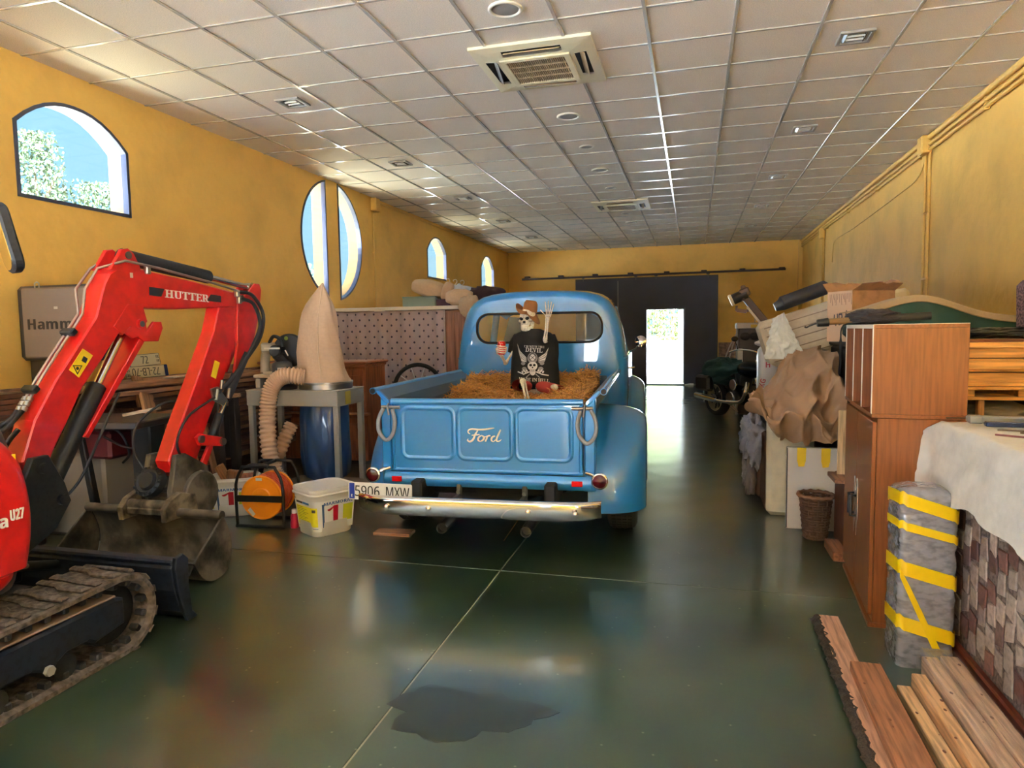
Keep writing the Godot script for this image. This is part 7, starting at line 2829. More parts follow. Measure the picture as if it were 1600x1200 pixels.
func cabinets():
	var ow := func(axis: int) -> Material: return mat(c8(140, 79, 38), 0.34, 0.0, {"tex": noise_tex("veneer", 0.05, 0.82, 1.1, 4), "scale": Vector3(4.0, 4.0, 4.0) * Vector3(0.06 if axis == 0 else 1.0, 0.06 if axis == 1 else 1.0, 0.06 if axis == 2 else 1.0)})
	var c := thing("storage_cabinet", "orange brown two door cabinet carrying the open hutch, black handles on its aisle side", "cabinet", Vector3(0.83, 0, -3.53), -3.9)
	# local: x away from the aisle, z towards the far end is negative
	var m := Mb.new()
	m.box(Vector3(0.205, 0.525, -0.44), Vector3(0.37, 1.01, 0.87), 0.003)
	put("carcass", m, ow.call(1), c)
	for k in 2:
		m = Mb.new()
		m.box(Vector3(0.009, 0.535, -0.22 - 0.438 * k), Vector3(0.019, 0.95, 0.434), 0.003)
		var d := put("door", m, ow.call(1), c)
		var z := -0.405 - 0.072 * k
		m = Mb.new()
		m.tube(v3([[0.0, 0.445, z], [-0.03, 0.445, z], [-0.03, 0.555, z], [0.0, 0.555, z]]), 0.008, 8)
		put("handle", m, mat(c8(20, 20, 22), 0.4), d)
		m = Mb.new()
		m.prism([Vector2(-0.03, -0.05), Vector2(0.0, -0.16), Vector2(0.03, -0.05), Vector2(0.03, 0.06), Vector2(0.0, 0.15), Vector2(-0.03, 0.06)], 0, 0.003, Transform3D(Basis(Vector3(0, 0, 1), Vector3(0, 1, 0), Vector3(-1, 0, 0)), Vector3(-0.001, 0.5, z)))
		put("backplate", m, metal(c8(190, 185, 185), 0.3), d)
	m = Mb.new()
	m.box(Vector3(0.19, 0.012, -0.44), Vector3(0.38, 0.024, 0.88), 0.002)
	put("plinth", m, ow.call(2), c)
	var h := thing("hutch", "open shelf unit of orange brown board with upright dividers on top of the cabinet", "shelf unit", Vector3(0.818, 1.032, -3.525), -3.9)
	var edge := mat(c8(238, 222, 205), 0.5)
	for q in [[Vector3(0.2, 0.009, -0.445), Vector3(0.39, 0.018, 0.89)], [Vector3(0.2, 0.433, -0.445), Vector3(0.39, 0.018, 0.89)]]:
		m = Mb.new()
		m.box(q[0], q[1], 0.0015)
		put("shelf", m, ow.call(2), h)
	m = Mb.new()
	m.box(Vector3(0.386, 0.221, -0.445), Vector3(0.014, 0.404, 0.87), 0.0015)
	put("back_panel", m, ow.call(1), h)
	for k in 4:
		var z := [-0.009, -0.3, -0.59, -0.881][k] as float
		m = Mb.new()
		m.box(Vector3(0.2, 0.221, z), Vector3(0.39, 0.405, 0.018), 0.0015)
		put("divider" if k in [1, 2] else "end_panel", m, ow.call(1), h)
		m = Mb.new()
		m.box(Vector3(0.0035, 0.221, z), Vector3(0.003, 0.404, 0.019))
		put("pale_edge", m, edge, h)
	m = Mb.new()
	m.box(Vector3(0.0035, 0.433, -0.445), Vector3(0.003, 0.019, 0.89))
	m.box(Vector3(0.2, 0.4425, -0.445), Vector3(0.39, 0.002, 0.888))
	put("pale_edge", m, edge, h)
	# parasol pole with a hook, black strap
	var p := thing("parasol_pole", "parasol pole with a black hooked tip lying on the hutch and pointing to the aisle", "pole", Vector3(0.78, 1.5, -4.28))
	m = Mb.new()
	m.cyl(Vector3(-0.02, -0.005, 0), Vector3(0.12, 0.003, 0.0), 0.019, 16)
	put("wooden_pole", m, wood(c8(130, 92, 48), 0), p)
	m = Mb.new()
	m.cyl(Vector3(0.12, 0.003, 0), Vector3(0.5, 0.02, 0.02), 0.022, 16)
	put("dark_sleeve", m, mat(c8(52, 46, 36), 0.7), p)
	m = Mb.new()
	m.cyl(Vector3(-0.02, -0.006, 0), Vector3(-0.085, -0.012, 0), 0.026, 14, 0.022, 0.004)
	m.tube(curve(v3([[-0.085, -0.012, 0], [-0.12, -0.025, 0], [-0.14, -0.035, 0], [-0.15, -0.03, 0]])), 0.005, 8)
	put("hooked_tip", m, mat(c8(22, 22, 24), 0.5), p)
	m = Mb.new()
	m.tube(curve(v3([[0.90, 1.487, -4.18], [0.85, 1.484, -4.2], [0.815, 1.46, -4.2], [0.81, 1.38, -4.2], [0.812, 1.24, -4.2], [0.808, 1.19, -4.2]]), 6), [0.004, 0.004, 0.004, 0.004, 0.004, 0.004, 0.004, 0.004, 0.004, 0.004, 0.004, 0.004, 0.004, 0.004, 0.004, 0.004, 0.004, 0.005, 0.008, 0.010, 0.009, 0.006, 0.005, 0.005, 0.004, 0.004, 0.004, 0.003, 0.003, 0.002, 0.002], 8)
	single("black_strap", m, mat(c8(22, 20, 22), 0.7), "black strap hanging from the hutch top in front of the first compartment", "strap")
	# small bedside shelf and basket behind the cabinet
	var s := thing("shelf_board", "narrow dark wooden shelf unit with a pale upright board just beyond the cabinet", "shelf unit", Vector3(0.9, 0, -4.78))
	m = Mb.new()
	m.box(Vector3(0.03, 0.72, 0.08), Vector3(0.055, 0.42, 0.02), 0.002)
	put("pale_upright", m, wood(c8(222, 186, 140), 1), s)
	m = Mb.new()
	m.box(Vector3(0.04, 0.5, 0.12), Vector3(0.16, 0.03, 0.24), 0.004)
	put("ledge", m, wood(c8(160, 110, 80), 2), s)
	m = Mb.new()
	m.box(Vector3(0.06, 0.26, 0.0), Vector3(0.05, 0.46, 0.3), 0.003)
	put("side_panel", m, wood(c8(96, 52, 36), 1), s)
	m = Mb.new()
	m.box(Vector3(0.02, 0.03, 0.14), Vector3(0.14, 0.06, 0.3), 0.006)
	put("base_board", m, wood(c8(150, 96, 64), 2), s)
	var b := thing("wicker_basket", "dark brown wicker basket on the floor before the white carton with yellow tape", "basket", Vector3(0.825, 0, -4.98))
	var wk := mat(c8(98, 66, 48), 0.8)
	m = Mb.new()
	for k in 20:
		var a := TAU * k / 20
		var pts := []
		for j in 9:
			var y := 0.01 + 0.29 * j / 8.0
			var r := lerpf(0.07, 0.1, y / 0.3) + (0.006 if (j + k) % 2 == 0 else -0.006)
			pts.append(Vector3(cos(a) * r, y, sin(a) * r))
		m.tube(pts, 0.008, 6)
	put("stakes", m, wk, b)
	m = Mb.new()
	for j in 16:
		var y := 0.015 + 0.018 * j
		var c2 := []
		for k in 40:
			var a := TAU * k / 40
			var r := lerpf(0.07, 0.1, y / 0.3) + 0.005 * sin(a * 20 + j * PI)
			c2.append(Vector3(cos(a) * r, y, sin(a) * r))
		m.tube(c2, 0.0085, 6, true)
	put("weave", m, wk, b)
	m = Mb.new()
	var c3 := []
	for k in 40:
		c3.append(Vector3(cos(TAU * k / 40) * 0.112, 0.305 + 0.004 * sin(k * 2.0), sin(TAU * k / 40) * 0.112))
	m.tube(c3, 0.014, 8, true)
	put("rim", m, mat(c8(120, 82, 58), 0.8), b)
	m = Mb.new()
	m.cyl(Vector3(0, 0.0, 0), Vector3(0, 0.012, 0), 0.07, 20)
	put("bottom", m, wk, b)


func folded(called: String, label: String, cat: String, at: Vector3, s: Vector3, m: Material, seed_: int, amp := 0.2, turn := 0.0, squash := 1.0) -> MeshInstance3D:
	# a heap of crumpled cloth: an ellipsoid, flat below, creased by ridged noise
	var n := FastNoiseLite.new()
	n.noise_type = FastNoiseLite.TYPE_SIMPLEX_SMOOTH
	n.fractal_type = FastNoiseLite.FRACTAL_RIDGED
	n.fractal_octaves = 3
	n.frequency = 0.75
	n.seed = seed_
	var q := Mb.new()
	q.blob(Vector3.ZERO, Vector3.ONE, func(d: Vector3): return 1.0 + amp * (n.get_noise_3d(d.x * 1.5, d.y * 1.5, d.z * 1.5) - 0.2), 64, 40)
	return single(called, q, m, label, cat, "", Transform3D(Basis(Vector3.UP, turn) * Basis.from_scale(s), at))


func crate_corner():
	# a plain base that carries the pallet, the crate stands on the pallet
	var o := mat(c8(240, 172, 90), 0.45, 0.0, {"tex": noise_tex("grain", 0.02, 0.45, 1.25, 5), "scale": Vector3(0.3, 4, 4)})
	var b := thing("low_table", "plain brown table under the orange pallet, mostly hidden by the counter", "table", Vector3(1.72, 0, -4.45))
	var m := Mb.new()
	m.box(Vector3(0, 0.84, 0), Vector3(0.9, 0.04, 0.8), 0.004)
	put("table_top", m, wood(c8(96, 62, 44), 0), b)
	for x in [-0.4, 0.4]:
		for z in [-0.34, 0.34]:
			m = Mb.new()
			m.box(Vector3(x, 0.41, z), Vector3(0.06, 0.82, 0.06), 0.004)
			put("leg", m, wood(c8(96, 62, 44), 1), b)
	m = Mb.new()
	m.box(Vector3(-0.23, 0.965, 0.32), Vector3(0.03, 0.20, 0.04), 0.003)
	put("post", m, wood(c8(206, 150, 90), 1), b)
	for x in [-0.24, 0.36]:
		m = Mb.new()
		m.box(Vector3(x + 0.02, 0.965, -0.2), Vector3(0.12, 0.2, 0.08), 0.003)
		put("post", m, wood(c8(176, 120, 70), 1), b)
	var p := thing("pallet", "orange wooden pallet carrying the orange crate behind the hutch", "pallet", Vector3(1.75, 1.066, -4.45))
	for k in 4:
		m = Mb.new()
		m.box(Vector3(0, 0.009, -0.31 + k * 0.21), Vector3(0.86, 0.018, 0.1), 0.002)
		put("bottom_board", m, o, p)
	for k in 3:
		m = Mb.new()
		m.box(Vector3(-0.36 + k * 0.32, 0.037, 0), Vector3(0.12, 0.036, 0.72), 0.002)
		put("bearer", m, o, p)
	for k in 4:
		m = Mb.new()
		m.box(Vector3(0, 0.064, -0.31 + k * 0.21), Vector3(0.86, 0.016, 0.14), 0.002)
		put("deck_board", m, o, p)
	var c := thing("crate", "orange boarded wooden crate with a raised middle batten standing on the pallet", "crate", Vector3(1.75, 1.14, -4.45))
	for k in 3:
		m = Mb.new()
		m.box(Vector3(0, 0.035 + k * 0.075, 0.34), Vector3(0.84, 0.07, 0.02), 0.002)
		put("board", m, o, c)
		m = Mb.new()
		m.box(Vector3(-0.41, 0.035 + k * 0.075, 0), Vector3(0.02, 0.07, 0.66), 0.002)
		put("board", m, o, c)
	for x in [-0.38, 0.06, 0.38]:
		m = Mb.new()
		m.box(Vector3(x, 0.112, 0.358), Vector3(0.08 if x != 0.06 else 0.02, 0.224, 0.016), 0.002)
		put("corner_post", m, o, c)
	for q in [[0.115, 0.05], [0.214, 0.022], [0.012, 0.022]]:
		m = Mb.new()
		m.box(Vector3(0, q[0], 0.374), Vector3(0.86, q[1], 0.016), 0.003)
		put("batten", m, o, c)
	m = Mb.new()
	m.box(Vector3(0, 0.228, 0), Vector3(0.86, 0.008, 0.76), 0.002)
	put("lid", m, o, c)
	m = Mb.new()
	m.box(Vector3.ZERO, Vector3(0.3, 0.016, 0.2), 0.002)
	single("plywood_offcut", m, wood(c8(120, 66, 36), 0), "thin brown panel lying on the crate lid below the green canopy", "panel", "", xf(Vector3(1.52, 1.381, -4.2)))
	folded("sack", "pale green grey sack stuffed in the gap under the pallet", "sack", Vector3(1.62, 0.965, -4.3), Vector3(0.17, 0.08, 0.2), cloth(c8(128, 116, 92)), 4)
	folded("black_bag", "black bag stuffed under the pallet right of the grey sack", "bag", Vector3(1.95, 0.95, -4.25), Vector3(0.16, 0.085, 0.2), mat(c8(22, 20, 24), 0.4), 8)
	for k in 2:
		m = Mb.new()
		m.box(Vector3.ZERO, Vector3(0.5, 0.03, 0.07), 0.004)
		single("dark_plank", m, wood(c8(74, 52, 42), 0), ["dark plank lying on the table edge behind the counter, nearer one", "dark plank lying on the table edge behind the counter, farther one"][k], "plank", "", xf(Vector3(1.62, 0.876, -4.0 - 0.08 * k), 0, -4))
	folded("black_film", "black plastic with glossy folds on the crate under the canopy end", "plastic", Vector3(1.68, 1.41, -4.5), Vector3(0.26, 0.035, 0.18), mat(c8(26, 28, 28), 0.3), 12, 0.35)
	m = Mb.new()
	m.box(Vector3.ZERO, Vector3(0.34, 0.34, 0.24), 0.03)
	single("patterned_cushion", m, plain_tex(c8(150, 110, 104), 0.95, noise_tex("pattern", 0.05, 0.3, 1.3, 2), Vector3.ONE * 4.0), "mauve patterned cushion standing on the crate at the right edge of the picture", "cushion", "", xf(Vector3(1.96, 1.55, -4.42), 0, 0, 2))


func stack_behind():
	# chest that carries the canopy and the boxes, out of sight behind the cabinet
	var ch := thing("storage_chest", "dark chest behind the cabinet carrying the canopy and carton", "chest", Vector3(1.68, 0, -5.45))
	var m := Mb.new()
	m.box(Vector3(0, 0.66, 0), Vector3(1.22, 1.32, 0.96), 0.02)
	put("body", m, mat(c8(50, 44, 42), 0.7), ch)
	m = Mb.new()
	m.box(Vector3(0, 1.335, 0), Vector3(1.24, 0.03, 1.0), 0.008)
	put("lid", m, mat(c8(60, 50, 46), 0.6), ch)
	# green canopy: a tan ridge strip over a green skirt
	var g := thing("folded_canopy", "folded garden canopy with a tan ridge and dark green skirt above the hutch", "canopy", Vector3(1.45, 1.355, -5.0))
	var ridge := func(u: float) -> float: return 0.19 + 0.13 * exp(-pow((u - 0.42) / 0.3, 2)) - 0.03 * u
	m = Mb.new()
	m.slab_sheet(func(u: float, v: float):
		var d := v * 0.36
		return Vector3(lerpf(-0.46, 0.53, u), ridge.call(u) - (0.04 - d if d < 0.04 else 0.0), lerpf(0.125, 0.11, d / 0.04) if d < 0.04 else 0.11 - (d - 0.04)), 40, 14, Vector3(0, 0.006, 0.004))
	put("tan_ridge", m, cloth(c8(160, 134, 98)), g)
	m = Mb.new()
	m.slab_sheet(func(u: float, v: float):
		var fold := 0.03 * sin(u * 23 + v * 2) + 0.02 * sin(u * 41)
		var low := 0.10 * exp(-pow((u - 0.46) / 0.3, 2)) if u < 0.5 else 0.0
		return Vector3(lerpf(-0.47, 0.54, u), lerpf(0.015 + low * 0.5, ridge.call(u) - 0.03, v), 0.1 + fold * (1.0 - v) + 0.03 * (1 - v)), 80, 10, Vector3(0, 0, 0.01))
	put("green_skirt", m, mat(c8(22, 66, 54), 0.55, 0.0, {"tex": noise_tex("cloth", 0.02, 0.95, 1.02, 4), "scale": Vector3.ONE * 3.0}), g)
	m = Mb.new()
	m.box(Vector3(0.03, 0.09, -0.07), Vector3(0.96, 0.16, 0.24), 0.05)
	put("padding", m, mat(c8(30, 44, 40), 0.8), g)
	folded("dark_cover", "dark brown crumpled cover between the carton and the canopy on the hutch", "cover", Vector3(1.0, 1.518, -4.3), Vector3(0.13, 0.045, 0.10), cloth(c8(52, 46, 48)), 21, 0.3)
	# carton with torn flaps
	var c := thing("carton", "open cardboard carton with dark scribbled lettering and torn top flaps", "carton", Vector3(1.2, 1.355, -5.55), 28)
	var kraft := mat(c8(176, 128, 84), 0.85, 0.0, {"tex": noise_tex("kraft", 0.02, 0.85, 1.1, 3), "scale": Vector3.ONE * 2.0})
	for q in [[Vector3(0, 0.19, 0.13), Vector3(0.36, 0.36, 0.005)], [Vector3(0, 0.19, -0.13), Vector3(0.36, 0.36, 0.005)], [Vector3(0.18, 0.19, 0), Vector3(0.005, 0.36, 0.26)], [Vector3(0, 0.012, 0), Vector3(0.36, 0.005, 0.26)]]:
		m = Mb.new()
		m.box(q[0], q[1])
		put("side", m, kraft, c)
	var im := new_image(200, 280, c8(206, 170, 140))
	for k in 14:
		stroke(im, [Vector2(20 + k * 13, 14), Vector2(24 + k * 13 + 6 * sin(k), 60 + 18 * sin(k * 2.1))], 4, c8(140, 104, 86))
	for q in [[Vector2(60, 130), Vector2(56, 175), Vector2(74, 188), Vector2(88, 170), Vector2(84, 126)], [Vector2(98, 128), Vector2(100, 186), Vector2(124, 180), Vector2(126, 160), Vector2(104, 154), Vector2(124, 146), Vector2(120, 126), Vector2(98, 128)], [Vector2(158, 110), Vector2(150, 150), Vector2(164, 160), Vector2(156, 190)]]:
		stroke(im, q, 8, c8(66, 56, 66))
	m = Mb.new()
	m.sheet(func(u: float, v: float): return Vector3(-0.181, v * 0.37, lerpf(-0.13, 0.13, u)), 1, 1, true)
	m.sheet(func(u: float, v: float): return Vector3(-0.176, v * 0.37, lerpf(-0.13, 0.13, u)), 1, 1)
	put("marked_side", m, uv_mat(im, 0.85), c)
	for q in [[Vector3(0, 0.37, 0.13), 0.36, 0.11, 62.0, 0.0], [Vector3(0, 0.37, -0.13), 0.36, 0.12, -50.0, 0.0], [Vector3(0.18, 0.37, 0), 0.26, 0.1, 35.0, 90.0]]:
		m = Mb.new()
		var w: float = q[1]
		var h: float = q[2]
		m.prism([Vector2(-w * 0.5, 0), Vector2(w * 0.5, 0), Vector2(w * 0.47, h * 0.9), Vector2(w * 0.2, h), Vector2(w * 0.12, h * 0.8), Vector2(-w * 0.1, h * 1.05), Vector2(-w * 0.46, h * 0.85)], -0.002, 0.002)
		put("flap", m, kraft, c, Transform3D(Basis(Vector3.UP, deg_to_rad(q[4])) * Basis(Vector3.RIGHT, deg_to_rad(q[3])), q[0]))
	# pale ribbed mattress lying over the pile, its end coming out beyond the carton
	var mt := thing("ribbed_mattress", "long pale mattress with stitched lines sloping over the pile behind the carton", "mattress", Vector3(1.08, 1.12, -6.45))
	m = Mb.new()
	var B := Basis(Vector3(0, 0, 1), 0.3)
	m.box(Vector3(0, 0.33, 0), Vector3(1.0, 0.42, 0.5), 0.05, B)
	put("body", m, mat(c8(205, 188, 165), 0.8, 0.0, {"tex": noise_tex("cloth", 0.02, 0.95, 1.02, 4), "scale": Vector3.ONE * 3.0}), mt)
	for k in 5:
		m = Mb.new()
		m.box(Vector3(0, 0.33, 0) + B * Vector3(0, -0.15 + 0.075 * k, 0.25), Vector3(0.94, 0.008, 0.008), 0.003, B)
		put("stitched_line", m, mat(c8(150, 132, 116), 0.9), mt)
	m = Mb.new()
	m.box(Vector3.ZERO, Vector3(0.3, 0.16, 0.3), 0.03, Basis(Vector3(0, 0, 1), 0.2))
	single("foam_block", m, mat(c8(222, 208, 176), 0.8), "pale foam block sticking up behind the right end of the open carton", "foam", "", xf(Vector3(1.72, 1.70, -6.9)))
	m = Mb.new()
	m.box(Vector3(0.02, 0.54, 0), Vector3(0.9, 1.08, 0.6), 0.02)
	single("brown_box", m, mat(c8(84, 56, 50), 0.8), "large dark brown box carrying the pale ribbed mattress", "box", "", xf(Vector3(1.36, 0, -6.5)))
	m = Mb.new()
	m.cyl(Vector3(0.70, 1.66, -6.1), Vector3(1.08, 1.80, -6.15), 0.06, 20, -1, 0.02)
	m.cyl(Vector3(0.66, 1.635, -6.1), Vector3(0.72, 1.66, -6.1), 0.035, 14, 0.055)
	single("black_tube_bag", m, mat(c8(44, 44, 50), 0.5), "black cylindrical bag lying on the upper edge of the pale mattress", "bag")
	# white film sheet over the left end of the mattress
	m = Mb.new()
	var n := FastNoiseLite.new()
	n.frequency = 2.2
	n.fractal_octaves = 3
	n.fractal_type = FastNoiseLite.FRACTAL_RIDGED
	m.slab_sheet(func(u: float, v: float):
		var w := n.get_noise_2d(u * 1.6, v * 1.6)
		var x := lerpf(0.58 + 0.06 * v, 0.64 + 0.26 * (0.3 + 0.7 * (1 - v)), u)
		return Vector3(x + 0.01 * w, lerpf(1.20, 1.54 + 0.05 * u, v), -6.02 + 0.04 * w - 0.1 * pow(1 - u, 2)), 36, 30, Vector3(0, 0, 0.003))
	single("white_film", m, mat(c8(232, 236, 240), 0.25), "glossy white plastic film hanging over the mattress end above the taped sacks", "plastic sheet")
	# white printed sack
	var sk := thing("white_sack", "upright white sack with faded red print between motorcycle and brown tarpaulin", "sack", Vector3(0.76, 0, -7.2))
	var sec := rrect(0.27, 0.3, 0.07, 6)
	var rings := []
	for j in 22:
		var v := j / 21.0
		var a := []
		for p in sec:
			var f := 1.0 + 0.025 * n.get_noise_2d(v * 3, p.x * 8) - (0.35 * pow(maxf(0.0, v - 0.93) / 0.07, 2))
			a.append(Vector3(p.x * f, v * 1.30, p.y * f))
		rings.append(a)
	m = Mb.new()
	m.skin(rings)
	put("body", m, mat(c8(206, 204, 212), 0.4), sk)
	var red := mat(c8(170, 70, 90), 0.5)
	letters("red_print", "H", 0.055, red, sk, xf(Vector3(-0.05, 1.1, 0.153)), 0.003)
	letters("red_print", "H", 0.055, red, sk, xf(Vector3(0.075, 1.1, 0.153)), 0.003)
	letters("red_print", "KG", 0.05, red, sk, xf(Vector3(-0.10, 0.92, 0.153), 0, 0, 75), 0.003)
	letters("red_print", "kg", 0.05, red, sk, xf(Vector3(0.10, 0.93, 0.153), 0, 0, 60), 0.003)
	var tp := Mb.new()
	tp.blob(Vector3(0, 1.31, 0), Vector3(0.15, 0.04, 0.14), func(d: Vector3): return 1.0 + 0.15 * sin(d.x * 9 + d.z * 11), 24, 12)
	put("tied_top", tp, mat(c8(214, 200, 196), 0.5), sk)
	folded("clear_wrap", "crinkled clear wrapping with pale boxes between white sack and tarpaulin", "wrapping", Vector3(0.98, 1.12, -6.0), Vector3(0.14, 0.12, 0.12), mat(c8(212, 196, 196), 0.25), 31, 0.45)
	# brown tarpaulin over a pile
	m = Mb.new()
	m.box(Vector3.ZERO, Vector3(0.38, 0.6, 0.44), 0.02)
	single("tea_chest", m, mat(c8(92, 62, 48), 0.8), "brown chest hidden under the draped brown tarpaulin", "chest", "", xf(Vector3(0.75, 0.3, -5.88)))
	tarpaulin()
	# cream mattress and white carton on edge
	m = Mb.new()
	m.box(Vector3(0, 0.43, 0), Vector3(0.34, 0.86, 0.16), 0.035)
	single("cream_mattress", m, mat(c8(222, 212, 192), 0.85, 0.0, {"tex": noise_tex("cloth", 0.02, 0.95, 1.02, 4), "scale": Vector3.ONE * 2.0}), "thick cream foam mattress standing on end under the tarpaulin's front fold", "mattress", "", xf(Vector3(0.73, 0, -5.58), 0, -2))
	var wc := thing("flat_carton", "flat white carton on edge with two strips of yellow tape at its top", "carton", Vector3(0.83, 0, -5.2), -3)
	m = Mb.new()
	m.box(Vector3(0, 0.3, 0), Vector3(0.34, 0.6, 0.05), 0.004)
	put("body", m, mat(c8(205, 198, 196), 0.8), wc)
	m = Mb.new()
	m.box(Vector3(-0.165, 0.3, 0.022), Vector3(0.006, 0.59, 0.008))
	put("dark_edge", m, mat(c8(40, 36, 38), 0.8), wc)
	for x in [-0.07, 0.09]:
		m = Mb.new()
		m.prism([Vector2(-0.03, -0.05), Vector2(0.028, -0.05), Vector2(0.03, 0.05), Vector2(-0.03, 0.05)], 0, 0.002)
		m.prism([Vector2(-0.02, -0.09), Vector2(0.018, -0.085), Vector2(0.026, -0.05), Vector2(-0.028, -0.05)], 0, 0.0015)
		put("yellow_tape", m, mat(c8(222, 184, 16), 0.4), wc, xf(Vector3(x, 0.55, 0.026)))
	# bundle in grey plastic at the aisle edge
	m = Mb.new()
	m.box(Vector3(0, 0.22, 0), Vector3(0.22, 0.44, 0.36), 0.015)
	single("brown_carton", m, mat(c8(92, 66, 56), 0.8), "brown carton on the floor under the grey plastic bundle", "carton", "", xf(Vector3(0.63, 0, -6.3), 0, 8))
	folded("plastic_bundle", "crumpled grey blue plastic bundle hanging at the aisle edge beside the tarpaulin", "plastic", Vector3(0.54, 0.5, -6.2), Vector3(0.12, 0.22, 0.2), mat(c8(150, 150, 168), 0.3, 0.0, {"tex": noise_tex("filmt", 0.03, 0.75, 1.2, 3), "scale": Vector3.ONE * 5.0}), 17, 0.5)
	folded("plastic_tail", "loose grey plastic tail hanging to the floor below the grey blue bundle", "plastic", Vector3(0.49, 0.22, -6.2), Vector3(0.06, 0.22, 0.1), mat(c8(124, 118, 124), 0.3), 19, 0.45)
	arm_machine()


func tarpaulin():
	var n := FastNoiseLite.new()
	n.noise_type = FastNoiseLite.TYPE_SIMPLEX_SMOOTH
	n.fractal_type = FastNoiseLite.FRACTAL_RIDGED
	n.fractal_octaves = 2
	n.frequency = 0.6
	n.seed = 9
	var m := Mb.new()
	m.slab_sheet(func(u: float, v: float):
		# u from the aisle to the cabinet, v from the front hem over the top to the back
		var w := n.get_noise_2d(u * 2.6 + v * 0.9, v * 2.4 - u * 0.6)
		var w2 := n.get_noise_2d(u * 6 + 9, v * 5)
		var top := lerpf(0.86, 1.24, smoothstep(0.0, 0.85, u)) - 0.05 * sin(u * 9)
		var hem := lerpf(0.98, 0.62, smoothstep(0.0, 0.3, u)) + 0.03 * sin(u * 21)
		var t := v / 0.62
		var p: Vector3
		if t < 1.0:
			p = Vector3(lerpf(0.44, 1.02, u), lerpf(hem, top, pow(t, 0.9)), -5.22 - 0.32 * t * t + 0.16 * sin(t * PI))
		else:
			p = Vector3(lerpf(0.44, 1.02, u), top + 0.05 * sin((t - 1.0) * 5), -5.54 - (t - 1.0) * 1.3)
		p += Vector3(0.02 * w2, 0.09 * (w - 0.1), 0.17 * (w - 0.1) + 0.02 * w2)
		p.x -= 0.07 * sin(t * 2.5) * (1 - u)
		return p, 80, 80, Vector3(0, 0.006, 0.004))
	single("brown_tarpaulin", m, mat(c8(178, 142, 112), 0.8, 0.0, {"tex": noise_tex("cloth", 0.02, 0.95, 1.02, 4), "scale": Vector3.ONE * 2.0}), "large crumpled brown tarpaulin draped over a pile before the cabinet", "tarpaulin")


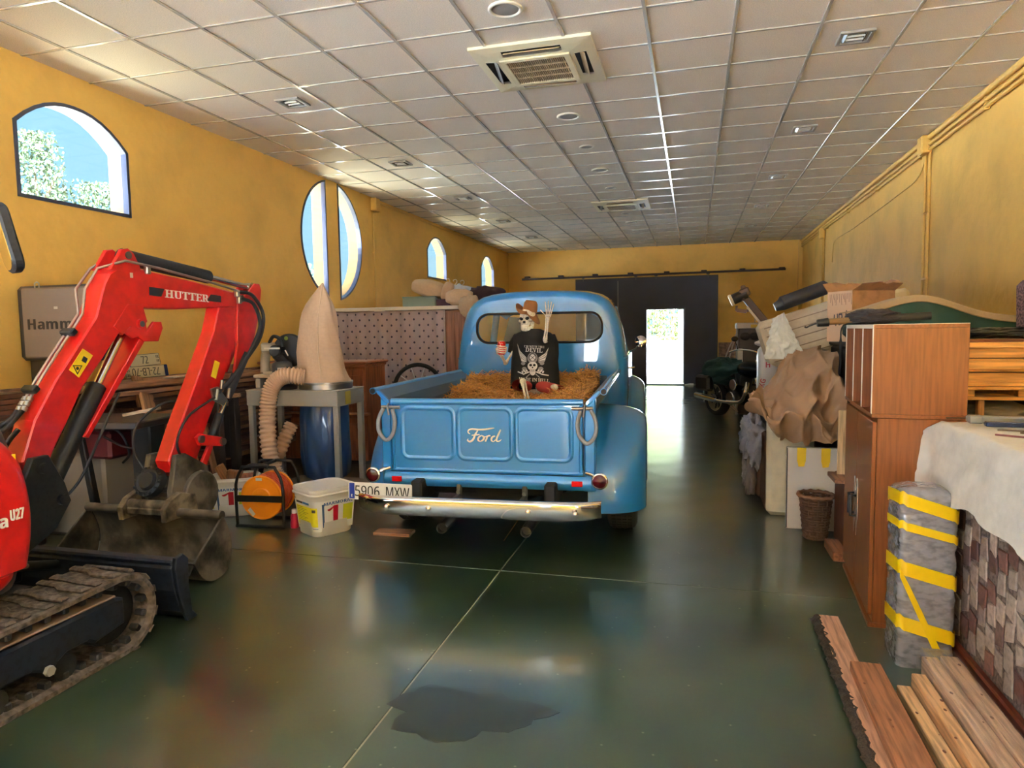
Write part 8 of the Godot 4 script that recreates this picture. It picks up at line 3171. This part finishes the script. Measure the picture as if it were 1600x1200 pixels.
func arm_machine():
	var a := thing("jib_arm", "dark square steel arm with a black cylindrical motor head leaning above the motorcycle", "machine arm", Vector3(1.1, 1.30, -9.5))
	var dk := mat(c8(98, 78, 70), 0.5, 0.3)
	var m := Mb.new()
	m.bar(Vector3(0.0, 0.0, 0), Vector3(-0.47, 0.60, 0), 0.1, 0.09, 0.008)
	put("square_arm", m, dk, a)
	m = Mb.new()
	m.bar(Vector3(-0.04, -0.04, 0.05), Vector3(-0.42, 0.44, 0.05), 0.014, 0.03, 0.003)
	put("pale_strip", m, mat(c8(225, 205, 185), 0.5), a)
	m = Mb.new()
	m.cyl(Vector3(-0.42, 0.62, 0.02), Vector3(-0.6, 0.54, 0.02), 0.07, 24, -1, 0.01)
	put("motor", m, mat(c8(48, 44, 44), 0.5), a)
	m = Mb.new()
	m.cyl(Vector3(-0.60, 0.54, 0.02), Vector3(-0.635, 0.525, 0.02), 0.078, 24, -1, 0.006)
	put("pale_disc", m, mat(c8(240, 222, 196), 0.4), a)
	m = Mb.new()
	m.box(Vector3(-0.45, 0.63, 0.02), Vector3(0.13, 0.12, 0.13), 0.02, Basis(Vector3(0, 0, 1), 0.4))
	m.box(Vector3(-0.47, 0.7, 0.02), Vector3(0.06, 0.05, 0.06), 0.01)
	m.cyl(Vector3(-0.47, 0.52, 0.06), Vector3(-0.47, 0.6, 0.06), 0.02, 10)
	put("gear_head", m, dk, a)
	m = Mb.new()
	m.bar(Vector3(-0.55, 0.40, 0.03), Vector3(-0.42, 0.38, 0.03), 0.02, 0.05, 0.004)
	m.bar(Vector3(-0.55, 0.46, 0.03), Vector3(-0.55, 0.39, 0.03), 0.02, 0.03, 0.004)
	m.bar(Vector3(-0.42, 0.38, 0.03), Vector3(-0.36, 0.43, 0.03), 0.02, 0.03, 0.004)
	put("bracket", m, dk, a)
	m = Mb.new()
	m.box(Vector3(0.02, -0.64, -0.02), Vector3(0.3, 1.28, 0.3), 0.02)
	put("pedestal", m, mat(c8(70, 60, 58), 0.6), a)
	var w := thing("welding_rack", "grey machine rack with hoses standing behind the motorcycle by the far wall", "machine", Vector3(0.98, 0, -12.2))
	m = Mb.new()
	m.box(Vector3(0, 0.75, 0), Vector3(0.5, 1.5, 0.5), 0.02)
	put("cabinet", m, mat(c8(96, 84, 80), 0.6, 0.2), w)
	m = Mb.new()
	m.box(Vector3(0, 1.50, 0.02), Vector3(0.56, 0.1, 0.54), 0.012)
	put("top_tray", m, mat(c8(176, 162, 150), 0.5), w)
	m = Mb.new()
	m.box(Vector3(0.02, 1.49, 0.295), Vector3(0.16, 0.05, 0.006), 0.001)
	put("yellow_plate", m, mat(c8(200, 160, 30), 0.5), w)
	m = Mb.new()
	for k in 3:
		m.blob(Vector3(-0.14 + k * 0.15, 1.32, 0.24), Vector3(0.09, 0.07, 0.05), null, 14, 10)
	put("gauges", m, mat(c8(56, 46, 44), 0.4, 0.4), w)
	m = Mb.new()
	m.box(Vector3(-0.22, 0.95, 0.28), Vector3(0.08, 0.34, 0.06), 0.01)
	m.box(Vector3(0.0, 0.62, 0.32), Vector3(0.3, 0.06, 0.12), 0.01)
	put("pale_bracket", m, mat(c8(224, 212, 200), 0.4), w)
	for k in 2:
		m = Mb.new()
		m.tube(curve(v3([[-0.26, 1.4, 0.2], [-0.36 - 0.05 * k, 1.1, 0.26], [-0.44 - 0.08 * k, 0.7, 0.26], [-0.4 - 0.1 * k, 0.3, 0.28], [-0.25, 0.05, 0.3]]), 6), 0.012, 8)
		put("hose", m, mat(c8(180, 160, 150), 0.5), w)
	m = Mb.new()
	m.cyl(Vector3(-0.27, 0, 0.24), Vector3(-0.27, 1.52, 0.24), 0.02, 10)
	m.cyl(Vector3(0.03, 1.55, 0), Vector3(0.03, 1.72, 0), 0.008, 8)
	put("pole", m, metal(c8(160, 156, 152), 0.4), w)


func motorcycle():
	# local: front wheel towards +z
	var b := thing("motorcycle", "black cruiser motorcycle with chrome pipes and a green cloth over its seat", "motorcycle", Vector3(0.40, 0, -11.75), 30)
	var blk := mat(c8(22, 22, 26), 0.25, 0.2)
	var rub := mat(c8(20, 20, 21), 0.8)
	var chrome := metal(c8(225, 225, 228), 0.1)
	for w in [[0.0, 0.31, 0.085], [1.5, 0.33, 0.055]]:
		var R := Transform3D(Basis(Vector3(0, 0, 1), PI * 0.5), Vector3(0, w[1], w[0]))
		var m := Mb.new()
		var r: float = w[1]
		var h: float = w[2]
		m.lathe([Vector2(r - 0.09, -h * 0.7), Vector2(r - 0.04, -h), Vector2(r - 0.01, -h * 0.6), Vector2(r, 0), Vector2(r - 0.01, h * 0.6), Vector2(r - 0.04, h), Vector2(r - 0.09, h * 0.7)], R, 40)
		put("tyre", m, rub, b)
		m = Mb.new()
		m.lathe([Vector2(r - 0.09, -h * 0.6), Vector2(r - 0.11, -h * 0.3), Vector2(r - 0.11, h * 0.3), Vector2(r - 0.09, h * 0.6)], R, 36)
		m.lathe([Vector2(r - 0.085, h * 0.72), Vector2(r - 0.1, h * 0.74)], R, 36)
		m.lathe([Vector2(r - 0.085, -h * 0.72), Vector2(r - 0.1, -h * 0.74)], R, 36)
		put("rim", m, mat(c8(196, 176, 140), 0.3, 0.7), b)
		m = Mb.new()
		m.cyl(Vector3(-0.06, w[1], w[0]), Vector3(0.06, w[1], w[0]), 0.05, 16)
		for k in 9:
			var a := TAU * k / 9
			m.bar(Vector3(0, w[1], w[0]), Vector3(0, w[1] + cos(a) * (r - 0.1), w[0] + sin(a) * (r - 0.1)), 0.02, 0.03, 0.004)
		put("spokes", m, mat(c8(60, 56, 54), 0.4, 0.6), b)
	var m := Mb.new()
	var arcp := []
	for k in 14:
		var a := deg_to_rad(lerpf(-20, 170, k / 13.0))
		arcp.append(Vector3(0, 0.33 + sin(a) * 0.36, 0.02 - cos(a) * 0.36))
	m.tube(arcp, 0.1, 14, false, true, 0.35, Vector3(1, 0, 0))
	put("rear_mudguard", m, blk, b)
	m = Mb.new()
	arcp = []
	for k in 12:
		var a := deg_to_rad(lerpf(10, 150, k / 11.0))
		arcp.append(Vector3(0, 0.33 + sin(a) * 0.37, 1.5 - cos(a) * 0.37))
	m.tube(arcp, 0.07, 12, false, true, 0.35, Vector3(1, 0, 0))
	put("front_mudguard", m, blk, b)
	m = Mb.new()
	m.blob(Vector3(0, 0.82, 0.92), Vector3(0.15, 0.13, 0.32), null, 24, 16)
	put("fuel_tank", m, blk, b)
	m = Mb.new()
	m.blob(Vector3(0, 0.70, 0.36), Vector3(0.15, 0.09, 0.32), null, 24, 14)
	put("saddle", m, mat(c8(28, 24, 24), 0.5), b)
	m = Mb.new()
	m.box(Vector3(0, 0.42, 0.75), Vector3(0.3, 0.3, 0.42), 0.06)
	m.bar(Vector3(0, 0.45, 0.1), Vector3(0, 0.85, 1.25), 0.07, 0.07, 0.01)
	m.bar(Vector3(0, 0.3, 0.3), Vector3(0, 0.3, 1.15), 0.2, 0.06, 0.01)
	put("frame", m, blk, b)
	m = Mb.new()
	for s in [-0.35, 0.35]:
		m.cyl(Vector3(0, 0.5, 0.75), Vector3(0, 0.5, 0.75) + Vector3(0, cos(s), sin(s)) * 0.26, 0.085, 18, 0.1)
	put("engine_cylinder", m, mat(c8(70, 68, 70), 0.4, 0.6), b)
	m = Mb.new()
	m.cyl(Vector3(0.16, 0.58, 0.72), Vector3(0.2, 0.58, 0.72), 0.09, 22, -1, 0.01)
	m.cyl(Vector3(-0.16, 0.58, 0.72), Vector3(-0.2, 0.58, 0.72), 0.09, 22, -1, 0.01)
	m.cyl(Vector3(-0.17, 0.36, 0.66), Vector3(-0.21, 0.36, 0.66), 0.11, 22, -1, 0.01)
	put("engine_cover", m, chrome, b)
	for s in [-1.0, 1.0]:
		m = Mb.new()
		m.tube(curve(v3([[s * 0.12, 0.62, 1.0], [s * 0.2, 0.5, 1.08], [s * 0.2, 0.34, 0.95], [s * 0.21, 0.3, 0.6], [s * 0.21, 0.3, 0.3]]), 6), 0.03, 12)
		m.cyl(Vector3(s * 0.21, 0.3, 0.32), Vector3(s * 0.22, 0.34, -0.32), 0.048, 18, 0.05, 0.01)
		put("exhaust", m, chrome, b)
		m = Mb.new()
		m.cyl(Vector3(s * 0.11, 0.33, 1.5), Vector3(s * 0.11, 0.98, 1.22), 0.026, 12)
		put("fork_leg", m, chrome, b)
		m = Mb.new()
		m.tube(curve(v3([[0, 1.0, 1.2], [s * 0.1, 1.1, 1.18], [s * 0.3, 1.14, 1.06], [s * 0.4, 1.1, 0.94]]), 5), 0.014, 10)
		put("handlebar", m, chrome, b)
		m = Mb.new()
		m.tube(v3([[s * 0.32, 1.14, 1.05], [s * 0.36, 1.26, 1.04]]), 0.007, 6)
		m.blob(Vector3(s * 0.37, 1.3, 1.04), Vector3(0.06, 0.04, 0.015), null, 14, 8)
		put("mirror", m, blk, b)
		m = Mb.new()
		m.box(Vector3(s * 0.24, 0.56, -0.02), Vector3(0.14, 0.26, 0.42), 0.04)
		put("saddlebag", m, mat(c8(32, 24, 24), 0.5), b)
		m = Mb.new()
		m.blob(Vector3(s * 0.17, 0.62, -0.32), Vector3(0.032, 0.032, 0.04), null, 14, 10)
		put("indicator", m, mat(c8(150, 70, 60), 0.3), b)
	m = Mb.new()
	m.lathe([Vector2(0, -0.12), Vector2(0.06, -0.1), Vector2(0.09, -0.03), Vector2(0.095, 0.02), Vector2(0.085, 0.03), Vector2(0, 0.035)], Transform3D(Basis(Vector3(1, 0, 0), PI * 0.5), Vector3(0, 0.92, 1.38)), 24)
	put("headlamp", m, chrome, b)
	var g := Mb.new()
	var n := FastNoiseLite.new()
	n.fractal_type = FastNoiseLite.FRACTAL_RIDGED
	n.frequency = 1.3
	n.fractal_octaves = 3
	g.blob(Vector3(0, 0.76, 0.22), Vector3(0.27, 0.2, 0.48), func(d: Vector3): return 1.0 + 0.3 * (n.get_noise_3d(d.x, d.y, d.z) - 0.15), 48, 30)
	single("green_cloth", g, cloth(c8(34, 64, 60)), "dark green cloth crumpled over the motorcycle saddle", "cloth", "", b.transform)


func floor_planks():
	var fir := func(c: Color) -> Material: return wood(c, 2, 0.6, 6.0)
	# bark edged board
	var p := thing("bark_board", "long board with a rough bark edge lying on the floor, leftmost of the boards", "board", Vector3(0.63, 0, -3.52), 0.0)
	var m := Mb.new()
	m.prism([Vector2(-0.035, 0.0), Vector2(0.06, 0.0), Vector2(0.065, 0.045), Vector2(-0.03, 0.045)], 0.0, 2.4, Transform3D(), 0.002)
	put("board", m, fir.call(c8(204, 150, 116)), p)
	m = Mb.new()
	var n := FastNoiseLite.new()
	n.frequency = 9.0
	n.fractal_octaves = 4
	m.slab_sheet(func(u: float, v: float):
		var z := u * 2.4
		var w := n.get_noise_2d(z * 2.2, v * 2.0)
		return Vector3(-0.034 - 0.022 * sin(v * PI) - 0.02 * w, v * 0.047 + 0.004 * w, z), 160, 6, Vector3(-0.01, 0, 0))
	put("bark", m, mat(c8(78, 62, 50), 0.95, 0.0, {"tex": noise_tex("mudt", 0.05, 0.45, 1.2, 5), "scale": Vector3.ONE * 9.0}), p)
	p.rotation_degrees.y = -0.8
	var add := func(label: String, a: Vector3, b: Vector3, w: float, h: float, c: Color):
		var L := a.distance_to(b)
		var o := thing("floor_board", label, "board", a, 0, "boards on the floor before the counter")
		o.look_at_from_position(a, b, Vector3.UP, true)
		var q := Mb.new()
		q.box(Vector3(0, h * 0.5, L * 0.5), Vector3(w, h, L), 0.003)
		put("board", q, fir.call(c), o)
		var kn := Mb.new()
		var r := RandomNumberGenerator.new()
		r.seed = label.hash()
		for k in 7:
			kn.blob(Vector3(r.randf_range(-0.38, 0.38) * w, h - 0.001, (k + r.randf()) * L / 8.0), Vector3(0.006, 0.002, 0.011) * r.randf_range(0.6, 1.2), null, 10, 6)
		put("knots", kn, mat(c8(120, 70, 40), 0.6), o)
	add.call("reddish thick board lying on top of the bark edged board", Vector3(0.69, 0.047, -2.95), Vector3(0.675, 0.047, -1.2), 0.115, 0.045, c8(172, 112, 74))
	add.call("narrow pale batten lying flat between the red board and the film wrapped planks", Vector3(0.81, 0.0, -2.87), Vector3(0.83, 0.0, -1.2), 0.05, 0.05, c8(228, 180, 128))
	add.call("narrow pale batten raised beside the film wrapped planks", Vector3(0.87, 0.0, -2.90), Vector3(0.89, 0.0, -1.25), 0.05, 0.09, c8(224, 172, 122))
	add.call("pale plank at the left in the clear film wrapped pack", Vector3(0.945, 0.0, -3.02), Vector3(0.955, 0.0, -1.3), 0.06, 0.11, c8(230, 184, 140))
	add.call("pale plank at the right in the clear film wrapped pack", Vector3(1.015, 0.0, -3.02), Vector3(1.02, 0.0, -1.3), 0.065, 0.12, c8(226, 178, 136))
	var fm := StandardMaterial3D.new()
	fm.transparency = BaseMaterial3D.TRANSPARENCY_ALPHA
	fm.albedo_color = Color(0.92, 0.92, 0.95, 0.12)
	fm.roughness = 0.12
	m = Mb.new()
	m.sheet(func(u: float, v: float):
		var w := n.get_noise_2d(u * 1.5, v * 0.6)
		var x := lerpf(0.905, 1.062, u)
		var y := 0.128 + 0.008 * w
		if u < 0.12:
			y = lerpf(0.02, 0.128, u / 0.12)
			x = 0.91
		elif u > 0.9:
			y = lerpf(0.128, 0.03, (u - 0.9) / 0.1)
			x = 1.06
		return Vector3(x + 0.004 * w, y, lerpf(-3.06, -1.3, v)), 24, 60)
	single("clear_film", m, fm, "clear plastic film wrapped round the pack of pale planks by the skirting", "plastic film")
